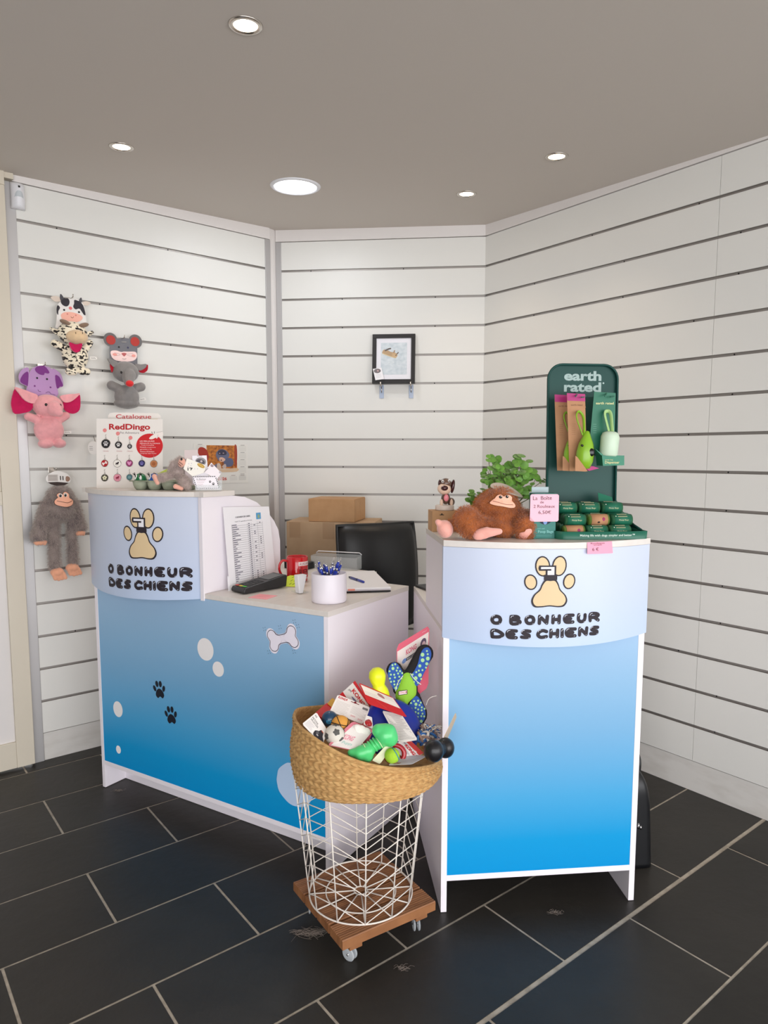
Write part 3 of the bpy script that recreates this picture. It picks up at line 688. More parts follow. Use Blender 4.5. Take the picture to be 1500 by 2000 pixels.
# ---------------------------------------------------------------- plush toys hanging on the left slatted wall
def aff(a, x0, z0, s=1.0):
    return lambda cx, cy: (a[0]+a[1]*cx+a[2]*cy-x0, a[3]+a[4]*cx+a[5]*cy-z0)
pl_bump = ((260, 260, 260), 0.5, 0.002)
cowm = M('cow_print_plush', (236, 224, 200), 0.9, sheen=0.4, bump=pl_bump)
nt = cowm.node_tree; N = nt.nodes; L_ = nt.links
tc = N.new('ShaderNodeTexCoord'); mp = N.new('ShaderNodeMapping'); mp.inputs['Scale'].default_value = (1.0, 0.6, 1.6); nz = N.new('ShaderNodeTexNoise'); nz.inputs['Scale'].default_value = 62; nz.inputs['Detail'].default_value = 1.2
cr = N.new('ShaderNodeValToRGB'); cr.color_ramp.elements[0].position = 0.535; cr.color_ramp.elements[0].color = rgb((238, 227, 203)); cr.color_ramp.elements[1].position = 0.56; cr.color_ramp.elements[1].color = rgb((34, 28, 26))
L_.new(tc.outputs['Object'], mp.inputs[0]); L_.new(mp.outputs[0], nz.inputs['Vector']); L_.new(nz.outputs['Fac'], cr.inputs[0]); L_.new(cr.outputs[0], N['Principled BSDF'].inputs['Base Color'])
def plush(n, c, c2=None): return M(n, c, 0.95, sheen=0.5, spec=0.2, bump=pl_bump, noise=((45, 45, 45), c2 or tuple(int(v*0.93) for v in c), 0.3, 0.7))
beige, brownish = plush('beige_plush', (226, 196, 158)), plush('taupe_plush', (138, 114, 96)); magenta = plush('magenta_plush', (196, 22, 84)); pinkp = plush('pink_plush', (240, 168, 172)); greyp = plush('grey_plush', (136, 132, 130)); redp = plush('crimson_plush', (172, 18, 38)); peach = plush('peach_felt', (244, 176, 142))
eye = M('black_glass_eye', (14, 12, 12), 0.12)
cardw = M('glossy_card_back', (230, 226, 222), 0.35)
def planeY(y): return lambda u, v, h: (u, y - h, v)
def card_part(t, pts, y, th=0.0012, name='header_card', mt=None):
    g = G(); g.prism(pts, y, y+th, lambda u, v, h: (u, h, v)); return g.build(name, mt or cardw, t)
def wall_hook(x, z, lab, ln=0.10):
    t = thing('slatwall_hook', lab, 'hook', WL, x, 0, z-0.004, group='hooks on the left slatted wall')
    g = G(); g.box((-0.012, -0.003, -0.012), (0.012, 0.0, 0.012)); g.build('hook_plate', chrome, t, bev=0.001)
    g = G(); g.tube([(0, -0.002, 0), (0, -ln, 0), (0, -ln-0.006, 0.002), (0, -ln-0.010, 0.012)], 0.0022, 8); g.build('hook_rod', chrome, t)
def brand_tag(t, x, y, z, tilt=6):
    g = G(); a = R(tilt); f = lambda u, v, h: (x+u*math.cos(a)-v*math.sin(a), y-h, z+u*math.sin(a)+v*math.cos(a))
    g.prism([(0, 0), (0.03, 0), (0.03, 0.012), (0, 0.012)], 0, 0.0006, f); o = g.build('fabric_label', M('white_label_fabric', (232, 228, 222), 0.7), t)
    D = Dec(lambda u, v, h: f(u, v, 0.0006+h)); D.line([(0.004+0.0022*i, 0.006+0.0022*math.sin(i*2.1)) for i in range(10)], 0.0011, (40, 36, 40), 1); D.build('label_lettering', o)

# cow
q = aff((0.0794, 0.0001908, -0.0000085, 2.1067, 0.0000212, -0.0001974), 0.19, 1.742)
s = 0.000194
t = thing('cow_plush_toy', 'black and white cow plush toy on a cow face card, topmost on the left wall', 'plush toy', WL, 0.19, -0.085, 1.742, group='plush dog toys hung on the left wall')
def E_(g, k, cx, cy, rx, rz, ry, y=0.0, rot=0, mi=0): x, z = k(cx, cy); g.ell((x, y, z), (rx*s, ry, rz*s), (0, R(rot), 0), mi)
def C_(g, k, a, b, r0, r1, y=0.0, y2=None, mi=0): p0 = k(*a); p1 = k(*b); g.cap((p0[0], y, p0[1]), (p1[0], y if y2 is None else y2, p1[1]), r0*s, r1*s, mi)
g = G(); E_(g, q, 575, 1010, 320, 265, 0.045); E_(g, q, 630, 1520, 285, 300, 0.04); C_(g, q, (420, 1350), (190, 1220), 95, 85); C_(g, q, (860, 1340), (950, 1220), 90, 80)
C_(g, q, (480, 1840), (580, 1850), 85, 85, -0.01); C_(g, q, (760, 1850), (880, 1860), 80, 80, -0.01)
C_(g, q, (250, 990), (110, 900), 60, 30); C_(g, q, (900, 1030), (1010, 985), 60, 40)
soft('plush_body', g, [cowm], t, 0.003, 4)
g = G(); E_(g, q, 620, 1110, 235, 160, 0.032, -0.035); g.build('muzzle', beige, t)
for cx, cy, r_ in ((370, 790, 18), (775, 850, -18)):
    g = G(); E_(g, q, cx, cy, 115, 52, 0.012, -0.03, r_); g.build('horn_flap', brownish, t)
x, z = q(575, 1340); g = G(); g.prism(smooth_loop([(x-0.026, z+0.018), (x, z+0.012), (x+0.026, z+0.018), (x+0.018, z-0.010), (x, z-0.022), (x-0.018, z-0.010)], 4), -0.052, -0.040, lambda u, v, h: (u, h, v)); g.build('neckerchief', magenta, t)
for cx in (545, 693): g = G(); x, z = q(cx, 1045); g.tube([(x, -0.0675, z+0.004), (x, -0.069, z-0.004)], 0.0012, 6); g.build('nostril', eye, t)
Kc = smooth_loop([q(*p) for p in ((280,700),(290,500),(300,380),(380,280),(500,225),(700,230),(830,290),(900,450),(915,600),(915,900),(600,980),(280,900))], 3)
c = card_part(t, Kc, 0.036)
g = G(); g.prism(smooth_loop([q(*p) for p in ((160,200),(300,180),(400,260),(300,300),(220,280))], 3), 0.0372, 0.0382, lambda u, v, h: (u, h, v)); g.build('card_ear', M('ear_card', (216, 200, 186), 0.5), t)
g = G(); g.prism(smooth_loop([q(*p) for p in ((840,300),(940,270),(1030,310),(960,365),(860,350))], 3), 0.0372, 0.0382, lambda u, v, h: (u, h, v)); g.build('card_ear', M('ear_card', (216, 200, 186), 0.5), t)
for pts in (((355,150),(385,140),(440,230),(400,290),(360,250)), ((760,290),(790,210),(825,205),(830,290),(800,320))):
    g = G(); g.prism(smooth_loop([q(*p) for p in pts], 3), 0.0355, 0.0372, lambda u, v, h: (u, h, v)); g.build('card_horn', flat((72, 70, 76)), t)
D = Dec(planeY(0.036)); lp = lambda P, c_, l=1: D.blob(smooth_loop([q(*p) for p in P], 3), c_, l)
lp(((370,290),(420,240),(520,220),(560,290),(540,370),(480,400),(400,360)), (44,38,46)); lp(((670,250),(800,300),(870,400),(912,570),(870,570),(830,480),(760,440),(690,460),(640,400),(660,330)), (44,38,46)); lp(((310,375),(355,430),(320,500),(315,585),(285,540),(282,430)), (44,38,46))
lp(((370,600),(440,530),(600,520),(780,570),(850,640),(780,720),(620,750),(450,730)), (240,178,160)); 
for cx, cy, r_, c_ in ((580,435,36,(226,112,112)), (442,475,22,(20,18,20)), (766,517,22,(20,18,20)), (512,562,18,(214,128,120)), (695,588,18,(214,128,120))): x, z = q(cx, cy); D.ell(x, z, r_*s, r_*s, c_, 2)
D.line([q(590, 620), q(600, 640), q(625, 648), q(648, 622)], 9*s, (120, 70, 40), 2)
D.build('card_face', c)
brand_tag(t, *[(a_[0], 0.01, a_[1]) for a_ in [q(975, 1580)]][0], tilt=5)
wall_hook(0.19, 2.0794, 'metal slatwall hook holding the cow plush card, highest hook on the left wall', 0.075)

# mouse
q = aff((0.3047, 0.0001868, -0.0000069, 1.9628, 0.0000148, -0.0001852), 0.405, 1.60); s = 0.000186
t = thing('mouse_plush_toy', 'grey mouse plush toy with a red nose, hanging above the catalogue board', 'plush toy', WL, 0.405, -0.085, 1.60, group='plush dog toys hung on the left wall')
g = G(); E_(g, q, 570, 1080, 315, 260, 0.045); E_(g, q, 600, 1690, 300, 300, 0.042); C_(g, q, (400, 1480), (230, 1400), 110, 115); C_(g, q, (830, 1480), (950, 1450), 110, 115); C_(g, q, (580, 1180), (520, 1350), 170, 110, -0.035, -0.062); E_(g, q, 600, 1850, 320, 130, 0.04)
soft('plush_body', g, [greyp], t, 0.003, 4)
x, z = q(515, 1395); g = G(); g.ell((x, -0.082, z), (0.018, 0.016, 0.015)); g.build('nose', M('red_felt_nose', (216, 30, 34), 0.8, sheen=0.4), t)
for cx, cy in ((385, 1110), (680, 1128)): x, z = q(cx, cy); g = G(); g.ell((x, -0.044, z), (0.0045, 0.003, 0.0055)); g.build('eye', eye, t)
for sg, pts, pin in ((-1, ((130,760),(240,790),(370,860),(280,960),(200,900)), ((185,900),(260,930),(250,1060),(215,1080))), (1, ((770,890),(920,900),(1060,890),(1040,980),(880,1050)), ((880,1060),(960,1000),(1080,900),(1110,940),(1090,1050),(980,1110)))):
    g = G(); g.prism(smooth_loop([q(*p) for p in pts], 3), -0.012, 0.0, lambda u, v, h: (u, h, v)); e_ = g.build('ear', greyp, t)
    g = G(); g.prism(smooth_loop([q(*p) for p in pin], 3), -0.008, -0.001, lambda u, v, h: (u, h, v)); g.build('ear_lining', redp, e_)
c = card_part(t, [q(*p) for p in ((250,900),(250,450),(300,330),(420,240),(580,220),(740,240),(860,330),(925,450),(930,900))], 0.036, mt=flat((112, 112, 118)))
for cx, cy in ((270, 275), (880, 300)):
    x, z = q(cx, cy); g = G(); g.prism([(x+0.031*math.cos(2*PI*i/28), z+0.031*math.sin(2*PI*i/28)) for i in range(28)], 0.0362, 0.0374, lambda u, v, h: (u, h, v)); g.build('card_ear', flat((106, 102, 102)), t)
D = Dec(planeY(0.0355)); lp = lambda P, c_, l=1: D.blob(smooth_loop([q(*p) for p in P], 3), c_, l)
for cx, cy in ((275, 285), (865, 310)): x, z = q(cx, cy); D.ell(x, z, 0.021, 0.021, (178, 52, 44), 2, 10)
lp(((270,560),(400,535),(520,570),(590,560),(700,560),(860,560),(915,620),(900,720),(800,790),(600,805),(400,780),(300,700)), (244,214,210), 1)
lp(((530,610),(590,590),(655,610),(630,650),(595,680),(560,650)), (188,96,96), 3); 
for cx, cy, a_, b_, c_ in ((370,635,55,32,(236,158,148)),(830,660,50,34,(236,158,148)),(468,452,22,22,(20,20,24)),(690,462,22,24,(60,58,90))): x, z = q(cx, cy); D.ell(x, z, a_*s, b_*s, c_, 3)
D.line([q(550, 735), q(600, 748), q(645, 735)], 8*s, (70, 50, 46), 3)
for a_, b_ in (((500,625),(360,590)),((500,650),(350,670)),((660,625),(820,600)),((660,650),(800,680))): D.line([q(*a_), q(*b_)], 5*s, (150, 120, 120), 3)
D.line([q(540, 325), q(640, 325)], 26*s, (150, 146, 142), 3)
D.build('card_face', c)
x, z = q(940, 1800); brand_tag(t, x, 0.01, z, 14)
wall_hook(0.405, 1.9294, 'metal slatwall hook holding the mouse plush card', 0.075)

# elephant
q = aff((-0.0825, 0.0002032, -0.0000100, 1.7965, 0.0000091, -0.0002177), 0.065, 1.42); s = 0.00021
t = thing('elephant_plush_toy', 'pink elephant plush toy with magenta ears on a purple card', 'plush toy', WL, 0.065, -0.085, 1.42, group='plush dog toys hung on the left wall')
g = G(); E_(g, q, 780, 930, 300, 238, 0.05); E_(g, q, 800, 1400, 290, 280, 0.045); C_(g, q, (560, 1190), (400, 1130), 90, 85); C_(g, q, (1020, 1190), (1140, 1120), 85, 85); C_(g, q, (850, 980), (910, 1080), 150, 80, -0.04, -0.07)
E_(g, q, 720, 1670, 145, 95, 0.04, -0.012); E_(g, q, 990, 1670, 130, 95, 0.04, -0.012)
soft('plush_body', g, [pinkp], t, 0.0032, 4)
for cx, cy in ((690, 912), (970, 920)): x, z = q(cx, cy); g = G(); g.ell((x, -0.047 if cx < 800 else -0.040, z), (0.0058, 0.004, 0.0062)); g.build('eye', eye, t)
for pin, rim_ in ((((150,595),(260,700),(340,800),(480,860),(480,960),(400,1040),(150,1080),(85,960),(80,820)), ((130,575),(300,620),(430,670),(560,730),(500,880),(330,830),(200,680))),
                  (((1080,840),(1200,840),(1320,760),(1400,690),(1425,800),(1410,1000),(1300,1080),(1180,1060),(1090,980)), ((1000,740),(1150,700),(1300,690),(1400,680),(1320,770),(1200,850),(1080,850)))):
    g = G(); g.prism(smooth_loop([q(*p) for p in pin], 3), -0.008, 0.006, lambda u, v, h: (u, h, v)); e_ = g.build('ear', magenta, t)
    g = G(); g.prism(smooth_loop([q(*p) for p in rim_], 3), -0.020, -0.004, lambda u, v, h: (u, h, v)); g.build('ear_fold', pinkp, e_)
lil = M('lilac_card', (176, 132, 184), 0.35)
c = card_part(t, smooth_loop([q(*p) for p in ((430,750),(430,500),(450,300),(540,170),(700,125),(860,160),(960,280),(990,480),(990,750))], 3), 0.036, mt=lil)
for pts in (((455,190),(330,210),(260,330),(280,460),(340,500),(440,510)), ((900,190),(1040,240),(1110,350),(1130,510),(1060,550),(990,550))):
    g = G(); g.prism(smooth_loop([q(*p) for p in pts], 3), 0.0374, 0.0384, lambda u, v, h: (u, h, v)); g.build('card_ear', lil, t)
D = Dec(planeY(0.036)); lp = lambda P, c_, l=1: D.blob(smooth_loop([q(*p) for p in P], 3), c_, l)
lp(((570,190),(640,135),(760,140),(850,250),(820,280),(760,270),(740,310),(660,300),(590,250)), (122,42,130), 2)
lp(((440,265),(360,290),(300,380),(290,445),(340,490),(400,515),(432,515)), (116,36,124), 1); lp(((965,315),(1040,330),(1090,420),(1125,520),(1060,530),(1040,555),(995,550)), (116,36,124), 1)
for cx, cy, r_, c_ in ((610,372,20,(24,16,24)),(803,388,20,(24,16,24)),(563,528,18,(120,50,124)),(873,550,18,(120,50,124))): x, z = q(cx, cy); D.ell(x, z, r_*s, r_*s, c_, 2)
D.line([q(625, 600), q(645, 632), q(680, 636)], 8*s, (80, 34, 84), 2); D.line([q(780, 660), q(815, 640), q(850, 640), q(880, 680), q(930, 690), q(965, 700)], 8*s, (80, 34, 84), 2)
D.build('card_face', c)
x, z = q(1115, 1480); brand_tag(t, x, 0.01, z, 4)
wall_hook(0.065, 1.7794, 'metal slatwall hook holding the purple elephant card', 0.075)

# gorilla
q = aff((-0.0362, 0.0002512, -0.0000121, 1.3545, -0.0000163, -0.0002710), 0.095, 0.845); s = 0.00026
t = thing('gorilla_plush_toy', 'long grey furry gorilla plush with peach hands and feet, hanging on the left wall', 'plush toy', WL, 0.095, -0.085, 0.845, group='plush dog toys hung on the left wall')
gfur = M('grey_gorilla_fur', (150, 136, 130), 0.9, sheen=0.5, spec=0.15, noise=((30, 30, 30), (104, 92, 92), 0.3, 0.66)); gtip = M('grey_fur_tips', (176, 162, 154), 0.85, sheen=0.4, spec=0.15)
g = G(); E_(g, q, 560, 560, 225, 250, 0.048); E_(g, q, 560, 720, 240, 190, 0.05); C_(g, q, (330, 640), (215, 1150), 90, 120); C_(g, q, (790, 600), (890, 1000), 80, 100); C_(g, q, (450, 900), (470, 1620), 95, 90); C_(g, q, (740, 900), (770, 1560), 75, 85)
soft('furry_body', g, [gfur, gtip], t, 0.0045, 5, fur=(15000, 0.013, 0.0005, (0, 0, -0.55), 1, None))
for (cx, cy, rx, rz) in ((235, 1235, 110, 45), (885, 1085, 85, 42)):
    g = G(); E_(g, q, cx, cy, rx, rz, 0.018, -0.01)
    for k in (-1, 0, 1): E_(g, q, cx + k*rx*0.55, cy+22, rx*0.32, 30, 0.012, -0.012)
    soft('hand', g, [peach], t, 0.0025, 2)
for cx, cy in ((520, 1765), (770, 1700)):
    g = G(); E_(g, q, cx-20, cy-40, 110, 80, 0.022, -0.01)
    for k in range(4): C_(g, q, (cx-90+k*55, cy-20), (cx-55+k*55, cy+75-abs(k-1)*10), 32, 32, -0.018)
    soft('foot', g, [peach], t, 0.0025, 2)
def facey(u, v, h):  # front of the head
    x, z = q(560, 580); e = max(0.0, 1-((u-x)/0.062)**2-((v-z)/0.078)**2); return (u, -0.056*math.sqrt(e)-0.004-h, v)
D = Dec(facey, 0.0012, 0.004)
lpq = lambda P, c_, l: D.blob(smooth_loop([q(*p) for p in P], 4), c_, l, 5)
def grow(P, k):
    cx = sum(p[0] for p in P)/len(P); cy = sum(p[1] for p in P)/len(P)
    return [(cx+(p[0]-cx)*k, cy+(p[1]-cy)*k) for p in P]
fc = ((415,570),(440,530),(465,505),(450,470),(490,435),(540,455),(560,425),(600,415),(645,450),(650,505),(710,545),(715,590),(680,630),(600,652),(500,640),(430,615))
lpq(grow(fc, 1.05), (66, 36, 30), 0); lpq(fc, (246, 180, 150), 1)
for cx, cy in ((505, 472), (585, 462)): x, z = q(cx, cy); D.ell(x, z, 30*s, 34*s, (232, 222, 214), 2); D.ell(x-0.001, z-0.001, 19*s, 24*s, (22, 14, 14), 3); D.ell(x-0.003, z+0.002, 5*s, 6*s, (240, 240, 240), 4)
D.line(curve([q(450, 560), q(520, 572), (q(620, 585)), q(695, 552)], 5), 8*s, (90, 44, 36), 2)
D.build('face_patch', t)
cd = [q(*p) for p in ((320,200),(370,140),(470,90),(600,100),(690,150),(715,200),(690,270),(520,320),(345,270))]
c = card_part(t, smooth_loop(cd, 3), -0.012, 0.0015, 'hang_tag')
D = Dec(planeY(-0.012)); D.blob([q(*p) for p in ((345,275),(500,262),(690,270),(620,310),(480,325),(400,305))], (52, 36, 32), 1, 1); x, z = q(440, 200); D.rect(x-0.022, z-0.014, x+0.018, z+0.014, (196, 188, 182), 1)
for k in range(5): D.line([(x-0.02, z+0.011-k*0.005), (x+0.014, z+0.011-k*0.005)], 0.001, (120, 112, 108), 2)
for cx in (550, 590): D.line([q(cx, 170), q(cx+4, 225)], 15*s, (50, 42, 40), 2)
D.blob(smooth_loop([q(*p) for p in ((640,170),(690,170),(710,210),(680,250),(640,240))], 2), (150, 116, 98), 1)
D.build('tag_print', c)
wall_hook(0.087, 1.3294, 'metal slatwall hook holding the grey gorilla, lowest hook on the left wall', 0.078)
# white price ticket holder half hidden behind the catalogue board
t = thing('price_ticket', 'round white price ticket on the left slatted wall, half hidden behind the tag display board', 'price ticket', WL, 0.265, -0.03, 1.395)
g = G(); g.prism([(0.026*math.cos(2*PI*i/24), 0.03+0.03*math.sin(2*PI*i/24)) for i in range(24)], 0, 0.0012, lambda u, v, h: (u, h, v)); g.build('ticket', cardw, t)
g = G(); g.tube([(0.01, 0.0012, 0.05), (0.01, 0.028, 0.084)], 0.0016, 6); g.build('ticket_arm', chrome, t)
D = Dec(planeY(0)); [D.line([(-0.019, 0.036-k*0.008), (-0.004, 0.036-k*0.008)], 0.0014, (90, 86, 84), 1, caps=False) for k in range(3)]; D.build('ticket_print', t)

# wall calendar
q = aff((0.7621, 0.0002326, -0.0000053, 1.4981, -0.0000019, -0.0002133), 0.91, 1.247)
t = thing('wall_calendar', 'paper wall calendar with a puppy photograph on the slatted wall beside the left counter', 'calendar', WL, 0.91, 0, 1.247)
g = G(); g.box((-0.152, -0.0022, 0.0), (0.152, -0.0012, 0.203)); sh = g.build('calendar_sheet', M('calendar_paper', (228, 226, 220), 0.45), t)
D = Dec(planeY(-0.0022), 0.00025, 0.0003)
x0, z1 = q(290, 255); x1, z0 = q(1035, 905)
photo = M('autumn_leaf_photo', (206, 128, 48), 0.4, noise=((60, 60, 70), (132, 70, 32), 0.35, 0.62))
D.rect(x0, z0+0.02, x1, z1, photo, 1); 
B_ = lambda P, c_, l=2: D.blob(smooth_loop([q(*p) for p in P], 3), c_, l)
B_(((290,800),(700,830),(1035,800),(1020,890),(600,905),(340,890)), (214,186,156)); B_(((90,370),(160,300),(280,350),(340,500),(300,640),(120,500)), (168,52,40)); B_(((960,270),(1020,270),(1030,600),(980,780)), (160,66,44))
B_(((510,480),(560,380),(660,340),(770,380),(840,480),(800,560),(740,640),(660,650),(570,610)), (104,108,134), 3); B_(((560,400),(660,350),(760,400),(750,480),(580,480)), (58,56,76), 4); B_(((590,560),(660,540),(740,590),(690,645),(610,640)), (216,176,158), 5)
B_(((700,640),(780,560),(900,570),(940,680),(880,760),(740,760)), (90,96,126), 4); B_(((540,700),(600,690),(640,780),(620,860),(540,850)), (212,190,176), 5); B_(((660,760),(740,700),(760,790),(700,810)), (196,176,168), 5); B_(((450,760),(540,700),(560,860),(480,850)), (120,116,136), 3)
for cx, cy in ((600, 445), (690, 440), (640, 610)): x, z = q(cx, cy); D.ell(x, z, 0.004, 0.003, (30, 24, 30) if cy > 500 else (170, 150, 150), 6)
for i in range(5):
    for cx in (140, 1165):
        if cx == 140 and i > 0: continue
        x, z = q(cx, 240+i*178); D.rect(x-0.012, z-0.001, x+0.012, z+0.0012, (130, 128, 126), 1)
        for r_ in range(6): D.rect(x-0.021, z-0.006-r_*0.0048, x+0.021, z-0.0048-r_*0.0048, (204, 203, 198), 1)
for cx in (935, 1165):
    x, z = q(cx, 985); D.rect(x-0.012, z-0.001, x+0.012, z+0.0012, (150, 128, 126), 1)
    for r_ in range(5): D.rect(x-0.021, z-0.006-r_*0.0045, x+0.021, z-0.0048-r_*0.0045, (206, 204, 200), 1)
x, z = q(690, 1062); D.text('2026', x-0.006, z, 0.052, 0.0155, (196, 52, 48), 2, bold=0.03)
D.build('calendar_print', sh)

# framed picture on two brackets
q = aff((0.4238, 0.0002559, 0.0000006, 2.0690, -0.0000027, -0.0002501), 0.612, 1.772); t = thing('framed_picture', 'black framed photograph of a dog lying in snow, leaning on the back slatted wall', 'picture', WM, 0.612, -0.035, 1.776)
t.rotation_euler = Euler((R(-5.5), 0, WM.a), 'XYZ')
bf = M('black_frame_wood', (38, 36, 36), 0.45)
W2, H_ = 0.1145, 0.262
g = G()
for a, b in (((-W2, -0.008, 0), (W2, 0.012, 0.021)), ((-W2, -0.008, H_-0.021), (W2, 0.012, H_)), ((-W2, -0.008, 0.021), (-W2+0.021, 0.012, H_-0.021)), ((W2-0.021, -0.008, 0.021), (W2, 0.012, H_-0.021))): g.box(a, b)
g.build('frame', bf, t, bev=0.0015)
g = G(); g.box((-W2+0.02, 0.0, 0.02), (W2-0.02, 0.004, H_-0.02)); mtb = g.build('mount_board', M('white_mount_board', (240, 238, 244), 0.5), t)
snow = M('snow_photo', (226, 232, 236), 0.35, noise=((40, 40, 60), (192, 204, 212), 0.3, 0.7))
D = Dec(planeY(0.0), 0.0003, 0.0004); D.rect(-0.069, 0.047, 0.071, 0.217, snow, 1)
B_ = lambda P, c_, l=2: D.blob(smooth_loop(P, 3), c_, l)
B_([(-0.062,0.160),(-0.055,0.180),(-0.035,0.178),(-0.015,0.168),(0.005,0.165),(0.016,0.150),(0.010,0.138),(-0.010,0.140),(-0.035,0.150)], (186,150,104)); B_([(-0.006,0.165),(0.012,0.162),(0.020,0.148),(0.010,0.137),(-0.008,0.143)], (206,168,118), 3)
D.line([(-0.045, 0.176), (-0.028, 0.184), (-0.018, 0.186)], 0.008, (84, 66, 58), 3); D.line([(0.0, 0.163), (0.004, 0.174)], 0.007, (170, 134, 96), 3); D.line([(0.016, 0.156), (0.024, 0.164)], 0.006, (100, 84, 70), 3); D.ell(0.012, 0.150, 0.003, 0.003, (20, 18, 18), 4); D.line([(-0.060, 0.160), (-0.03, 0.148), (0.0, 0.138), (0.012, 0.136)], 0.004, (226, 204, 160), 3)
for k in range(5): D.line([(0.02+0.004*k, 0.075+0.006*k), (0.045, 0.07+0.008*k), (0.062, 0.075+0.006*k)], 0.001, (190, 202, 212), 3)
D.build('photo_print', mtb)
g = G(); g.box((-W2+0.02, -0.003, 0.02), (W2-0.02, -0.0018, H_-0.02)); g.build('picture_glass', M('thin_picture_glass', (220, 225, 225), 0.03, alpha=0.06), t)
t = thing('visiting_card', 'small white visiting card with a grey oval tucked into the corner of the picture frame', 'card', WM, 0.505, -0.052, 1.800)
cf = lambda u, v, h: (u*math.cos(R(14))+v*math.sin(R(14)), -h + v*0.09, -u*math.sin(R(14))*-1*-1+v*math.cos(R(14)))
g = G(); g.prism([(0, 0), (0.048, 0), (0.048, 0.062), (0, 0.062)], -0.0006, 0, lambda u, v, h: (u*0.97-v*0.24+0.012, -h+v*0.1, u*0.12+v*0.97-0.008)); c = g.build('card_sheet', M('bright_card_stock', (240, 238, 240), 0.4), t)
D = Dec(lambda u, v, h: (u*0.97-v*0.24+0.012, -h-0.0002+v*0.1, u*0.12+v*0.97-0.008)); D.ell(0.022, 0.048, 0.019, 0.012, (120, 112, 114), 1); D.ell(0.025, 0.048, 0.0045, 0.0045, (206, 170, 168), 2); [D.line([(0.008, 0.028-k*0.007), (0.036, 0.028-k*0.007)], 0.001, (190, 186, 190), 1) for k in range(3)]; D.build('card_print', c)
for x in (0.545, 0.705):
    t = thing('frame_bracket', 'clear bracket with a metal hook under the %s end of the framed picture' % ('left' if x < 0.6 else 'right'), 'bracket', WM, x, -0.002, 1.700, group='brackets under the framed picture')
    g = G(); g.box((-0.012, -0.0025, 0), (0.012, 0, 0.071)); g.build('bracket_plate', M('bluish_acrylic', (176, 190, 214), 0.15, alpha=0.8), t, bev=0.001)
    g = G(); g.tube([(0, -0.003, 0.063), (0, -0.05, 0.064), (0, -0.056, 0.067), (0, -0.058, 0.082)], 0.0042, 8); g.tube([(0, -0.0045, 0.03), (0, -0.006, 0.062)], 0.0025, 6); g.build('bracket_hook', chrome, t)
# ---------------------------------------------------------------- things on the left counter's top shelf
papw = M('white_paper', (238, 236, 240), 0.55); posterm = M('display_board_card', (238, 232, 226), 0.4)
RDG = (186, 24, 34)
FT = Fr(*LD.w(0.050, -0.006)[:2], 1.0)
t = thing('catalogue_board', 'white catalogue board with a rounded top standing behind the pet tag display board', 'display board', FT, 0.02, 0.055, ZL)
tl = lambda u, v, h: (u, h + v*0.10, v)
g = G(); g.prism([(0.005, 0), (0.215, 0), (0.217, 0.288), (0.205, 0.300), (0.03, 0.303), (0.012, 0.300), (0.004, 0.290)], 0, 0.003, tl); c = g.build('board', posterm, t)
D = Dec(lambda u, v, h: (u, v*0.10 - h, v)); D.text('Catalogue', 0.108, 0.284, 0.143, 0.023, (196, 66, 74), 1, bold=0.012); D.rect(0.168, 0.252, 0.206, 0.277, (228, 210, 146), 2); D.text('Tél. sur', 0.188, 0.272, 0.026, 0.005, (110, 100, 60), 3); D.text('place svp', 0.188, 0.262, 0.028, 0.005, (110, 100, 60), 3); D.build('board_print', c)
t = thing('tag_display_board', 'square white display board with red lettering and rows of round pet tags', 'display board', FT, 0, 0, ZL)
g = G(); g.prism([(0, 0), (0.262, 0), (0.262, 0.273), (0, 0.275)], 0, 0.004, tl); c = g.build('board', posterm, t)
def bq2(cx, cy): return ((cx-92-(1635-cy)*0.0285)/1283*0.262, (1640-cy)/1350*0.275)
D = Dec(lambda u, v, h: (u, v*0.10 - h, v)); x, z = bq2(768, 465); D.text('RedDingo', x, z, 0.163, 0.030, RDG, 1, bold=0.03); x, z = bq2(765, 562); D.text('Pet Adventure', x, z, 0.076, 0.009, (130, 122, 124), 1)
x, z = bq2(1145, 815); D.ell(x, z, 0.053, 0.048, (206, 26, 34), 1, n=40)
for i, (s_, w_) in enumerate((('LES MEILLEURES', 0.058), ('MÉDAILLES AU MONDE', 0.080), ('- Totale tranquillité', 0.056), ('Médaille et gravure', 0.062), ('garanties à vie', 0.046), ('Gravure & livraison', 0.056), ('comprises dans le prix', 0.064))):
    u, v = bq2(960, 728+i*40); D.text(s_, u + w_/2, v, w_, 0.0052, (250, 240, 238), 3)
D.blob(smooth_loop([bq2(*p) for p in ((1140,680),(1180,630),(1250,590),(1330,560),(1405,545),(1408,620),(1330,640),(1290,680),(1270,660),(1200,690))], 3), (244, 234, 228), 2); D.line([bq2(1290, 560), bq2(1405, 535)], 0.0009, (150, 130, 130), 3); D.line([bq2(1195, 545), bq2(1210, 580)], 0.0018, (40, 34, 36), 3); D.line([bq2(1250, 540), bq2(1245, 575)], 0.0018, (40, 34, 36), 3); D.line([bq2(1320, 600), bq2(1300, 670)], 0.0009, (150, 130, 130), 3)
for cx, cy in ((285, 518), (537, 580), (780, 662)): x, z = bq2(cx, cy); D.ell(x, z, 0.0078, 0.0078, (232, 140, 138), 1)
for cx in (295, 555, 762): x, z = bq2(cx, 922); D.text('Médaille', x, z, 0.022, 0.004, (190, 120, 120), 1)
D.build('board_print', c)
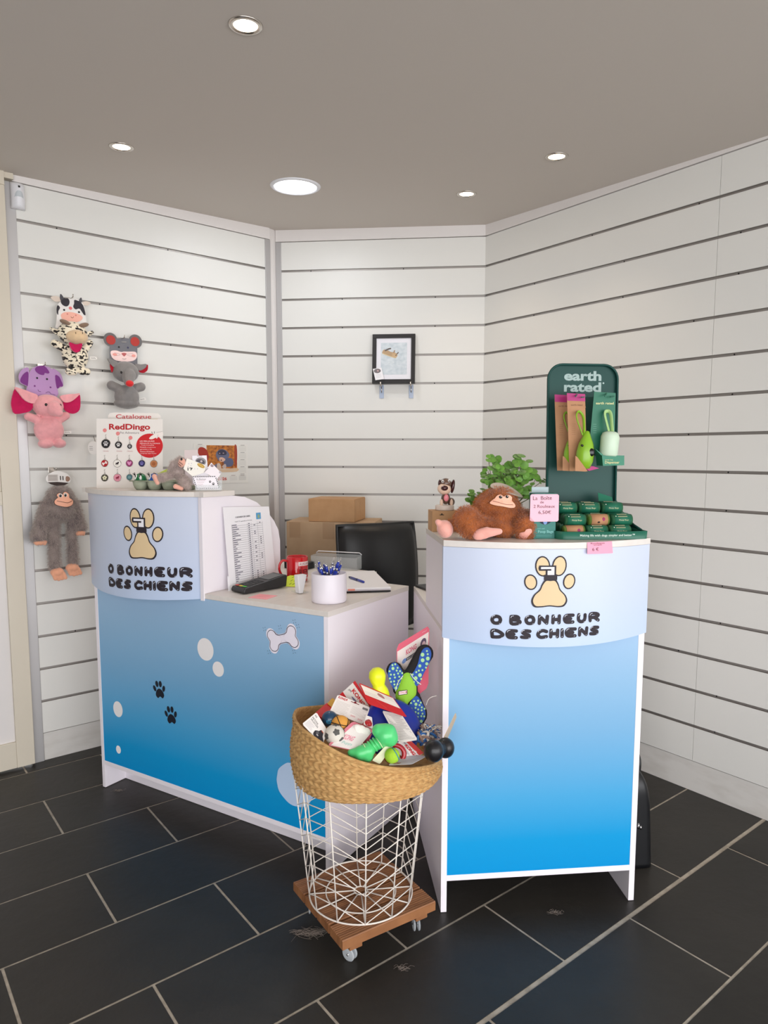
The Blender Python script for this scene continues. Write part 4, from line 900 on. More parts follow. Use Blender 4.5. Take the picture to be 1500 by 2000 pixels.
TG = [(303,778,88,(22,22,26),'paw',(200,196,196),'large black pet tag with a silver paw, first in the top row'),
 (548,800,68,(22,22,26),'paw',(220,216,214),'medium black pet tag with a silver paw, middle of the top row'),
 (765,830,46,(30,30,34),'paw',(190,186,186),'smallest black pet tag with a silver paw, last in the top row'),
 (270,1160,68,(178,20,30),'bone',(248,236,232),'red pet tag with a white bone on the display board'),
 (512,1162,74,(240,234,226),'dog',(40,26,30),'white pet tag with a small dark dog on the display board'),
 (748,1158,68,(148,50,104),'heart',(226,150,196),'purple pet tag with a pink heart on the display board'),
 (990,1160,66,(30,28,82),'paw',(126,118,188),'navy blue pet tag with a violet paw on the display board'),
 (1222,1168,72,(196,128,80),'ring',(170,98,54),'copper pet tag half hidden by the yellow price note on the display board'),
 (262,1442,70,(66,62,50),'flower',(224,220,190),'dark pet tag with a cream flower, first in the bottom row of the display board'),
 (508,1440,76,(224,148,166),'dog',(150,20,60),'pink pet tag with a crimson figure in the bottom row of the display board'),
 (742,1430,60,(70,116,124),'ring',(120,160,166),'teal pet tag just left of the green egg carton on the display board')]
sil = M('silver_tag_rim', (190, 186, 182), 0.25, 1.0)
for cx, cy, r_, col, kind, c2, lab in TG:
    u, v = bq2(cx, cy); rr = r_/1283*0.262; o_ = FT.w(u, v*0.10-0.004, 0)
    t = thing('pet_tag', lab, 'pet tag', mat=Matrix.Translation((o_.x, o_.y, ZL+v-rr)) @ Matrix.Rotation(FT.a, 4, 'Z') @ Matrix.Rotation(R(-5.7), 4, 'X'), group='round pet tags on the display board')
    g = G(); g.lathe([(0, 0.0016), (rr, 0.0016), (rr*1.04, 0.0006), (rr*1.04, -0.0006), (rr*0.96, -0.0014), (rr*0.9, -0.0006), (0, -0.0006)], 28, 0, Matrix.Translation((0, 0, rr)) @ Matrix.Rotation(R(-90), 4, 'X') @ Matrix.Diagonal((1, 1, 1, 1))); g.build('tag_disc', sil, t)
    D = Dec(lambda a, b, h: (a, -0.0016-h, b+rr), 0.0003, 0.0002); D.ell(0, 0, rr*0.93, rr*0.93, col, 1, n=28)
    if kind == 'paw': paw(D, 0, 0, rr*0.62, 0, c2, 2)
    elif kind == 'bone': D.line([(-rr*0.4, -rr*0.15), (rr*0.4, rr*0.2)], rr*0.3, c2, 2); [D.ell(a*rr, b*rr, rr*0.24, rr*0.24, c2, 2) for a, b in ((-0.5, 0), (-0.35, -0.35), (0.5, 0.1), (0.35, 0.4))]
    elif kind == 'heart': D.blob(smooth_loop([(0, rr*0.3), (rr*0.35, rr*0.55), (rr*0.62, rr*0.2), (0, -rr*0.6), (-rr*0.62, rr*0.2), (-rr*0.35, rr*0.55)], 3), c2, 2)
    elif kind == 'flower': [D.ell(rr*0.4*math.cos(a), rr*0.4*math.sin(a), rr*0.24, rr*0.24, c2, 2) for a in [2*PI*k/5+0.3 for k in range(5)]]; D.ell(0, 0, rr*0.16, rr*0.16, (150, 150, 110), 3)
    elif kind == 'dog': D.ell(0, 0, rr*0.42, rr*0.22, c2, 2, 10); D.ell(rr*0.3, rr*0.25, rr*0.2, rr*0.18, c2, 2); D.line([(-rr*0.25, 0), (-rr*0.25, -rr*0.4)], rr*0.13, c2, 2); D.line([(rr*0.2, 0), (rr*0.2, -rr*0.4)], rr*0.13, c2, 2)
    else: D.ell(0, 0, rr*0.5, rr*0.5, c2, 2)
    D.build('tag_face', t)
    g = G(); lz = 2*rr; g.tube([(0.003*math.cos(a), -0.001+0.001*math.sin(a), lz+0.001+0.003*math.sin(a)) for a in [2*PI*k/12 for k in range(12)]], 0.0007, 6, closed=True); g.tube([(0, -0.001, lz+0.004), (0.0006, -0.002, lz+0.010), (-0.001, -0.0015, lz+0.016), (0.0012, -0.0005, lz+0.0195)], 0.0009, 6); g.build('tag_hook', sil, t)

pulp = M('green_grey_pulp', (166, 172, 152), 0.9, noise=((40, 40, 40), (146, 152, 132), 0.3, 0.7), bump=((200, 200, 200), 0.3, 0.001))
FE = Fr(*LD.w(0.292, -0.040)[:2], -11)
t = thing('egg_carton', 'grey green moulded pulp egg carton standing on the left counter', 'egg carton', FE, 0, 0, ZL)
g = G(); nx, ny = 64, 32; wx, wy = 0.235, 0.105; vs = []
for j in range(ny+1):
    for i in range(nx+1):
        x = wx*i/nx; y = wy*j/ny; cxn = (x/wx*4) % 1 - 0.5; cyn = (y/wy*2) % 1 - 0.5; r_ = math.hypot(cxn, cyn)
        z = 0.034 - 0.032*max(0, 1-(r_/0.5)**2.4)**0.8 if r_ < 0.5 else 0.034
        e_ = min(x, wx-x, y, wy-y); vs.append((x, y, z))
fs = [(j*(nx+1)+i, j*(nx+1)+i+1, (j+1)*(nx+1)+i+1, (j+1)*(nx+1)+i) for j in range(ny) for i in range(nx)]
g.add(vs, fs, 0, True)
for ix in range(4):      # outside of the cups
    for iy in range(2):
        g.lathe([(0.0, 0.0), (0.015, 0.0002), (0.021, 0.005), (0.026, 0.018), (0.0285, 0.034)], 24, 0, Matrix.Translation((wx*(ix+0.5)/4, wy*(iy+0.5)/2, 0)))
g.tube([(0, 0, 0.034), (wx, 0, 0.034), (wx, wy, 0.034), (0, wy, 0.034)], 0.0022, 8, closed=True)
g.build('carton_tray', pulp, t)
for i, (x, col, nm) in enumerate(((0.030, (24, 106, 60), 'green'), (0.088, (40, 88, 166), 'blue'))):
    t = thing('egg_toy', 'small %s egg shaped toy with white eyes and black lashes sitting in the egg carton' % nm, 'toy', FE, x, 0.027, ZL+0.017, group='eyed egg toys in the carton')
    g = G(); g.ell((0, 0, 0.022), (0.023, 0.022, 0.024)); g.build('egg_body', M(nm+'_latex', col, 0.3, coat=0.3), t)
    for sx in (-1, 1):
        g = G(); g.ell((sx*0.0095, -0.018, 0.031), (0.0055, 0.004, 0.010), (0, sx*R(-14), 0)); e_ = g.build('eye', M('white_eye', (236, 234, 230), 0.3), t)
        g = G(); [g.tube([(sx*(0.009+0.0015*k), -0.0205, 0.038), (sx*(0.011+0.004*k), -0.022, 0.047+0.002*(1-k))], 0.0011, 5) for k in range(3)]; g.ell((sx*0.0085, -0.021, 0.034), (0.0022, 0.0015, 0.005)); g.build('lashes', eye, e_)
t = thing('price_note', 'yellow green handwritten price note standing in the egg carton against the display board', 'price note', FE, 0.072, 0.046, ZL+0.034)
nf = lambda u, v, h: (u, h + v*0.2, v)
g = G(); g.prism([(0.0, 0.020), (0.068, 0.052), (0.076, 0.030), (0.060, 0.0), (0.02, 0.0)], 0, 0.0005, nf); c = g.build('note', M('fluorescent_yellow_paper', (214, 232, 92), 0.6), t)
D = Dec(lambda u, v, h: (u, v*0.2-h, v)); D.text("3€ l'oeuf", 0.042, 0.027, 0.044, 0.013, (40, 50, 50), 1, rot=22); D.build('note_writing', c)

# small grey monkey lying on the carton
FM = Fr(*LD.w(0.49, 0.01)[:2], -4)
t = thing('small_monkey_plush_toy', 'small grey furry monkey plush lying on the egg carton, facing right', 'plush toy', FM, 0, 0, ZL+0.001)
sk = 0.0000200*9.375
def mq(cx, cy): return ((cx-950)/9.375*0.00193, (815-cy)/9.375*0.00193)
def ce(g, cx, cy, rx, rz, ry, y=0.0, rot=0): x, z = mq(cx, cy); g.ell((x, y, z), (rx/9.375*0.00193, ry, rz/9.375*0.00193), (0, R(rot), 0))
def cc(g, a, b, r0, r1, y=0.0, y2=None): p = mq(*a); p2 = mq(*b); g.cap((p[0], y, p[1]), (p2[0], y if y2 is None else y2, p2[1]), r0*0.000206, r1*0.000206)
gf2 = M('pale_grey_fur', (176, 160, 154), 0.9, sheen=0.5, spec=0.15, noise=((50, 50, 50), (140, 122, 120), 0.3, 0.66)); gt2 = M('pale_grey_fur_tips', (192, 176, 168), 0.85, sheen=0.4, spec=0.15)
g = G(); ce(g, 1010, 330, 95, 120, 0.026, 0.012); ce(g, 960, 480, 135, 110, 0.032, 0.014); cc(g, (900, 330), (840, 440), 50, 45, -0.002); cc(g, (880, 530), (740, 590), 65, 60, -0.002, -0.036); cc(g, (740, 560), (690, 620), 60, 50, -0.036, -0.04); cc(g, (1020, 560), (1150, 690), 75, 85, 0.0, -0.02); cc(g, (1130, 640), (1180, 740), 80, 60, -0.02)
soft('furry_body', g, [gf2, gt2], t, 0.003, 4, fur=(5500, 0.008, 0.0004, (0, 0, -0.35), 1, None))
for a, b in (((640, 560), (690, 670)), ((985, 735), (1090, 770))): g = G(); cc(g, a, b, 45, 38, -0.046 if a[0] < 900 else -0.03); g.build('foot', plush('rosy_felt', (240, 180, 160)), t)
g = G(); x, z = mq(1075, 320); g.ell((x, -0.012, z), (0.013, 0.010, 0.017), (0, R(20), 0)); fce = g.build('face_patch', plush('rosy_felt', (240, 180, 160)), t)
g = G(); [g.tube([(mq(*a)[0], -0.0225, mq(*a)[1]), (mq(*b)[0], -0.0215, mq(*b)[1])], 0.0009, 5) for a, b in (((1030, 330), (1080, 375)), ((1050, 305), (1110, 350)))]; x, z = mq(1085, 262); g.ell((x, -0.018, z), (0.004, 0.003, 0.006)); g.build('face_detail', eye, fce)
g = G(); p = mq(960, 175); p2 = mq(1090, 205); g.prism([(p[0], p[1]), (p2[0], p2[1]), (p2[0]-0.004, p2[1]-0.008), (p[0]+0.012, p[1]-0.004)], 0.012, 0.013, lambda u, v, h: (u, h, v)); g.build('hang_tag', cardw, t)

# business card holder and the cards leaning in it
FH = Fr(*LD.w(0.604, 0.055)[:2], 8)
acr = M('clear_acrylic', (222, 228, 230), 0.05, alpha=0.22)
def hq(cx, cy): return ((cx-855)*0.0001235, (1485-cy)*0.0001235)
def sheet(nm, lab, cat, pts, y, lean, col, z0=0.004, group=None, th=0.0006):
    t = thing(nm, lab, cat, FH, 0, y, ZL+z0, group=group)
    P = [hq(*p) for p in pts]; zb = min(p[1] for p in P); f = lambda u, v, h: (u, h+(v-zb)*lean, v)
    g = G(); g.prism(P, 0, th, f); o = g.build('sheet', col if not isinstance(col, tuple) else flat(col, 0.4), t)
    return t, o, Dec(lambda u, v, h: (u, (v-zb)*lean-h, v), 0.0003, 0.0003)
t, o, D = sheet('leaflet', 'tall plain mauve grey leaflet standing behind the business cards on the left counter', 'leaflet', ((150,1350),(545,1350),(545,300),(150,310)), 0.034, 0.05, (206, 190, 188))
t, o, D = sheet('business_card', 'upright white business card with a grey oval picture, rearmost in the card holder', 'business card', ((385,1300),(855,1300),(800,465),(380,475)), 0.027, 0.08, (236, 232, 238), group='business cards in the acrylic holder')
x, z = hq(625, 650); D.ell(x, z, 0.0195, 0.0155, (150, 146, 148), 1, -8); D.ell(x-0.001, z-0.001, 0.016, 0.010, (84, 78, 88), 2, -12); D.ell(*hq(645, 640), 0.004, 0.0042, (196, 186, 190), 3); x, z = hq(600, 485); D.line([(x-0.009, z), (x+0.008, z)], 0.0016, (150, 90, 96), 1); D.build('card_print', o)
t, o, D = sheet('business_card', 'cream business card with paw prints and a gold oval, tilted left in the holder', 'business card', ((130,960),(240,645),(770,850),(760,1060),(400,1190)), 0.019, 0.08, (240, 236, 226), 0.016, group='business cards in the acrylic holder')
D.ell(*hq(640, 865), 0.0145, 0.0068, (196, 156, 66), 1, -28); D.line([hq(570, 820), hq(700, 900)], 0.002, (226, 196, 120), 2); D.line([hq(265, 930), hq(265, 1000)], 0.003, (40, 28, 30), 1); D.line([hq(320, 935), hq(385, 940), hq(345, 990)], 0.003, (40, 28, 30), 1)
for cx, cy in ((290, 810), (370, 800), (270, 890), (350, 870), (460, 960), (540, 960)): D.ell(*hq(cx, cy), 0.0018, 0.0018, (206, 196, 210), 1)
D.build('card_print', o)
t, o, D = sheet('business_card', 'white business card with a small grey emblem, tilted to the right in the holder', 'business card', ((740,1060),(945,775),(1235,1080),(1130,1230),(1080,1250)), 0.013, 0.08, (240, 232, 236), 0.016, group='business cards in the acrylic holder')
D.ell(*hq(965, 865), 0.006, 0.005, (160, 140, 146), 1, -30); D.ell(*hq(1200, 1060), 0.0045, 0.0045, (190, 184, 186), 1); D.line([hq(740, 1050), hq(800, 990), hq(850, 945)], 0.0014, (110, 100, 104), 1); D.build('card_print', o)
t = thing('card_holder', 'clear acrylic business card holder at the right end of the left counter top', 'card holder', FH, 0, 0, ZL)
g = G(); g.box((-0.046, 0.0, 0.0), (0.046, 0.04, 0.003)); g.box((-0.046, 0.0, 0.003), (0.046, 0.002, 0.022)); g.box((-0.046, 0.038, 0.003), (0.046, 0.040, 0.05)); g.build('holder', acr, t, bev=0.0005)
t, o, D = sheet('business_card', 'white business card with a black and white chequered paw border, foremost in the holder', 'business card', ((505,1470),(1175,1470),(1080,1060),(395,1080)), 0.004, 0.10, (242, 236, 242), 0.0035, group='business cards in the acrylic holder')
for i in range(12):
    for (a, b) in (((410+i*56, 1100-i*1), (440+i*56, 1085-i*1)), ((520+i*55, 1440), (540+i*55, 1422))): D.line([hq(*a), hq(*b)], 0.0032, (26, 22, 26), 1, caps=False)
for i in range(6): D.line([hq(425+i*17, 1140+i*52), hq(445+i*17, 1165+i*52)], 0.0032, (26, 22, 26), 1, caps=False); D.line([hq(1075+i*16, 1120+i*52), hq(1080+i*16, 1150+i*52)], 0.0032, (26, 22, 26), 1, caps=False)
D.text('Au Bonheur', *hq(650, 1158), 0.035, 0.0045, (60, 54, 60), 1); [D.line([hq(520+10*k, 1205+k*50), hq(760-30*k, 1203+k*50)], 0.0012, (200, 170, 176), 1) for k in range(4)]
paw(D, *hq(905, 1235), 0.0048, -10, (40, 34, 40), 1); paw(D, *hq(1000, 1300), 0.0055, -10, (40, 34, 40), 1); D.build('card_print', o)

# ---------------------------------------------------------------- things on the worktop
ZT = 0.8922
g = G(); g.box((0.03, 0.5265, 0.874), (0.90, 0.74, 0.892)); t = thing('desk_return', 'white shelf table joined behind the left counter worktop', 'table', LD, 0, 0, 0); g.build('tabletop', top_m, t)
for x, y in ((0.06, 0.70), (0.06, 0.56), (0.86, 0.56)): g = G(); g.box((x-0.02, y-0.02, 0.001), (x+0.02, y+0.02, 0.8735)); g.build('leg', mel, t)
t = thing('price_list', 'printed price list on white sheets leaning against the rounded divider of the left counter', 'paper', LD, 0.641, 0.09, ZT)
fs_ = lambda u, v, h: (0.024*(1-v/0.31)+h, u, v)
g = G(); g.prism([(0, 0), (0.262, 0), (0.252, 0.297), (-0.002, 0.31)], 0, 0.001, fs_); g.prism([(-0.006, 0), (0.03, 0), (0.03, 0.05), (-0.005, 0.055)], -0.0016, -0.0004, fs_); o = g.build('paper_sheets', papw, t)
D = Dec(lambda u, v, h: (0.024*(1-v/0.31)+0.001+h, u, v), 0.0002, 0.0003); ik = (88, 84, 98)
D.text('O BONHEUR DES CHIENS', 0.098, 0.268, 0.080, 0.006, (50, 46, 56), 1, bold=0.02); D.text('TARIFS TTC applicables au 01/01/2026', 0.10, 0.251, 0.094, 0.005, ik, 1); D.rect(0.172, 0.252, 0.199, 0.277, (92, 160, 206), 1); D.ell(0.186, 0.263, 0.006, 0.008, (150, 170, 130), 2)
for k in range(27):
    z = 0.236 - k*0.0081; D.line([(0.035, z), (0.205, z-0.001)], 0.0007, ik, 1, caps=False); w_ = random.uniform(0.012, 0.044); D.line([(0.036, z+0.0035), (0.036+w_, z+0.0035)], 0.0028, ik, 1, caps=False)
    D.line([(0.124, z+0.0036), (0.133, z+0.0036)], 0.003, ik, 1, caps=False)
    if random.random() < 0.5: D.line([(0.154, z+0.0036), (0.163, z+0.0036)], 0.003, ik, 1, caps=False)
    if random.random() < 0.3: D.line([(0.186, z+0.0036), (0.194, z+0.0036)], 0.003, ik, 1, caps=False)
for y in (0.035, 0.119, 0.142, 0.176, 0.205): D.line([(y, 0.243), (y, 0.018)], 0.0006, ik, 1, caps=False)
D.build('price_list_print', o)
t = thing('payment_terminal', 'black card payment terminal with coloured keys lying on the left counter worktop', 'card reader', LD, 0.742, 0.168, ZT, -12)
tb = M('charcoal_plastic', (40, 39, 40), 0.42)
prof = [(-0.098, 0.002), (-0.1, 0.012), (-0.094, 0.022), (-0.02, 0.032), (0.095, 0.050), (0.1, 0.044), (0.094, 0.004)]
g = G(); k = len(prof); vs = [(-0.041, y, z) for y, z in prof] + [(0.041, y, z) for y, z in prof]; g.add(vs, [tuple(range(k)), tuple(range(2*k-1, k-1, -1))] + [(i, (i+1) % k, k+(i+1) % k, k+i) for i in range(k)]); g.build('terminal_body', tb, t, bev=0.005)
topz = lambda y: 0.022 + (y+0.094)*(0.010/0.074) if y < -0.02 else 0.032 + (y+0.02)*(0.018/0.115)
D = Dec(lambda u, v, h: (u, v, topz(v)+h), 0.0004, 0.0007); D.rect(-0.032, 0.018, 0.032, 0.082, (108, 110, 112), 1); D.build('screen', t)
D = Dec(lambda u, v, h: (u, v, topz(v)+h+0.0012), 0.0004, 0.0004)
for i in range(3):
    for j in range(5): D.rect(-0.030+i*0.021, -0.066+j*0.014, -0.014+i*0.021, -0.057+j*0.014, (66, 66, 68), 1)
for i, c_ in enumerate(((206, 44, 40), (222, 204, 60), (70, 190, 60))): D.rect(-0.032+i*0.022, -0.088, -0.013+i*0.022, -0.077, c_, 2)
D.build('keypad', t)
g = G(); g.tube(curve([(-0.01, 0.095, 0.02), (-0.03, 0.115, 0.012), (-0.06, 0.16, 0.006), (-0.10, 0.25, 0.005), (-0.13, 0.34, 0.004)], 8), 0.0026, 8); g.build('power_cable', bplas, t)
t = thing('sticky_note', 'pink sticky note lying flat on the worktop in front of the payment terminal', 'note', LD, 0.842, 0.072, ZT, 8)
g = G(); g.box((-0.038, -0.036, 0.0002), (0.038, 0.036, 0.0009)); o = g.build('note', M('pink_sticky_paper', (250, 170, 176), 0.6), t)
D = Dec(lambda u, v, h: (u, v, 0.0009+h)); [D.line([(-0.022, 0.018-k*0.014), (0.0, 0.021-k*0.014), (0.02, 0.017-k*0.014)], 0.0014, (226, 130, 140), 1) for k in range(3)]; D.build('note_writing', o)
t = thing('sticky_note', 'bright yellow sticky notes with writing, leaning at the foot of the red mug', 'note', LD, 0.800, 0.262, ZT, 20)
nf2 = lambda u, v, h: (u, h+v*0.9, v*0.55+0.001)
g = G(); g.prism([(-0.05, 0.0), (0.056, 0.002), (0.056, 0.06), (-0.01, 0.062), (-0.052, 0.035)], 0, 0.001, nf2); o = g.build('note', M('neon_yellow_paper', (216, 232, 60), 0.6), t)
D = Dec(lambda u, v, h: (u, v*0.9-h, v*0.55+0.001+h)); [D.line([(0.002+i*0.013, 0.012+j*0.018), (0.008+i*0.013, 0.02+j*0.018)], 0.002, (90, 110, 40), 1) for i in range(4) for j in range(3)]; D.line([(-0.04, 0.018), (-0.025, 0.026), (-0.012, 0.018)], 0.002, (90, 110, 40), 1); D.build('note_writing', o)
redc = M('red_glazed_ceramic', (196, 20, 30), 0.12, coat=0.5)
t = thing('mug', 'red ceramic mug with printed lettering on the left counter worktop', 'mug', LD, 0.748, 0.385, ZT)
g = G(); g.lathe([(0.0, 0.0), (0.036, 0.0), (0.041, 0.004), (0.0425, 0.02), (0.0425, 0.098), (0.0412, 0.1), (0.0398, 0.098), (0.0395, 0.012), (0.0, 0.008)], 40); g.build('cup', redc, t)
aim = math.atan2(-1.773-0.385, 2.478-0.748)   # towards the shop side
hd = aim - R(82)
hx, hy = math.cos(hd), math.sin(hd)
g = G(); g.tube([(hx*r_, hy*r_, z) for r_, z in curve([(0.040, 0.082), (0.058, 0.084), (0.070, 0.068), (0.071, 0.045), (0.060, 0.024), (0.040, 0.018)], 5)], 0.0062, 10, flat=0.8); g.build('handle', redc, t)
D = Dec(lambda u, v, h: ((0.0425+h)*math.cos(aim+u/0.0425), (0.0425+h)*math.sin(aim+u/0.0425), v), 0.0003, 0.0003)
D.rect(0.005, 0.066, 0.058, 0.082, (238, 222, 222), 1, 10)
for i, (s_, z, h_, c_) in enumerate((('AUXILIAIRE', 0.074, 0.010, (150, 20, 26)), ('RIEN', 0.040, 0.024, (70, 12, 18)), ('à toiletter', 0.017, 0.008, (238, 210, 210)), ("JE N'AI", 0.058, 0.006, (110, 14, 20)))): D.text(s_, 0.032, z, 0.046, h_, c_, 2)
D.build('mug_print', t)
t = thing('pen_pot', 'white cylindrical pot full of blue pens on the corner of the left worktop', 'pot', LD, 1.086, 0.135, ZT)
g = G(); g.lathe([(0.0, 0.0), (0.057, 0.0), (0.0595, 0.002), (0.0605, 0.006), (0.0605, 0.098), (0.0595, 0.100), (0.0575, 0.099), (0.0565, 0.006), (0.0, 0.005)], 56); g.build('pot_body', M('white_satin_pot', (232, 226, 234), 0.35), t)
bluep = M('blue_pen_barrel', (34, 56, 160), 0.25, coat=0.3); silv = M('silver_pen_metal', (196, 196, 200), 0.22, 1.0); clearb = M('white_pen_barrel', (222, 222, 228), 0.3)
rnd = random.Random(3)
for i in range(26):
    a = rnd.uniform(0, 2*PI); rb = rnd.uniform(0, 0.035); rt_ = rnd.uniform(0.030, 0.049); a2 = a + rnd.uniform(-1.0, 1.0); L0 = rnd.uniform(0.120, 0.138) if i > 5 else 0.148
    p0 = Vector((1.086-rb*math.cos(a), 0.135-rb*math.sin(a), ZT+0.007)); p1 = Vector((1.086+rt_*math.cos(a2), 0.135+rt_*math.sin(a2), ZT+L0))
    d_ = (p1-p0).normalized(); rotm = d_.to_track_quat('Z', 'Y').to_matrix().to_4x4(); wl = LD.w(p0.x, p0.y, p0.z)
    t = thing('ballpoint_pen', 'blue and silver ballpoint pen standing in the white pot', 'pen', mat=Matrix.Translation(wl) @ Matrix.Rotation(LD.a, 4, 'Z') @ rotm @ Matrix.Rotation(rnd.uniform(0, 6), 4, 'Z'), group='pens in the white pot')
    Lp = (p1-p0).length
    g = G(); g.lathe([(0.0, 0.0), (0.0042, 0.001), (0.0046, 0.01), (0.0046, Lp-0.040)], 12); g.build('barrel', bluep if i % 6 else clearb, t)
    g = G(); g.lathe([(0.0048, Lp-0.041), (0.0048, Lp-0.034), (0.004, Lp-0.030)], 12); g.lathe([(0.004, Lp-0.008), (0.0035, Lp-0.006), (0.0012, Lp), (0.0, Lp)], 12); g.build('metal_tip', silv, t)
    g = G(); g.lathe([(0.0041, Lp-0.031), (0.0044, Lp-0.02), (0.0040, Lp-0.008)], 12); g.build('grip', bluep if i % 3 else silv, t)
t = thing('note_stand', 'white plastic note stand with clear foot between the mug and the pen pot', 'stand', LD, 0.905, 0.195, ZT, -20)
g = G(); g.add([(-0.004, -0.012, 0.002), (0.026, -0.012, 0.002), (0.012, -0.010, 0.066), (-0.016, -0.010, 0.066), (-0.004, 0.004, 0.002), (0.026, 0.004, 0.002), (0.012, 0.03, 0.066), (-0.016, 0.03, 0.066)], [(0,1,2,3),(4,5,6,7),(0,1,5,4),(1,2,6,5),(2,3,7,6),(3,0,4,7)]); g.build('stand_body', wring, t, bev=0.003)
g = G(); g.box((-0.04, -0.008, 0.0), (0.02, 0.03, 0.003)); g.add([(-0.038, 0.01, 0.003), (-0.034, 0.01, 0.003), (-0.008, 0.01, 0.055), (-0.012, 0.01, 0.055), (-0.038, 0.02, 0.003), (-0.034, 0.02, 0.003), (-0.008, 0.02, 0.055), (-0.012, 0.02, 0.055)], [(0,1,2,3),(4,5,6,7),(0,1,5,4),(1,2,6,5),(2,3,7,6),(3,0,4,7)]); g.build('clear_foot', acr, t)
t = thing('tape_roll', 'small turquoise roll of tape beside the white note stand, partly behind the pen pot', 'tape', LD, 0.965, 0.245, ZT)
g = G(); g.lathe([(0.012, 0.0), (0.022, 0.0), (0.022, 0.014), (0.012, 0.014), (0.012, 0.0)], 28, 0, Matrix.Translation((0, 0, 0.001))); g.build('roll', M('turquoise_plastic', (62, 170, 200), 0.3), t)
t = thing('writing_pad', 'white writing pad lying at the back right of the left worktop', 'notepad', LD, 0, 0, ZT)
for i, (dz, c_) in enumerate(((0.0002, (226, 222, 232)), (0.0072, (240, 238, 240)))):
    k = i*0.004; P = [(0.922, 0.69-k), (1.172, 0.405), (0.985, 0.250), (0.735, 0.530)]
    g = G(); g.prism(P, dz, dz+0.0065, lambda u, v, h: (u, v, h)); g.build('pad_sheets', flat(c_, 0.55), t)
g = G(); g.prism([(1.05, 0.302), (1.07, 0.3185), (1.066, 0.323), (1.046, 0.307)], 0.004, 0.0105, lambda u, v, h: (u, v, h)); g.build('index_tab', flat((244, 150, 130)), t)
def lying_pen(lab, a, b, z, mt, r_=0.0045, tipm=None):
    A = LD.w(*a, z); B = LD.w(*b, z); d_ = B-A
    t = thing('ballpoint_pen', lab, 'pen', mat=Matrix.Translation(A) @ d_.normalized().to_track_quat('Z', 'Y').to_matrix().to_4x4())
    L0 = d_.length; g = G(); g.lathe([(0.0, 0.0), (r_*0.7, 0.001), (r_, 0.006), (r_, L0-0.018)], 14); g.build('barrel', mt, t)
    g = G(); g.lathe([(r_*0.95, L0-0.018), (r_*0.8, L0-0.008), (r_*0.25, L0), (0, L0)], 14); g.lathe([(r_*1.08, L0*0.42), (r_*1.08, L0*0.46)], 14); g.build('metal_tip', tipm or silv, t)
lying_pen('dark blue pen with a black stylus tip lying across the white writing pad', (1.045, 0.418), (0.930, 0.482), ZT+0.0137+0.0046, bluep, 0.0046, bplas)
lying_pen('thin black pen lying along the front edge of the writing pad', (1.185, 0.385), (1.045, 0.265), ZT+0.0037, bplas, 0.0034, bplas)
t = thing('acrylic_tray', 'clear plastic tray with a white rim standing behind the pen pot', 'tray', LD, 0.60, 0.665, ZT, 12)
g = G(); g.box((0, 0, 0), (0.22, 0.06, 0.003)); g.box((0, 0, 0.003), (0.22, 0.002, 0.055)); g.box((0, 0.058, 0.003), (0.22, 0.06, 0.062)); g.box((0, 0.002, 0.003), (0.002, 0.058, 0.058)); g.box((0.218, 0.002, 0.003), (0.22, 0.058, 0.058)); g.build('tray_walls', acr, t)
g = G(); g.tube([(0.0, 0.06, 0.062), (0.01, 0.06, 0.070), (0.21, 0.06, 0.070), (0.22, 0.06, 0.062)], 0.0022, 8); g.build('white_rim', wring, t)
t = thing('black_device', 'small black device on the shelf behind the red mug', 'device', LD, 0.50, 0.60, ZT, 5)
g = G(); g.box((0, 0, 0), (0.12, 0.07, 0.030)); g.build('device_body', bplas, t, bev=0.004)
t = thing('phone', 'black phone lying on the white worktop behind the right counter box', 'phone', RD, 0.055, 0.50, 0.8892, 20)
g = G(); g.box((0, 0, 0), (0.075, 0.155, 0.009)); g.build('phone_body', bplas, t, bev=0.003)
# clumps of pet hair on the tiles
hairm = M('pet_hair', (150, 138, 128), 0.9)
for x, y, sz, n_, lab in ((-0.226, 1.896, 0.055, 90, 'largest greyish tuft of pet hair on the floor, in front of the wooden dolly'), (0.505, 1.989, 0.022, 34, 'small curl of pet hair on the floor under the right counter'), (-1.129, 2.759, 0.022, 30, 'small tuft of pet hair on the floor at the left foot of the long counter'), (0.034, 1.756, 0.03, 22, 'thin wisp of pet hair on the floor right of the dolly')):
    g = G()
    for k in range(n_):
        a = rnd.gauss(0, 0.5); px, py = rnd.gauss(0, sz*0.42), rnd.gauss(0, sz*0.16); l_ = sz*rnd.uniform(0.3, 0.8)
        g.tube(curve([(px-l_*math.cos(a)/2, py-l_*math.sin(a)/2, 0.0012), (px, py+rnd.gauss(0, 0.004), rnd.uniform(0.001, 0.006)), (px+l_*math.cos(a)/2, py+l_*math.sin(a)/2, 0.0012)], 3), 0.00028, 3, cap=False)
    tag(g.build('hair_tuft', hairm), lab, 'pet hair', 'tufts of pet hair on the floor').location = (x, y, 0.0003)
# ---------------------------------------------------------------- right counter top
gpl = M('dark_green_plastic', (22, 70, 64), 0.42, spec=0.35); gpl2 = M('green_tray_plastic', (36, 104, 84), 0.38)
t = thing('product_display_stand', 'tall dark green plastic product display stand with pale lettering on the right counter', 'display stand', RD, 0.462, 0.0, ZR+0.0005)
Hh = 0.528
def outline(hw, z0, z1, r_, n=8):
    P = [(-hw, z0)]; P += [(-hw + r_ - r_*math.cos(a), z1 - r_ + r_*math.sin(a)) for a in np.linspace(0, PI/2, n)]; P += [(hw - r_ + r_*math.sin(a), z1 - r_ + r_*math.cos(a)) for a in np.linspace(0, PI/2, n)]; P += [(hw, z0)]; return P
yb = 0.185; lean = 0.02
g = G(); g.prism(outline(0.113, 0.0, Hh, 0.045), yb, yb+0.005, lambda u, v, h: (u+0.012, h+lean*v/Hh, v)); g.build('back_panel', gpl, t)
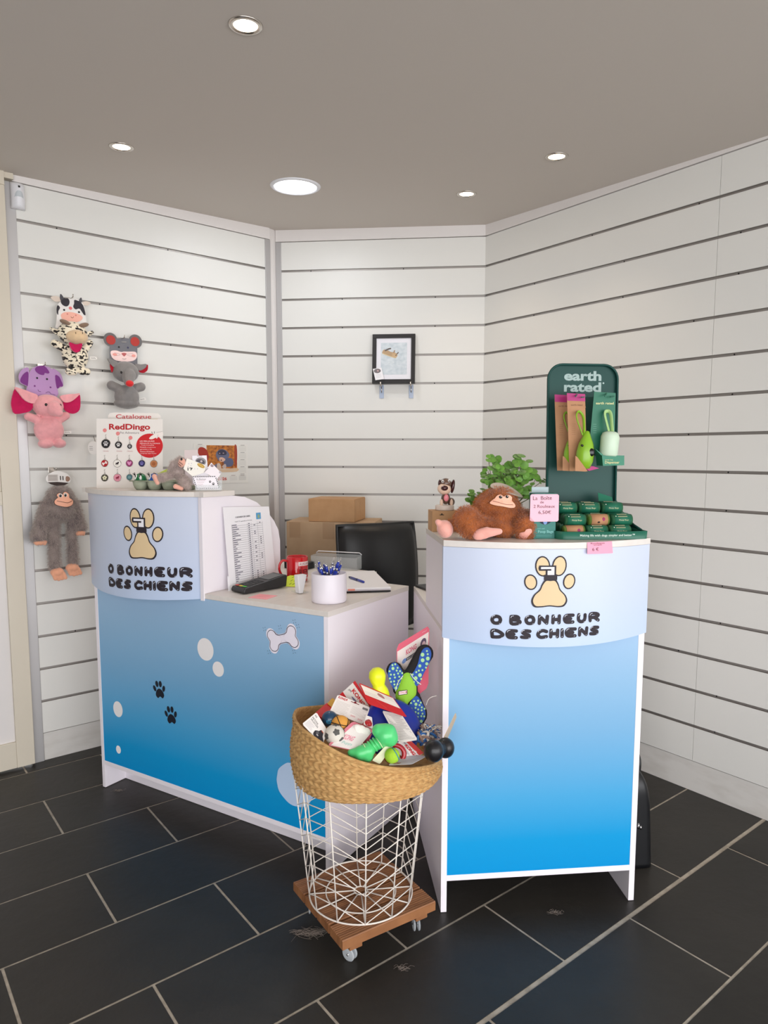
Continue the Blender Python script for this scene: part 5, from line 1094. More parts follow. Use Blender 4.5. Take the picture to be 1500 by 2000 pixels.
g = G(); rp = [(u+0.012, yb-0.010+lean*v/Hh, v) for u, v in outline(0.113, 0.10, Hh, 0.045)]
rp = [(-0.133, 0.01, 0.022), (-0.131, 0.06, 0.032), (-0.124, 0.12, 0.052), (-0.108, 0.155, 0.078)] + rp + [(0.128, 0.155, 0.078), (0.133, 0.12, 0.052), (0.135, 0.06, 0.032), (0.135, 0.01, 0.022)]
inner = [(p[0]*0.985, p[1]+0.013 if p[2] > 0.09 else p[1], p[2] if p[2] > 0.09 else p[2]) for p in rp]
k = len(rp)
back = [(p[0], yb+0.004+lean*p[2]/Hh, p[2]) if p[2] > 0.09 else (p[0], p[1], 0.001) for p in rp]
g.add(rp+back, [(i, i+1, k+i+1, k+i) for i in range(k-1)], 0, True)
g.tube(rp, 0.0035, 8); g.build('rim_frame', gpl, t)
g = G(); fr_ = smooth_loop([(-0.133, 0.02), (-0.128, -0.012), (-0.10, -0.030), (0.0, -0.034), (0.12, -0.030), (0.136, -0.014), (0.136, 0.03), (0.135, 0.10), (0.13, 0.19), (-0.11, 0.19), (-0.125, 0.12)], 6)
g.prism(fr_, 0.0, 0.003, lambda u, v, h: (u, v, h)); kf = len(fr_)
f2 = [(p[0]*0.975, 0.0+p[1]*0.95+0.002) for p in fr_]
seg = [i for i in range(kf) if fr_[i][1] < 0.05]
vs = [(p[0], p[1], 0.001) for p in fr_] + [(p[0]*1.01, p[1]*1.04, 0.023) for p in fr_] + [(p[0]*0.985, p[1]*0.94+0.001, 0.023) for p in fr_] + [(p[0]*0.975, p[1]*0.92+0.001, 0.003) for p in fr_]
g.add(vs, [(r_*kf+i, r_*kf+(i+1) % kf, (r_+1)*kf+(i+1) % kf, (r_+1)*kf+i) for r_ in range(3) for i in range(kf) if fr_[i][1] < 0.12 or True], 0, True)
tr = g.build('tray', gpl2, t)
D = Dec(lambda u, v, h: (u+0.012, yb+lean*v/Hh-h, v), 0.0004, 0.0004); D.text('earth', 0.002, 0.494, 0.122, 0.031, (166, 188, 184), 1, bold=0.035); D.text('rated', 0.002, 0.459, 0.122, 0.031, (166, 188, 184), 1, bold=0.035); D.ell(0.070, 0.472, 0.003, 0.003, (160, 184, 180), 1); D.build('stand_lettering', t)
def trayf(u, v, h):
    y = np.interp(u, [-0.13, -0.10, 0.0, 0.12, 0.135], [-0.013, -0.0315, -0.0355, -0.0315, -0.015]); return (u, y-h-0.001, v)
D = Dec(trayf, 0.0003, 0.0006); D.text('Making life with dogs simpler and better™', 0.012, 0.0118, 0.165, 0.0085, (210, 226, 216), 1, bold=0.01); D.build('tray_lettering', tr)
ox, oz = 0.462, ZR+0.0005
dq = lambda cx, cy: (0.3270+0.0001613*cx+0.000005*cy-ox, 1.6239-0.0001546*cy-oz)
for i, (a, b, lab) in enumerate((((480, 385), (800, 215), 'left'), ((1040, 370), (1290, 215), 'right'))):
    t2 = thing('display_hook', 'green wire hook at the %s of the display stand carrying packaged dispensers' % lab, 'hook', RD, ox, 0, oz, group='hooks on the green display stand')
    p, p2 = dq(*a), dq(*b); g = G(); g.tube(curve([(p[0], 0.075, p[1]+0.004), (p[0]+0.02, 0.11, p[1]+0.018), (p2[0]-0.01, 0.19, p2[1]), (p2[0]+0.006, 0.185, p2[1]-0.006), (p[0]+0.045, 0.11, p[1]+0.008), (p[0]+0.018, 0.075, p[1]+0.002)], 6), 0.0018, 8); g.build('hook_wire', gpl2, t2)
kr = M('kraft_packaging', (186, 138, 100), 0.7, noise=((30, 30, 30), (174, 126, 90), 0.3, 0.7)); mag = M('magenta_print', (172, 32, 112), 0.45); grc = M('green_packaging', (30, 110, 84), 0.45); lime = M('lime_rubber', (134, 180, 40), 0.35, coat=0.2); mint = M('mint_plastic', (204, 224, 200), 0.35); mints = M('pale_green_strap', (170, 206, 138), 0.5)
def kraft_pack(lab, dx, y, dark):
    t2 = thing('packaged_bag_dispenser', lab, 'packaged dispenser', RD, ox, y, oz, group='kraft packs with lime bag dispensers')
    f = lambda u, v, h: (u+dx, h, v)
    g = G(); g.prism([dq(395, 1795), dq(600, 1795), dq(735, 1700), dq(700, 300), dq(350, 285)], 0, 0.001, f); c = g.build('backing_card', kr, t2)
    D = Dec(lambda u, v, h: (u+dx, -h, v), 0.0003, 0.0003); D.poly([dq(356, 430), dq(703, 440), dq(700, 300), dq(350, 285)], mag, 1); x, z = dq(540, 510); D.text('earth rated', x, z, 0.036, 0.0055, (110, 72, 44), 1)
    for k_ in range(6): x, z = dq(440, 880+k_*40); D.line([(x, z), (x+0.012, z)], 0.0008, (150, 104, 72), 1, caps=False)
    D.build('card_print', c)
    x, z = dq(640, 1440); g = G(); g.lathe([(0.0, -0.048), (0.018, -0.046), (0.0255, -0.025), (0.0265, 0.0), (0.022, 0.026), (0.012, 0.050), (0.006, 0.064), (0.0, 0.066)], 28, 0, Matrix.Translation((x+dx, -0.026, z)) @ Matrix.Rotation(R(4), 4, 'Y') @ Matrix.Diagonal((1, 0.9, 1, 1))); b_ = g.build('dispenser_body', lime, t2)
    g = G(); a1, a2, a3 = dq(600, 1080), dq(500, 760), dq(560, 640); a4, a5 = dq(640, 760), dq(625, 1060); g.tube(curve([(a1[0]+dx, -0.024, a1[1]-0.004), (a2[0]+dx, -0.016, a2[1]), (a3[0]+dx, -0.008, a3[1]), (a4[0]+dx, -0.012, a4[1]), (a5[0]+dx, -0.024, a5[1]-0.004)], 7), 0.0046, 8, flat=0.5); g.build('strap_loop', lime, t2)
    x, z = dq(712, 1432); g = G(); g.ell((x+dx, -0.046, z), (0.010, 0.004, 0.012)); g.build('opening', eye, b_)
    x, z = dq(540, 1300); g = G(); g.ell((x+dx, -0.044, z), (0.0045, 0.003, 0.0035), (0, R(20), 0)); g.build('slot', eye, b_)
    g = G(); P = [dq(395, 1500), dq(420, 1500), dq(620, 1760), dq(780, 1740), dq(790, 1700), dq(600, 1680)]; g.prism([dq(405, 1500), dq(440, 1520), dq(640, 1790), dq(600, 1800), dq(400, 1790)], -0.046, -0.045, f); g.build('card_flap', kr, t2)
    g = G(); P = [dq(600, 1700), dq(790, 1700), dq(900, 1740), dq(700, 1790)]; g.prism(P, -0.03, -0.0015, f); g.build('pack_base', mag if not dark else M('dull_kraft', (120, 110, 80), 0.6), t2)
kraft_pack('kraft card pack with a magenta top and lime dispenser, rear left on the green stand', -0.021, 0.140, True)
kraft_pack('kraft card pack with a magenta top and lime dispenser, foremost left on the green stand', 0.0, 0.090, False)
t2 = thing('packaged_bag_dispenser', 'dark green card pack hanging behind the mint dispenser pack on the green stand', 'packaged dispenser', RD, ox, 0.150, oz)
g = G(); g.prism([dq(760, 1500), dq(1150, 1500), dq(1200, 320), dq(790, 320)], 0, 0.001, lambda u, v, h: (u, h, v)); c = g.build('backing_card', M('deep_green_packaging', (22, 66, 56), 0.5), t2); D = Dec(planeY(0)); x, z = dq(830, 520); D.text('ea', x, z, 0.010, 0.006, (190, 150, 110), 1); D.build('card_print', c)
t2 = thing('packaged_bag_dispenser', 'green card pack with a pale mint cylinder dispenser, right side of the green stand', 'packaged dispenser', RD, ox, 0.095, oz)
g = G(); g.prism([dq(790, 1370), dq(1000, 1500), dq(1290, 1500), dq(1310, 270), dq(890, 250)], 0, 0.001, lambda u, v, h: (u, h, v)); c = g.build('backing_card', grc, t2)
D = Dec(planeY(0)); x, z = dq(1095, 470); D.text('earth rated', x, z, 0.056, 0.0075, (214, 214, 158), 1, bold=0.02)
for k_ in range(5): x, z = dq(870, 880+k_*42); D.line([(x, z), (x+0.010, z)], 0.0008, (120, 170, 150), 1, caps=False)
D.build('card_print', c)
g = G(); g.prism([dq(915, 1490), dq(1345, 1490), dq(1345, 1680), dq(935, 1690)], -0.05, -0.0015, lambda u, v, h: (u, h, v)); g.prism([dq(800, 1365), dq(960, 1480), dq(940, 1500), dq(915, 1490)], -0.045, -0.0015, lambda u, v, h: (u, h, v)); c = g.build('pack_tray', M('light_green_packaging', (44, 128, 100), 0.45), t2)
D = Dec(planeY(-0.05)); x, z = dq(1110, 1630); D.text('Dispenser', x, z, 0.045, 0.0095, (222, 216, 160), 1, bold=0.015); x, z = dq(1050, 1575); D.text('poop bag', x, z, 0.024, 0.005, (222, 216, 160), 1); D.build('tray_print', c)
x, z = dq(1105, 1270); g = G(); g.lathe([(0.0, -0.037), (0.024, -0.036), (0.0268, -0.032), (0.0272, 0.022), (0.023, 0.033), (0.014, 0.0375), (0.0, 0.038)], 36, 0, Matrix.Translation((x, -0.032, z)) @ Matrix.Rotation(R(4), 4, 'Y')); g.build('dispenser_cylinder', mint, t2)
g = G(); a1, a2, a3, a4 = dq(1110, 1050), dq(1060, 700), dq(1110, 630), dq(1165, 690); a5 = dq(1160, 1050); g.tube(curve([(a1[0], -0.030, a1[1]), (a2[0], -0.016, a2[1]), (a3[0], -0.012, a3[1]), (a4[0], -0.018, a4[1]), (a5[0], -0.032, a5[1])], 7), 0.006, 8, flat=0.35); g.build('strap_loop', mints, t2)
# rolls in the tray
rollm = M('green_bag_roll', (44, 98, 66), 0.4); sleeve = M('green_roll_sleeve', (28, 104, 78), 0.45); olive = M('olive_bag_roll', (92, 118, 50), 0.4)
n_r = 0
def roll(x, y, z, kraftish, lab, grp):
    t2 = thing('bag_roll', lab, 'bag roll', RD, ox+x, y, oz+z, rnd.uniform(-4, 4), group=grp)
    mt = Matrix.Rotation(R(90), 4, 'Y')
    g = G(); g.lathe([(0.005, -0.031), (0.0165, -0.031), (0.0165, 0.031), (0.005, 0.031)], 20, 0, mt); g.build('rolled_bags', olive if kraftish else rollm, t2)
    g = G(); g.lathe([(0.0171, -0.0255), (0.0174, -0.0255), (0.0174, 0.0255), (0.0171, 0.0255)], 24, 0, mt); s_ = g.build('paper_sleeve', kr if kraftish else sleeve, t2)
    D = Dec(lambda u, v, h: (u, -(0.0175+h)*math.cos(v/0.0175), (0.0175+h)*math.sin(v/0.0175)), 0.0002, 0.0002)
    if kraftish: D.blob(smooth_loop([(0.006, 0.004), (0.011, 0.009), (0.016, 0.004), (0.011, -0.003)], 2), (150, 40, 90), 1); D.ell(-0.004, -0.006, 0.004, 0.003, (50, 34, 30), 1)
    else:
        if rnd.random() < 0.62:
            D.rect(-0.016, 0.010, 0.014, 0.022, (216, 210, 170), 1); [D.rect(-0.013+0.0032*k_, 0.0115, -0.0115+0.0032*k_, 0.0205, (96, 104, 78), 2) for k_ in range(8)]
        D.text('Poop Bags', 0.002, 0.0, 0.030, 0.005, (204, 206, 160), 1); D.ell(-0.022, 0.012, 0.0015, 0.0015, (230, 230, 210), 2)
    D.build('sleeve_print', t2)
for j, y in enumerate((0.003, 0.042, 0.081, 0.120)):
    for i, x in enumerate((-0.078, -0.008, 0.062)): roll(x+0.004*j, y, 0.0215, j == 0 and i == 0, 'green waste bag roll in the bottom layer of the display tray', 'lower layer of bag rolls in the tray')
for j, y in enumerate((0.0225, 0.0615, 0.1005)):
    for i, x in enumerate((-0.068, 0.004, 0.075)):
        k_ = j == 0 and i == 1
        roll(x+0.006*j, y, 0.0525, k_, 'waste bag roll with a brown kraft sleeve in the middle of the display tray' if k_ else 'green waste bag roll in the top layer of the display tray', None if k_ else 'upper layer of bag rolls in the tray')
for j, y in enumerate((0.082, 0.121)):
    for i, x in enumerate((-0.074, -0.002, 0.070)): roll(x+0.005*j, y, 0.0835, False, 'green waste bag roll piled at the back of the display tray', 'rearmost bag rolls in the tray')
t2 = thing('folded_leaflet', 'small folded green leaflet standing at the back right of the display tray', 'leaflet', RD, ox+0.045, 0.118, oz+0.1015, 10)
g = G(); g.prism([(0, 0), (0.05, 0), (0.05, 0.012), (0.004, 0.026)], 0, 0.001, lambda u, v, h: (u, h+v*0.5, v)); g.build('leaflet_sheet', grc, t2)

# packed box with its pink price note, and the price note on the counter edge
t2 = thing('waste_bag_box', 'green hanging box of waste bags behind a pink price note on the right counter', 'product box', RD, 0.265, 0.003, ZR)
g = G(); g.box((0, 0, 0.0002), (0.066, 0.05, 0.133)); c = g.build('box_body', M('teal_green_box', (36, 116, 106), 0.45), t2, bev=0.0006)
g = G(); g.box((0.006, 0.048, 0.133), (0.058, 0.0495, 0.150)); g.build('hang_tab', flat((170, 186, 190), 0.4), t2, bev=0.001)
D = Dec(planeY(0)); D.text('Poop Bags', 0.036, 0.020, 0.046, 0.010, (130, 192, 186), 1, bold=0.015); D.text('earth rated', 0.022, 0.0305, 0.022, 0.004, (130, 192, 186), 1); D.line([(0.008, 0.010), (0.055, 0.010)], 0.0015, (90, 160, 152), 1, caps=False); D.line([(0.008, 0.006), (0.055, 0.006)], 0.0015, (90, 160, 152), 1, caps=False)
D.blob([(0.015+0.019*(1-math.cos(a)), 0.056-0.014*math.sin(a)) for a in np.linspace(0, PI, 14)], (20, 40, 60), 1, 2); D.ell(0.034, 0.050, 0.006, 0.008, (120, 150, 200), 2); D.build('box_print', c)
pk = M('pale_pink_note', (246, 190, 206), 0.6)
def hand(D, s_, x, z, w_, h_, c_, l=1): D.text(s_, x, z, w_, h_, c_, l)
t2 = thing('price_note', 'square pink handwritten price note on the green waste bag box', 'price note', RD, 0.2515, -0.0015, ZR+0.051)
g = G(); c_ = [(0.004, 0), (0.082, 0), (0.086, 0.004), (0.0855, 0.076), (0.0815, 0.08), (0.004, 0.08), (0, 0.076), (0, 0.004)]; g.prism(c_, 0, 0.0008, lambda u, v, h: (u, h, v)); c = g.build('note', pk, t2)
D = Dec(planeY(0)); ik2 = (96, 66, 78); D.text('La  Boîte', 0.036, 0.069, 0.056, 0.011, ik2, 1, rot=1); D.text('de', 0.035, 0.057, 0.011, 0.007, ik2, 1); D.text('2 Rouleaux', 0.042, 0.045, 0.064, 0.009, ik2, 1); D.text('6,50€', 0.044, 0.027, 0.038, 0.012, ik2, 1); D.build('note_writing', c)
fyR = lambda x: -BUL*(1-((x-0.3085)/0.3115)**2)
t2 = thing('price_note', 'pink price note reading 6 € stuck on the front edge of the right counter top', 'price note', RD, 0, 0, 0)
nfp = lambda u, v, h: (u, fyR(u) - 0.0055 - max(0, (1.150-v))*0.35*(0.3+(u-0.39)*6) + h, v)
g = G(); P = []
g.add([nfp(0.392+0.008*i, z, 0) for z in (1.150, 1.142, 1.134, 1.125, 1.117) for i in range(11)], [(r_*11+i, r_*11+i+1, (r_+1)*11+i+1, (r_+1)*11+i) for r_ in range(4) for i in range(10)], 0, True)
c = g.build('note', M('strong_pink_note', (250, 164, 188), 0.6), t2)
D = Dec(lambda u, v, h: nfp(u, v, -h-0.0004), 0.0003, 0.0003); D.text('Rouleaux', 0.425, 1.1465, 0.045, 0.004, ik2, 1); D.text('simple', 0.425, 1.1415, 0.026, 0.0045, ik2, 1); D.text('6 €', 0.417, 1.130, 0.020, 0.009, ik2, 1); D.build('note_writing', c)

# brown monkey plush sitting on the counter
t = thing('brown_monkey_plush_toy', 'large brown furry monkey plush with pink feet sitting on the right counter', 'plush toy', RD, 0.15, 0.03, ZR)
mk = lambda cx, cy: (-0.0555+0.0002557*cx+0.0000043*cy-0.15, 1.3494-0.0002517*cy-ZR)
sm = 0.000254
def me_(g, cx, cy, rx, rz, ry, y=0.0, rot=0): x, z = mk(cx, cy); g.ell((x, y, z), (rx*sm, ry, rz*sm), (0, R(rot), 0))
def mc_(g, a, b, r0, r1, y=0.0, y2=None): p = mk(*a); p2 = mk(*b); g.cap((p[0], y, p[1]), (p2[0], y if y2 is None else y2, p2[1]), r0*sm, r1*sm)
bf1 = M('brown_monkey_fur', (176, 100, 50), 0.85, sheen=0.4, spec=0.2, noise=((20, 20, 20), (104, 50, 24), 0.3, 0.6)); bf2 = M('brown_fur_tips', (182, 106, 54), 0.8, sheen=0.5, spec=0.2)
g = G(); me_(g, 880, 450, 275, 205, 0.060, 0.045); me_(g, 900, 620, 220, 170, 0.055, 0.05)
me_(g, 900, 330, 190, 120, 0.045, 0.035)
mc_(g, (1160, 560), (1150, 715), 105, 105, 0.012, -0.018); me_(g, 1165, 650, 120, 140, 0.03, -0.008)
mc_(g, (960, 690), (680, 610), 95, 80, 0.01, -0.012); mc_(g, (680, 620), (500, 580), 80, 120, -0.01, -0.03); me_(g, 470, 560, 155, 150, 0.034, -0.030, 20); mc_(g, (470, 620), (520, 700), 130, 75, -0.03, -0.04)
mc_(g, (760, 640), (420, 650), 70, 65, 0.04, 0.02); mc_(g, (420, 640), (280, 640), 65, 60, 0.02, 0.0)
soft('furry_body', g, [bf1, bf2], t, 0.0045, 6, fur=(24000, 0.0085, 0.00045, (0, 0, -0.45), 1, None))
pinkf = plush('salmon_felt', (246, 178, 164))
g = G(); mc_(g, (590, 722), (660, 688), 66, 55, -0.055, -0.06); mc_(g, (660, 700), (810, 685), 62, 34, -0.06, -0.062); mc_(g, (560, 732), (640, 722), 55, 50, -0.055, -0.06); soft('foot', g, [pinkf], t, 0.003, 3)
g = G(); me_(g, 225, 674, 95, 106, 0.026, -0.012, -20)
for k_ in range(4): mc_(g, (150+k_*18, 600+k_*42), (140+k_*34, 590+k_*46), 40, 34, -0.016)
soft('foot', g, [pinkf], t, 0.003, 3)
def armf(u, v, h): x, z = mk(1165, 650); e = max(0.0, 1-((u-x)/0.034)**2-((v-z)/0.040)**2); return (u, -0.020-0.026*math.sqrt(e)-0.002-h, v)
D = Dec(armf, 0.001, 0.003); D.blob(smooth_loop([mk(*p) for p in ((1065,720),(1110,700),(1130,670),(1180,665),(1195,700),(1165,740),(1130,800),(1080,805))], 4), pinkf, 1, 5); D.build('palm_patch', t)
def hfc(u, v, h):
    x, z = mk(880, 450); e = max(0.0, 1-((u-x)/0.072)**2-((v-z)/0.054)**2); x2, z2 = mk(900, 330); e2 = max(0.0, 1-((u-x2)/0.050)**2-((v-z2)/0.032)**2)
    return (u, min(0.045-0.060*math.sqrt(e), 0.035-0.045*math.sqrt(e2)) - 0.003 - h, v)
D = Dec(hfc, 0.001, 0.0035)
fc = ((745,375),(800,325),(830,290),(870,278),(905,300),(930,285),(975,285),(1005,310),(1005,350),(1040,390),(1040,425),(980,432),(880,412),(800,400))
lpm = lambda P, c_, l: D.blob(smooth_loop([mk(*p) for p in P], 4), c_, l, 5)
lpm(grow(fc, 1.035), (120, 62, 34), 0); lpm(fc, (246, 186, 160), 1)
for cx, cy in ((866, 306), (942, 302)): x, z = mk(cx, cy); D.ell(x, z, 19*sm, 17*sm, (30, 20, 18), 2); D.ell(x+0.0015, z+0.0015, 5*sm, 5*sm, (235, 230, 225), 3)
D.line(curve([mk(780, 352), mk(850, 370), mk(930, 392), mk(1010, 396)], 5), 5*sm, (130, 70, 56), 2); D.build('face_patch', t)
a, b = mk(790, 225), mk(1175, 335); g = G()
ctr = Vector(((a[0]+b[0])/2, 0.035, (a[1]+b[1])/2+0.004)); ax = Vector((b[0]-a[0], 0, b[1]-a[1])).normalized(); ay = Vector((-0.15, 0.9, 0.42)).normalized(); az = ax.cross(ay)
P = [(0.050*math.cos(q_), 0.034*math.sin(q_)) for q_ in [2*PI*i/30 for i in range(30)]]
g.prism(P, 0, 0.0015, lambda u, v, h: tuple(ctr + ax*u + ay*v + az*(h+0.012*math.cos(u/0.05*1.3)))); g.build('hang_tag', flat((186, 172, 160), 0.4), t)

# dog figure on its box
t = thing('kraft_box', 'small brown cardboard box under the dog figure on the right counter', 'box', RD, -0.002, 0.212, ZR)
g = G(); g.box((0, 0, 0.0002), (0.085, 0.085, 0.066)); c = g.build('box_body', kraft, t, bev=0.0008); D = Dec(planeY(0)); D.rect(0.024, 0.053, 0.038, 0.0555, (40, 26, 20), 1); D.ell(0.031, 0.057, 0.003, 0.002, (40, 26, 20), 1); D.build('hand_slot', c)
t = thing('dog_figure', 'small glossy brown and cream dog figure with a pink tongue standing on a white base', 'figurine', RD, 0.045, 0.252, ZR+0.0665)
fg = lambda cx, cy: ((cx-262)*0.000275, (468-cy)*0.000272)
brn = M('glossy_brown_vinyl', (104, 78, 64), 0.3, coat=0.3); crm = M('cream_vinyl', (238, 206, 182), 0.35, coat=0.2); dkb = M('dark_brown_vinyl', (64, 26, 26), 0.25, coat=0.4)
def fe(g, cx, cy, rx, rz, ry, y=0.0, rot=0): x, z = fg(cx, cy); g.ell((x, y, z), (rx*0.000274, ry, rz*0.000274), (0, R(rot), 0))
g = G(); g.lathe([(0.0, 0.0), (0.029, 0.0), (0.0305, 0.003), (0.0305, 0.014), (0.029, 0.017), (0.0, 0.017)], 36); g.build('base', M('cream_base', (222, 208, 196), 0.4), t)
g = G(); fe(g, 275, 330, 55, 70, 0.016, 0.002); fe(g, 345, 372, 45, 50, 0.015, 0.010); fe(g, 270, 150, 72, 62, 0.020, -0.002); soft('figure_body', g, [brn], t, 0.0016, 3)
g = G(); fe(g, 250, 215, 82, 68, 0.021, -0.008, 10); soft('muzzle', g, [crm], t, 0.0016, 2)
g = G(); fe(g, 242, 202, 42, 31, 0.010, -0.027); g.build('nose', dkb, t)
for cx, cy, rx, rz, r_ in ((196, 140, 15, 36, 10), (356, 185, 24, 82, 8)): g = G(); fe(g, cx, cy, rx, rz, 0.010, 0.0, r_); g.build('ear', dkb, t)
g = G(); fe(g, 266, 318, 30, 42, 0.005, -0.022); g.build('tongue', M('pink_vinyl', (240, 140, 150), 0.3), t)
for cx, cy in ((225, 125), (300, 118)): g = G(); fe(g, cx, cy, 16, 18, 0.005, -0.017); e_ = g.build('eye', M('white_eye', (236, 234, 230), 0.3), t); g = G(); fe(g, cx, cy+2, 7, 8, 0.003, -0.0215); g.build('pupil', eye, e_)
for cx, y in ((215, -0.014), (333, -0.014)): g = G(); fe(g, cx, 375, 20, 42, 0.008, y); g.build('leg', crm, t)

# leafy plant
t = thing('potted_plant', 'leafy green plant with small round leaves behind the brown monkey plush', 'plant', RD, 0.245, 0.235, ZR)
g = G(); g.lathe([(0.0, 0.0), (0.038, 0.0), (0.042, 0.004), (0.052, 0.085), (0.054, 0.088), (0.050, 0.088), (0.048, 0.078), (0.0, 0.078)], 36); g.build('pot', M('pale_plant_pot', (222, 212, 204), 0.45), t)
g = G(); g.lathe([(0.0, 0.081), (0.047, 0.079)], 24); g.build('soil', M('potting_soil', (52, 38, 30), 0.95, bump=((200, 200, 200), 0.8, 0.003)), t)
leafm = M('round_green_leaf', (116, 164, 66), 0.45, sheen=0.2, noise=((40, 40, 40), (80, 132, 46), 0.3, 0.7), spec=0.4); nt = leafm.node_tree; nt.nodes['Principled BSDF'].inputs['Subsurface Weight'].default_value = 0.12; nt.nodes['Principled BSDF'].inputs['Subsurface Radius'].default_value = (0.004, 0.008, 0.002)
stm = M('green_stem', (88, 92, 48), 0.6)
gl = G(); gs = G(); rl = random.Random(11)
def leaf(c, n, r_):
    n = Vector(n).normalized(); u = n.cross(Vector((0.3, 0.2, 1))).normalized(); v = n.cross(u); K_ = 10; a0 = rl.uniform(0, 6)
    vs = [Vector(c)-n*r_*0.10]; 
    for rr, dp in ((0.55, 0.02), (1.0, -0.12)):
        for i in range(K_): a = a0+2*PI*i/K_; q_ = rr*r_*(1.0 - (0.14 if i == 0 else 0)); vs.append(Vector(c)+u*q_*math.cos(a)+v*q_*math.sin(a)*0.92-n*r_*(0.1 if rr < 1 else 0)*dp + n*r_*dp)
    gl.add(vs, [(0, 1+i, 1+(i+1) % K_) for i in range(K_)] + [(1+i, 1+K_+i, 1+K_+(i+1) % K_, 1+(i+1) % K_) for i in range(K_)], 0, True)
def sprig(base, tip, nl, sz, spread):
    mid = tuple((base[i]+tip[i])/2 + rl.gauss(0, 0.006) for i in range(3)); P = curve([base, mid, tip], 5); gs.tube(P, [0.0016-0.0009*i/len(P) for i in range(len(P))], 5)
    for k_ in range(nl):
        q_ = P[int(len(P)*(0.45+0.55*rl.random()))-1] if k_ > 1 else P[-1]; off = Vector((rl.gauss(0, 1), rl.gauss(0, 0.8), rl.gauss(0.2, 0.8))).normalized()*spread*rl.uniform(0.5, 1.1)
        c = Vector(q_)+off; gs.tube([q_, tuple(c)], 0.0006, 4); n = Vector((off.x*12+rl.gauss(0, 0.35), -0.7+off.y*8, 0.75+rl.gauss(0, 0.4))); leaf(c, n, sz*rl.uniform(0.6, 1.15))
for k_ in range(34):
    a = rl.uniform(0, 2*PI); e = rl.uniform(0.15, 1); tx = 0.088*math.sqrt(e)*math.cos(a)+0.008; ty = 0.055*math.sqrt(e)*math.sin(a); tz = 0.135+0.105*rl.uniform(0.15, 1)*math.sqrt(max(0.1, 1-(tx/0.12)**2))
    sprig((tx*0.25, ty*0.3, 0.08), (tx, ty, tz+0.006), 6, 0.0142, 0.016)
sprig((-0.02, -0.01, 0.08), (-0.128, -0.03, 0.118), 13, 0.0115, 0.015); sprig((-0.02, 0.01, 0.08), (-0.118, 0.0, 0.102), 13, 0.0115, 0.015); sprig((-0.03, -0.01, 0.08), (-0.085, -0.02, 0.128), 13, 0.0115, 0.016); sprig((0.03, 0.0, 0.08), (0.118, -0.02, 0.165), 9, 0.0105, 0.012); sprig((0.03, 0.0, 0.08), (0.105, -0.02, 0.125), 7, 0.0095, 0.012)
gs.build('stems', stm, t); gl.build('foliage', leafm, t, fix=False)

# ---------------------------------------------------------------- dog toys in the woven basket
def T(cx, cy, Y): return Vector((Y*(0.00018333*cx-0.1615), Y, 1.392-Y*(0.2312+0.0001896*cy)))
cst = M('coated_card', (240, 234, 230), 0.35); krd = (206, 30, 40)
def card3(t, name, px, Ys, mt, origin, th=0.0008):
    C4 = [T(p[0], p[1], y)-origin for p, y in zip(px, Ys)]   # TL TR BR BL
    n = (C4[1]-C4[0]).cross(C4[3]-C4[0]).normalized()
    if n.y > 0: n = -n
    def f(u, v, h): return C4[3]*(1-u)*(1-v) + C4[2]*u*(1-v) + C4[1]*u*v + C4[0]*(1-u)*v + n*h
    c = 0.06; g = G(); g.prism([(c, 0), (1-c, 0), (1, c), (1, 1-c), (1-c, 1), (c, 1), (0, 1-c), (0, c)], -th, 0, f); o = g.build(name, mt, t)
    return o, Dec(f, 0.0003, 0.0003)
def at(cx, cy, Y): return T(cx, cy, Y)
GRP = 'dog toys piled in the woven basket'
def toy(name, lab, cat, cx, cy, Y):
    o = T(cx, cy, Y); return thing(name, lab, cat, W0, o.x, o.y, o.z, group=GRP), o
def ln(D, n, x0, x1, y0, y1, c, w_=0.012):
    for k_ in range(n): D.rect(x0, y1-(y1-y0)*k_/max(1, n-1)-w_/2, x1-(0.15 if k_ % 3 == 2 else 0)*(x1-x0), y1-(y1-y0)*k_/max(1, n-1)+w_/2, c, 1)

# fabric throw toy on a pink card (back)
t, o = toy('fabric_throw_toy', 'lime, blue and black three armed fabric dog toy on a pink card', 'dog toy', 1020, 760, 2.05)
c, D = card3(t, 'backing_card', ((935, 250), (1197, 90), (1192, 585), (930, 790)), (2.09, 2.09, 2.075, 2.065), M('pink_red_card', (222, 76, 104), 0.4), o)
D.poly([(0.02, 0.46), (0.5, 0.56), (0.98, 0.66), (0.98, 0.90), (0.02, 0.90)], (240, 226, 220), 1); D.text('KONG', 0.45, 0.80, 0.32, 0.085, (224, 110, 130), 2, bold=0.04); D.rect(0.30, 0.665, 0.62, 0.715, (40, 38, 46), 2); D.text('BALLISTIC', 0.46, 0.69, 0.27, 0.03, (236, 232, 230), 3); D.ell(0.24, 0.69, 0.07, 0.035, (110, 140, 200), 2); D.ell(0.82, 0.78, 0.09, 0.07, (92, 70, 96), 2); D.ell(0.83, 0.755, 0.055, 0.045, (226, 190, 196), 3); D.ell(0.82, 0.69, 0.1, 0.035, (80, 66, 90), 2); D.text('~', 0.85, 0.95, 0.14, 0.02, (240, 150, 170), 2)
D.build('card_print', c)
blk = M('black_fabric_trim', (26, 24, 26), 0.8, bump=pl_bump); navy = M('blue_dotted_fabric', (40, 84, 168), 0.75); limef = M('lime_fabric', (142, 196, 56), 0.75, bump=((120, 120, 120), 0.3, 0.002))
k2 = 0.000378; Yt = 2.04
def tc(g, a, b, r0, r1): p = T(*a, Yt)-o; p2 = T(*b, Yt)-o; g.cap(p, p2, r0*k2, r1*k2)
def flatten(g, y0, f):
    g.v = [(v[0], y0+(v[1]-y0)*f, v[2]) for v in g.v]
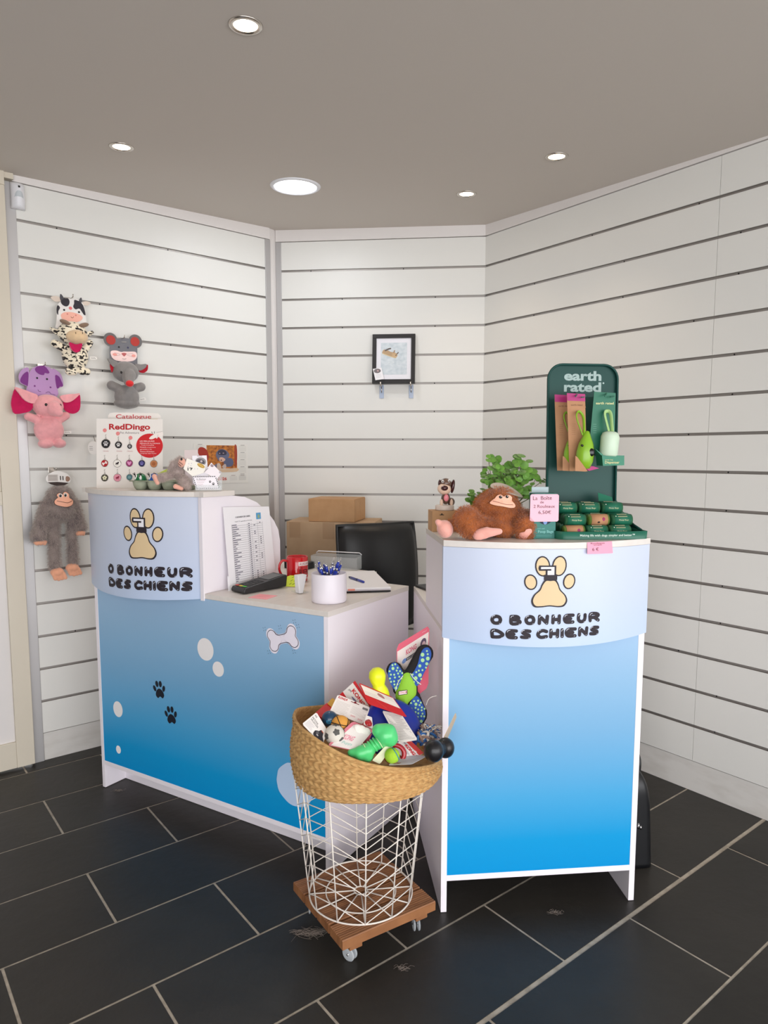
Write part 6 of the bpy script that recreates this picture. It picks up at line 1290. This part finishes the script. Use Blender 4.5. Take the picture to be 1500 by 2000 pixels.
g = G(); tc(g, (1050, 510), (1160, 315), 72, 76); tc(g, (970, 560), (918, 448), 70, 70); tc(g, (1020, 600), (1000, 700), 90, 70); tc(g, (1050, 680), (1105, 810), 86, 84); tc(g, (1105, 800), (1110, 850), 84, 60); tc(g, (930, 470), (960, 600), 60, 60)
flatten(g, Yt-o.y, 0.42); soft('trim_edge', g, [blk], t, 0.0035, 4)
for P, nm, mt_ in ((((1042,498),(1075,445),(1105,385),(1122,315),(1150,268),(1190,262),(1212,305),(1195,380),(1150,470),(1100,565)), 'arm_panel', navy), (((864,470),(880,405),(915,380),(948,402),(985,470),(965,560),(925,600),(885,545)), 'arm_panel', navy), (((1032,725),(1085,648),(1122,672),(1164,755),(1162,832),(1108,890),(1068,872),(1036,800)), 'arm_panel', navy)):
    pts = smooth_loop([tuple((T(*p, Yt)-o)[i] for i in (0, 2)) for p in P], 4); g = G(); g.prism(pts, Yt-o.y-0.0135, Yt-o.y-0.006, lambda u, v, h: (u, h, v)); ap = g.build(nm, mt_, t)
    D = Dec(planeY(Yt-o.y-0.0135)); xs = [p[0] for p in pts]; zs = [p[1] for p in pts]; cx_, cz_ = sum(xs)/len(xs), sum(zs)/len(zs)
    got = []
    for _ in range(900):
        x, z = rl.uniform(min(xs), max(xs)), rl.uniform(min(zs), max(zs)); r_ = rl.choice((0.0032, 0.0050, 0.0062))
        ins = True; m_ = len(pts); cnt = False; j_ = m_-1
        for i in range(m_):
            if ((pts[i][1] > z) != (pts[j_][1] > z)) and (x < (pts[j_][0]-pts[i][0])*(z-pts[i][1])/(pts[j_][1]-pts[i][1])+pts[i][0]): cnt = not cnt
            j_ = i
        if cnt and min(math.hypot(x-p[0], z-p[1]) for p in pts) > r_*1.05 and all(math.hypot(x-a, z-b) > r_+q_+0.0022 for a, b, q_ in got): got.append((x, z, r_)); D.ell(x, z, r_*0.9, r_, (168, 214, 150), 1, n=12)
    D.build('dot_print', ap)
P = ((985,478),(1040,465),(1085,540),(1095,600),(1085,650),(1035,700),(985,765),(955,720),(925,650),(945,570)); pts = smooth_loop([tuple((T(*p, Yt)-o)[i] for i in (0, 2)) for p in P], 4)
g = G(); cx_, cz_ = sum(p[0] for p in pts)/len(pts), sum(p[1] for p in pts)/len(pts); rings = 6; vs = []; m_ = len(pts)
for r_ in range(rings+1):
    tt = r_/rings
    vs += [(cx_+(p[0]-cx_)*tt, Yt-o.y-0.010-0.014*math.sqrt(max(0, 1-tt*tt)), cz_+(p[1]-cz_)*tt) for p in pts]
g.add(vs, [(r_*m_+i, r_*m_+(i+1) % m_, (r_+1)*m_+(i+1) % m_, (r_+1)*m_+i) for r_ in range(rings) for i in range(m_)], 0, True); lb = g.build('toy_centre', limef, t, fix=False)
D = Dec(planeY(Yt-o.y-0.0245)); x, z = (T(984, 607, Yt)-o).x, (T(984, 607, Yt)-o).z
D.line([(x-0.013, z-0.008), (x+0.013, z-0.004), (x+0.013, z+0.008), (x-0.013, z+0.004)], 0.0016, (60, 24, 30), 2, closed=True); D.poly([(x-0.013, z-0.008), (x+0.013, z-0.004), (x+0.013, z+0.008), (x-0.013, z+0.004)], (238, 226, 226), 1); D.text('KONG', x-0.002, z, 0.018, 0.0065, (210, 90, 100), 3, rot=8); D.ell(x+0.010, z+0.002, 0.0015, 0.003, (170, 30, 40), 3); D.build('toy_label', t)
g = G()
for P in (((985, 475), (945, 530), (925, 600)), ((1045, 455), (1075, 500), (1130, 545))): g.tube(curve([tuple(T(*p, Yt)-o+Vector((0, -0.022, 0))) for p in P], 5), 0.0012, 6)
g.build('plastic_tie', M('translucent_tie', (224, 224, 220), 0.3), t)

# yellow rubber toy and its red card
yel = M('neon_yellow_rubber', (232, 240, 30), 0.4, coat=0.1)
t, o = toy('rubber_dog_toy', 'neon yellow bulb shaped rubber dog toy with a red backed card', 'dog toy', 790, 600, 2.0)
ax_ = (T(785, 505, 2.0)-T(800, 600, 2.0)).normalized(); mt = Matrix.Translation(T(796, 610, 2.0)-o) @ ax_.to_track_quat('Z', 'Y').to_matrix().to_4x4()
g = G(); g.lathe([(0.0, -0.03), (0.026, -0.03), (0.028, -0.015), (0.025, 0.0), (0.019, 0.012), (0.0185, 0.018), (0.023, 0.030), (0.0255, 0.044), (0.022, 0.058), (0.012, 0.067), (0.0, 0.069)], 32, 0, mt); g.build('rubber_body', yel, t)
c, D = card3(t, 'backing_card', ((625, 548), (905, 668), (1025, 832), (705, 722)), (1.985, 1.97, 1.91, 1.92), M('red_card', (200, 36, 44), 0.35), o)
D.poly([(0.04, 0.45), (0.97, 0.40), (0.97, 0.92), (0.04, 0.92)], (236, 226, 218), 1); ln(D, 8, 0.06, 0.42, 0.5, 0.86, (190, 180, 176), 0.012); ln(D, 8, 0.66, 0.93, 0.48, 0.86, (190, 180, 176), 0.012); D.blob(smooth_loop([(0.46, 0.72), (0.52, 0.84), (0.62, 0.80), (0.64, 0.66), (0.56, 0.62)], 3), (170, 116, 116), 2); D.line([(0.3, 0.35), (0.4, 0.22), (0.5, 0.1)], 0.012, (226, 110, 90), 2); D.build('card_print', c)
c, D = card3(t, 'card_lower_leaf', ((815, 775), (975, 805), (1110, 1015), (955, 1040)), (1.93, 1.92, 1.83, 1.84), cst, o)
ln(D, 22, 0.08, 0.92, 0.08, 0.9, (176, 168, 168), 0.012); D.build('card_print', c)
# red card (folded) with upright KONG lettering
t, o = toy('packaged_dog_toy', 'white and red toy card with large red diagonal lettering, tucked behind the hang hole card', 'packaged toy', 610, 680, 2.03)
c, D = card3(t, 'backing_card', ((598, 535), (735, 735), (640, 860), (470, 650)), (2.04, 2.0, 1.97, 2.02), cst, o)
D.rect(0.0, 0.86, 1.0, 1.0, (206, 34, 44), 1, 6); D.text('KONG', 0.48, 0.66, 0.62, 0.19, krd, 2, bold=0.04); D.blob(smooth_loop([(0.86, 0.60), (0.93, 0.60), (0.95, 0.68), (0.90, 0.80), (0.86, 0.7)], 3), krd, 2); D.poly([(0.0, 0.0), (0.6, 0.0), (0.42, 0.16), (0.0, 0.22)], (214, 24, 36), 1); D.text('JR', 0.13, 0.52, 0.14, 0.10, (60, 56, 60), 2); D.ell(0.5, 0.42, 0.2, 0.05, (120, 116, 150), 2); D.line([(0.42, 0.3), (0.62, 0.2), (0.75, 0.12)], 0.05, (110, 106, 140), 2)
D.build('card_print', c); g = G(); g.ell(T(640, 800, 1.99)-o, (0.03, 0.018, 0.02)); g.build('packed_toy', M('lilac_rubber', (120, 112, 150), 0.4), t)
# white back card with hang hole
t, o = toy('packaged_dog_toy', 'white toy card with small red lettering and a hang hole, lying over the coloured balls', 'packaged toy', 560, 780, 1.95)
c, D = card3(t, 'backing_card', ((458, 645), (722, 750), (668, 892), (392, 782)), (1.97, 1.96, 1.90, 1.91), cst, o)
D.text('KONG', 0.16, 0.88, 0.22, 0.13, (196, 28, 40), 1, bold=0.03); D.ell(0.30, 0.90, 0.015, 0.06, (196, 28, 40), 1); D.line([(0.44, 0.90), (0.66, 0.90)], 0.035, (130, 20, 34), 1); D.ell(0.55, 0.93, 0.035, 0.06, (130, 20, 34), 1); ln(D, 9, 0.05, 0.46, 0.12, 0.68, (200, 192, 188), 0.014); ln(D, 7, 0.52, 0.96, 0.34, 0.7, (200, 192, 188), 0.014); D.text('200', 0.63, 0.2, 0.14, 0.08, (226, 130, 140), 1); D.text('344', 0.85, 0.16, 0.14, 0.07, (226, 130, 140), 1); D.rect(0.80, 0.74, 0.96, 0.86, (120, 116, 120), 1)
D.build('card_print', c); g = G(); g.ell(T(580, 830, 1.94)-o, (0.026, 0.02, 0.02)); g.build('packed_toy', M('cream_rubber', (226, 206, 180), 0.4), t)
# red and yellow stick
t, o = toy('stick_toy', 'flat red dog toy with a yellow end, leaning at the left back of the basket', 'dog toy', 350, 790, 1.99)
c, D = card3(t, 'red_body', ((370, 712), (440, 770), (405, 880), (268, 800)), (2.03, 2.0, 1.93, 1.95), M('bright_red_plastic', (218, 20, 28), 0.3), o, th=0.014); D.g = None
c, D = card3(t, 'yellow_end', ((415, 672), (455, 705), (425, 765), (372, 718)), (2.045, 2.03, 2.0, 2.02), M('amber_plastic', (222, 170, 50), 0.35), o, th=0.014)
def ball(name, lab, cx, cy, Y, r_, mt, seams=None, fuzzy=False):
    t, o = toy(name, lab, 'ball', cx, cy, Y); g = G(); g.ell((0, 0, 0), (r_, r_, r_), None, 0, 32, 20); g.build('ball_body', mt, t)
    if seams: seams(t, r_)
    return t
def arc(t, r_, n, ph, mt, w_=0.0012, nm='seam', lim=PI):
    n = Vector(n).normalized(); u = n.cross(Vector((0.2, 0.1, 1))).normalized(); v = n.cross(u); g = G(); P = [tuple((u*math.cos(a)+v*math.sin(a))*r_*math.cos(ph)+n*r_*math.sin(ph)) for a in np.linspace(-lim, lim, 48)]; g.tube(P[:-1] if lim == PI else P, w_, 6, closed=(lim == PI)); g.build(nm, mt, t)
ball('squeaky_ball', 'dark teal blue ball with light blue lettering at the left of the basket', 390, 845, 1.90, 0.023, M('dark_teal_rubber', (26, 62, 92), 0.3, coat=0.3),
     lambda t, r_: (lambda D: (D.text('KONG', 0.004, 0.0, 0.022, 0.011, (60, 150, 190), 1, bold=0.03), D.build('ball_print', t)))(Dec(lambda u, v, h: (u, -math.sqrt(max(0, (r_+h)**2-u*u-v*v)), v), 0.0003, 0.0004)))
org = M('orange_felt_ball', (226, 160, 70), 0.7); blk2 = M('black_seam', (38, 32, 30), 0.6)
ball('tennis_ball', 'small orange basketball style ball with black seams beside the white card', 478, 895, 1.88, 0.027, org, lambda t, r_: (arc(t, r_, (0.9, 0.2, 0.35), 0.0, blk2), arc(t, r_, (0.2, 0.3, 0.9), 0.1, blk2), arc(t, r_, (0.9, 0.2, -0.45), 0.45, blk2)))
def soc(t, r_):
    for i, d_ in enumerate(((0.25, -0.75, 0.6), (-0.75, -0.6, 0.1), (0.75, -0.6, -0.3), (-0.2, -0.6, -0.75), (0.1, 0.1, 1))):
        d_ = Vector(d_).normalized(); u = d_.cross(Vector((0, 0.3, 1))).normalized(); v = d_.cross(u); g = G(); P = [(0.011*math.cos(2*PI*k_/5), 0.011*math.sin(2*PI*k_/5)) for k_ in range(5)]
        rr = []
        for tt in (0.0001, 0.5, 1.0): rr += [tuple((d_*r_+u*a*tt+v*b*tt).normalized()*(r_+0.0005)) for a, b in P]
        g.add(rr, [(q_*5+k_, q_*5+(k_+1) % 5, (q_+1)*5+(k_+1) % 5, (q_+1)*5+k_) for q_ in range(2) for k_ in range(5)], 0, True); g.build('dark_patch', M('grey_patch', (84, 82, 80), 0.6), t)
    arc(t, r_, (0.2, 0.9, -0.3), 0.0, M('grey_patch', (84, 82, 80), 0.6), 0.0008)
ball('soccer_ball_toy', 'small black and white football style ball below the orange ball', 430, 975, 1.83, 0.028, M('off_white_felt', (214, 208, 198), 0.75), soc)
t, o = toy('packaged_dog_toy', 'white toy card with a black dog picture, at the left rim of the basket', 'packaged toy', 270, 900, 1.84)
c, D = card3(t, 'backing_card', ((283, 790), (372, 940), (330, 1060), (165, 885)), (1.87, 1.84, 1.80, 1.82), cst, o)
D.text('PETITE', 0.25, 0.66, 0.38, 0.09, (60, 56, 62), 1, rot=0); D.text('MUSCLES', 0.30, 0.54, 0.44, 0.09, (60, 56, 62), 1); D.text('66', 0.14, 0.86, 0.14, 0.09, (60, 56, 62), 1); D.blob(smooth_loop([(0.52, 0.05), (0.50, 0.3), (0.62, 0.42), (0.70, 0.62), (0.84, 0.60), (0.88, 0.40), (0.98, 0.25), (0.95, 0.04), (0.7, 0.0)], 3), (44, 40, 48), 1); D.ell(0.78, 0.6, 0.07, 0.03, (190, 80, 40), 2); D.ell(0.66, 0.2, 0.05, 0.04, (180, 176, 180), 2); ln(D, 5, 0.06, 0.4, 0.12, 0.4, (186, 182, 188), 0.016)
D.build('card_print', c); g = G(); g.ell(T(260, 980, 1.83)-o, (0.022, 0.018, 0.018)); g.build('packed_toy', M('grey_rubber', (90, 88, 92), 0.5), t)
t, o = toy('packaged_dog_toy', 'pink and white soft toy packet with a hang slot, beside the green dumbbell', 'packaged toy', 520, 960, 1.82)
pw = M('white_plush_packet', (244, 240, 232), 0.8, bump=pl_bump)
c, D = card3(t, 'backing_card', ((580, 862), (748, 935), (602, 1108), (370, 1060)), (1.87, 1.86, 1.785, 1.795), M('rose_card', (232, 136, 152), 0.4), o)
D.poly([(0.10, 0.02), (1.0, 0.02), (1.0, 0.88), (0.16, 0.9)], (246, 240, 236), 1); D.text('KONG', 0.52, 0.30, 0.55, 0.16, (238, 178, 188), 2, rot=90, bold=0.02) if False else D.text('KONG', 0.42, 0.42, 0.4, 0.2, (238, 160, 176), 2, bold=0.04); D.text('Puppy', 0.55, 0.2, 0.4, 0.13, (150, 210, 198), 2); D.line([(0.04, 0.38), (0.04, 0.62)], 0.03, (90, 40, 44), 2)
D.build('card_print', c)
g = G(); [g.ell(T(655+rl.uniform(-45, 50), 935+rl.uniform(-30, 25), 1.848)-o, (0.009, 0.007, 0.008)) for _ in range(16)]; soft('fluffy_toy', g, [pw], t, 0.003, 2)
g = G(); P = [T(*p, 1.835)-o for p in ((620, 1092), (700, 1060), (735, 960), (690, 1000), (640, 1060))]; g.add(P, [tuple(range(5))]); g.build('packet_band', flat((224, 96, 118), 0.4), t, fix=False)
# blue frisbee
t, o = toy('flying_disc', 'deep blue rubber flying disc standing on edge behind the green dumbbell toy', 'flying disc', 900, 920, 1.93)
dn = Vector((0.20, -0.80, 0.62)).normalized(); mt = Matrix.Translation(T(900, 905, 1.93)-o) @ dn.to_track_quat('Z', 'Y').to_matrix().to_4x4()
g = G(); g.lathe([(0.0, 0.006), (0.062, 0.005), (0.078, 0.0), (0.086, -0.010), (0.087, -0.018), (0.083, -0.018), (0.075, -0.006), (0.06, 0.001), (0.0, 0.002)], 56, 0, mt); g.build('disc_body', M('deep_blue_rubber', (30, 50, 150), 0.35, coat=0.2), t)
t, o = toy('rubber_dog_toy', 'red conical rubber dog toy with white lettering, between the white packet and blue disc', 'dog toy', 690, 905, 1.885)
g = G(); dn = Vector((0.4, -0.3, 0.8)).normalized(); mt = dn.to_track_quat('Z', 'Y').to_matrix().to_4x4(); g.lathe([(0.0, -0.014), (0.012, -0.014), (0.016, -0.006), (0.013, 0.003), (0.012, 0.007), (0.010, 0.016), (0.0, 0.02)], 28, 0, mt); g.build('rubber_body', M('red_rubber', (190, 34, 40), 0.35, coat=0.2), t)
c, D = card3(t, 'backing_card', ((690, 815), (735, 830), (745, 930), (665, 890)), (1.90, 1.90, 1.87, 1.87), cst, o); D.ell(0.55, 0.4, 0.36, 0.3, (196, 40, 46), 1); D.build('card_print', c)
# green dumbbell
grn = M('green_squeaky_rubber', (84, 206, 122), 0.32, coat=0.25, sss=0.1)
t, o = toy('dumbbell_toy', 'large bright green rubber dumbbell dog toy with pale elastic bands', 'dog toy', 720, 1060, 1.80)
g = G(); k3 = 0.00033
def gc(a, b, r0, r1, y=1.80, y2=None): g.cap(T(*a, y)-o, T(*b, y if y2 is None else y2)-o, r0*k3, r1*k3, 0, 16)
gc((845, 975), (850, 975), 88, 88, 1.80); gc((790, 940), (850, 950), 58, 70, 1.80); gc((880, 1000), (870, 950), 72, 66, 1.80); gc((830, 1010), (770, 1060), 62, 44, 1.80); gc((770, 1050), (690, 1100), 44, 52, 1.80, 1.79)
gc((700, 1105), (640, 1125), 62, 62, 1.785); gc((640, 1125), (560, 1122), 52, 30, 1.785); gc((690, 1140), (700, 1150), 55, 50, 1.785)
soft('rubber_body', g, [grn], t, 0.0035, 3)
dd = (T(790, 1030, 1.80)-T(690, 1100, 1.79)).normalized(); g = G()
for i in range(4):
    c0 = (T(770, 1046, 1.80)-o).lerp(T(705, 1092, 1.79)-o, i/3); q_ = dd.to_track_quat('Z', 'Y').to_matrix(); g.tube([tuple(c0+q_ @ Vector((0.0158*math.cos(a), 0.0158*math.sin(a), 0))) for a in [2*PI*j/28 for j in range(28)]], 0.0034, 8, closed=True)
g.build('ribbed_handle', grn, t)
g = G()
for c0, rr in ((T(790, 1030, 1.80)-o, 0.0215), (T(695, 1102, 1.79)-o, 0.0225)):
    q_ = dd.to_track_quat('Z', 'Y').to_matrix(); g.tube([tuple(c0+q_ @ Vector((rr*math.cos(a), rr*math.sin(a), 0))) for a in [2*PI*j/32 for j in range(32)]], 0.0013, 6, closed=True)
g.build('elastic_band', M('pale_elastic', (206, 226, 176), 0.5), t)
c, D = card3(t, 'backing_card', ((905, 1000), (925, 1040), (800, 1215), (735, 1185)), (1.80, 1.80, 1.77, 1.77), M('cream_green_card', (214, 214, 180), 0.45), o); D.build('card_print', c) if D.g.v else None
# tennis ball with red ring and teal bottom
ball('tennis_ball', 'lime green tennis style ball beside the red ring at the front right of the basket', 900, 1145, 1.78, 0.0205, M('lime_felt_ball', (160, 204, 52), 0.8, bump=pl_bump), lambda t, r_: arc(t, r_, (0.8, 0.3, 0.4), 0.5, M('teal_band', (40, 130, 160), 0.5), 0.0014))
t, o = toy('rubber_ring_toy', 'dark red rubber ring dog toy beside the lime ball', 'dog toy', 925, 1120, 1.81)
g = G(); cc_ = T(920, 1130, 1.80)-o; g.tube([tuple(cc_+Vector((0.026*math.cos(a), 0.006*math.sin(a), 0.022*math.sin(a)))) for a in [2*PI*j/36 for j in range(36)]], 0.0065, 10, closed=True); g.build('ring_body', M('dark_red_rubber', (160, 20, 34), 0.3, coat=0.3), t)
t, o = toy('packaged_dog_toy', 'white toy card with a red top band and red lettering beside the lime ball', 'packaged toy', 1000, 1110, 1.82)
c, D = card3(t, 'backing_card', ((1030, 1000), (1158, 1125), (1010, 1195), (905, 1055)), (1.87, 1.83, 1.79, 1.82), cst, o)
D.rect(0, 0.74, 1, 1, (216, 66, 60), 1); D.text('KONG', 0.58, 0.58, 0.62, 0.17, (206, 40, 50), 2, bold=0.05); D.line([(0.42, 0.86), (0.62, 0.86)], 0.06, (80, 30, 34), 2); D.blob(smooth_loop([(0.93, 0.5), (0.99, 0.5), (0.98, 0.66), (0.94, 0.66)], 3), (206, 40, 50), 2); D.text('66', 0.18, 0.62, 0.14, 0.1, (90, 80, 84), 2); D.ell(0.5, 0.36, 0.3, 0.06, (200, 196, 196), 2)
[D.line([(0.05, 0.8+0.05*k_), (0.3, 0.8+0.05*k_)], 0.016, (236, 170, 160), 2, caps=False) for k_ in range(4)]; D.build('card_print', c)
g = G(); g.ell(T(1010, 1130, 1.84)-o, (0.02, 0.016, 0.018)); g.build('packed_toy', M('rose_rubber', (200, 60, 70), 0.4), t)
t, o = toy('packaged_dog_toy', 'grey backed toy card lying along the front rim of the basket', 'packaged toy', 1000, 1190, 1.775)
c, D = card3(t, 'backing_card', ((1015, 1128), (1185, 1148), (1060, 1215), (865, 1222)), (1.82, 1.82, 1.758, 1.758), M('grey_card_back', (200, 196, 200), 0.4), o)
ln(D, 10, 0.05, 0.95, 0.2, 0.92, (168, 164, 170), 0.02); D.text('KONG', 0.3, 0.12, 0.28, 0.12, (170, 30, 46), 2, bold=0.03); D.build('card_print', c)
# rope toy
t, o = toy('rope_toy', 'blue, white and brown knotted cotton rope dog toy at the right side of the basket', 'dog toy', 1190, 980, 1.93)
rp_ = [M('white_rope_yarn', (222, 214, 204), 0.85), M('blue_rope_yarn', (52, 100, 160), 0.85), M('brown_rope_yarn', (150, 124, 112), 0.85)]
for j_, (a, Y_) in enumerate((((1150, 1000), 1.90), ((1215, 975), 1.93), ((1180, 950), 1.95))):
    for k_ in range(3):
        g = G(); c0 = T(*a, Y_)-o; ph = rl.uniform(0, 6); ax3 = Vector((rl.gauss(0, 1), rl.gauss(0, 1), rl.gauss(0, 1))).normalized(); q_ = ax3.to_track_quat('Z', 'Y').to_matrix()
        P = [tuple(c0+q_ @ Vector(((0.013+0.006*math.cos(3*s_+ph))*math.cos(2*s_+ph), (0.013+0.006*math.cos(3*s_+ph))*math.sin(2*s_+ph), 0.009*math.sin(3*s_)))) for s_ in np.linspace(0, 2*PI, 60, endpoint=False)]
        g.tube(P, 0.0042, 6, closed=True); g.build('knotted_strand', rp_[(k_+j_) % 3], t)
for i in range(3):
    g = G()
    for k_ in range(44):
        a = T(1190+rl.uniform(-40, 60), 960+rl.uniform(-30, 30), 1.93)-o; b = a + Vector((rl.uniform(-0.015, 0.026), rl.uniform(-0.01, 0.012), rl.uniform(-0.004, 0.020))); g.tube([tuple(a), tuple((a+b)/2+Vector((0, 0, rl.uniform(0, 0.008)))), tuple(b)], 0.0016, 4)
    g.build('frayed_end', rp_[i], t)
# black double ball
t, o = toy('double_ball_toy', 'black rubber dog toy of two joined balls hanging over the right rim of the basket', 'dog toy', 1250, 1110, 1.85)
g = G(); p1, p2 = T(1240, 1105, 1.80)-o, T(1335, 1080, 1.86)-o; g.ell(p1, (0.028, 0.028, 0.031)); g.ell(p2, (0.026, 0.026, 0.029)); g.cap(p1, p2, 0.016, 0.016); soft('rubber_body', g, [M('matt_black_rubber', (24, 23, 26), 0.38, coat=0.15)], t, 0.0035, 2)
c, D = card3(t, 'backing_card', ((1418, 795), (1424, 830), (1350, 1010), (1322, 1000)), (1.88, 1.90, 1.92, 1.86), M('beige_card_edge', (206, 180, 148), 0.5), o, th=0.0016)
g = G(); g.tube(curve([tuple(T(*p, Y_)-o) for p, Y_ in (((1175, 730), 2.02), ((1190, 690), 2.02), ((1215, 668), 2.03), ((1260, 656), 2.03))], 6), 0.0035, 8, flat=0.3); t2_, o2 = toy('loose_strap', 'short curved white strap sticking up at the right back of the basket', 'strap', 1175, 730, 2.02); s_ = g.build('strap', M('white_strap', (230, 226, 220), 0.5), t2_); s_.location = o - o2
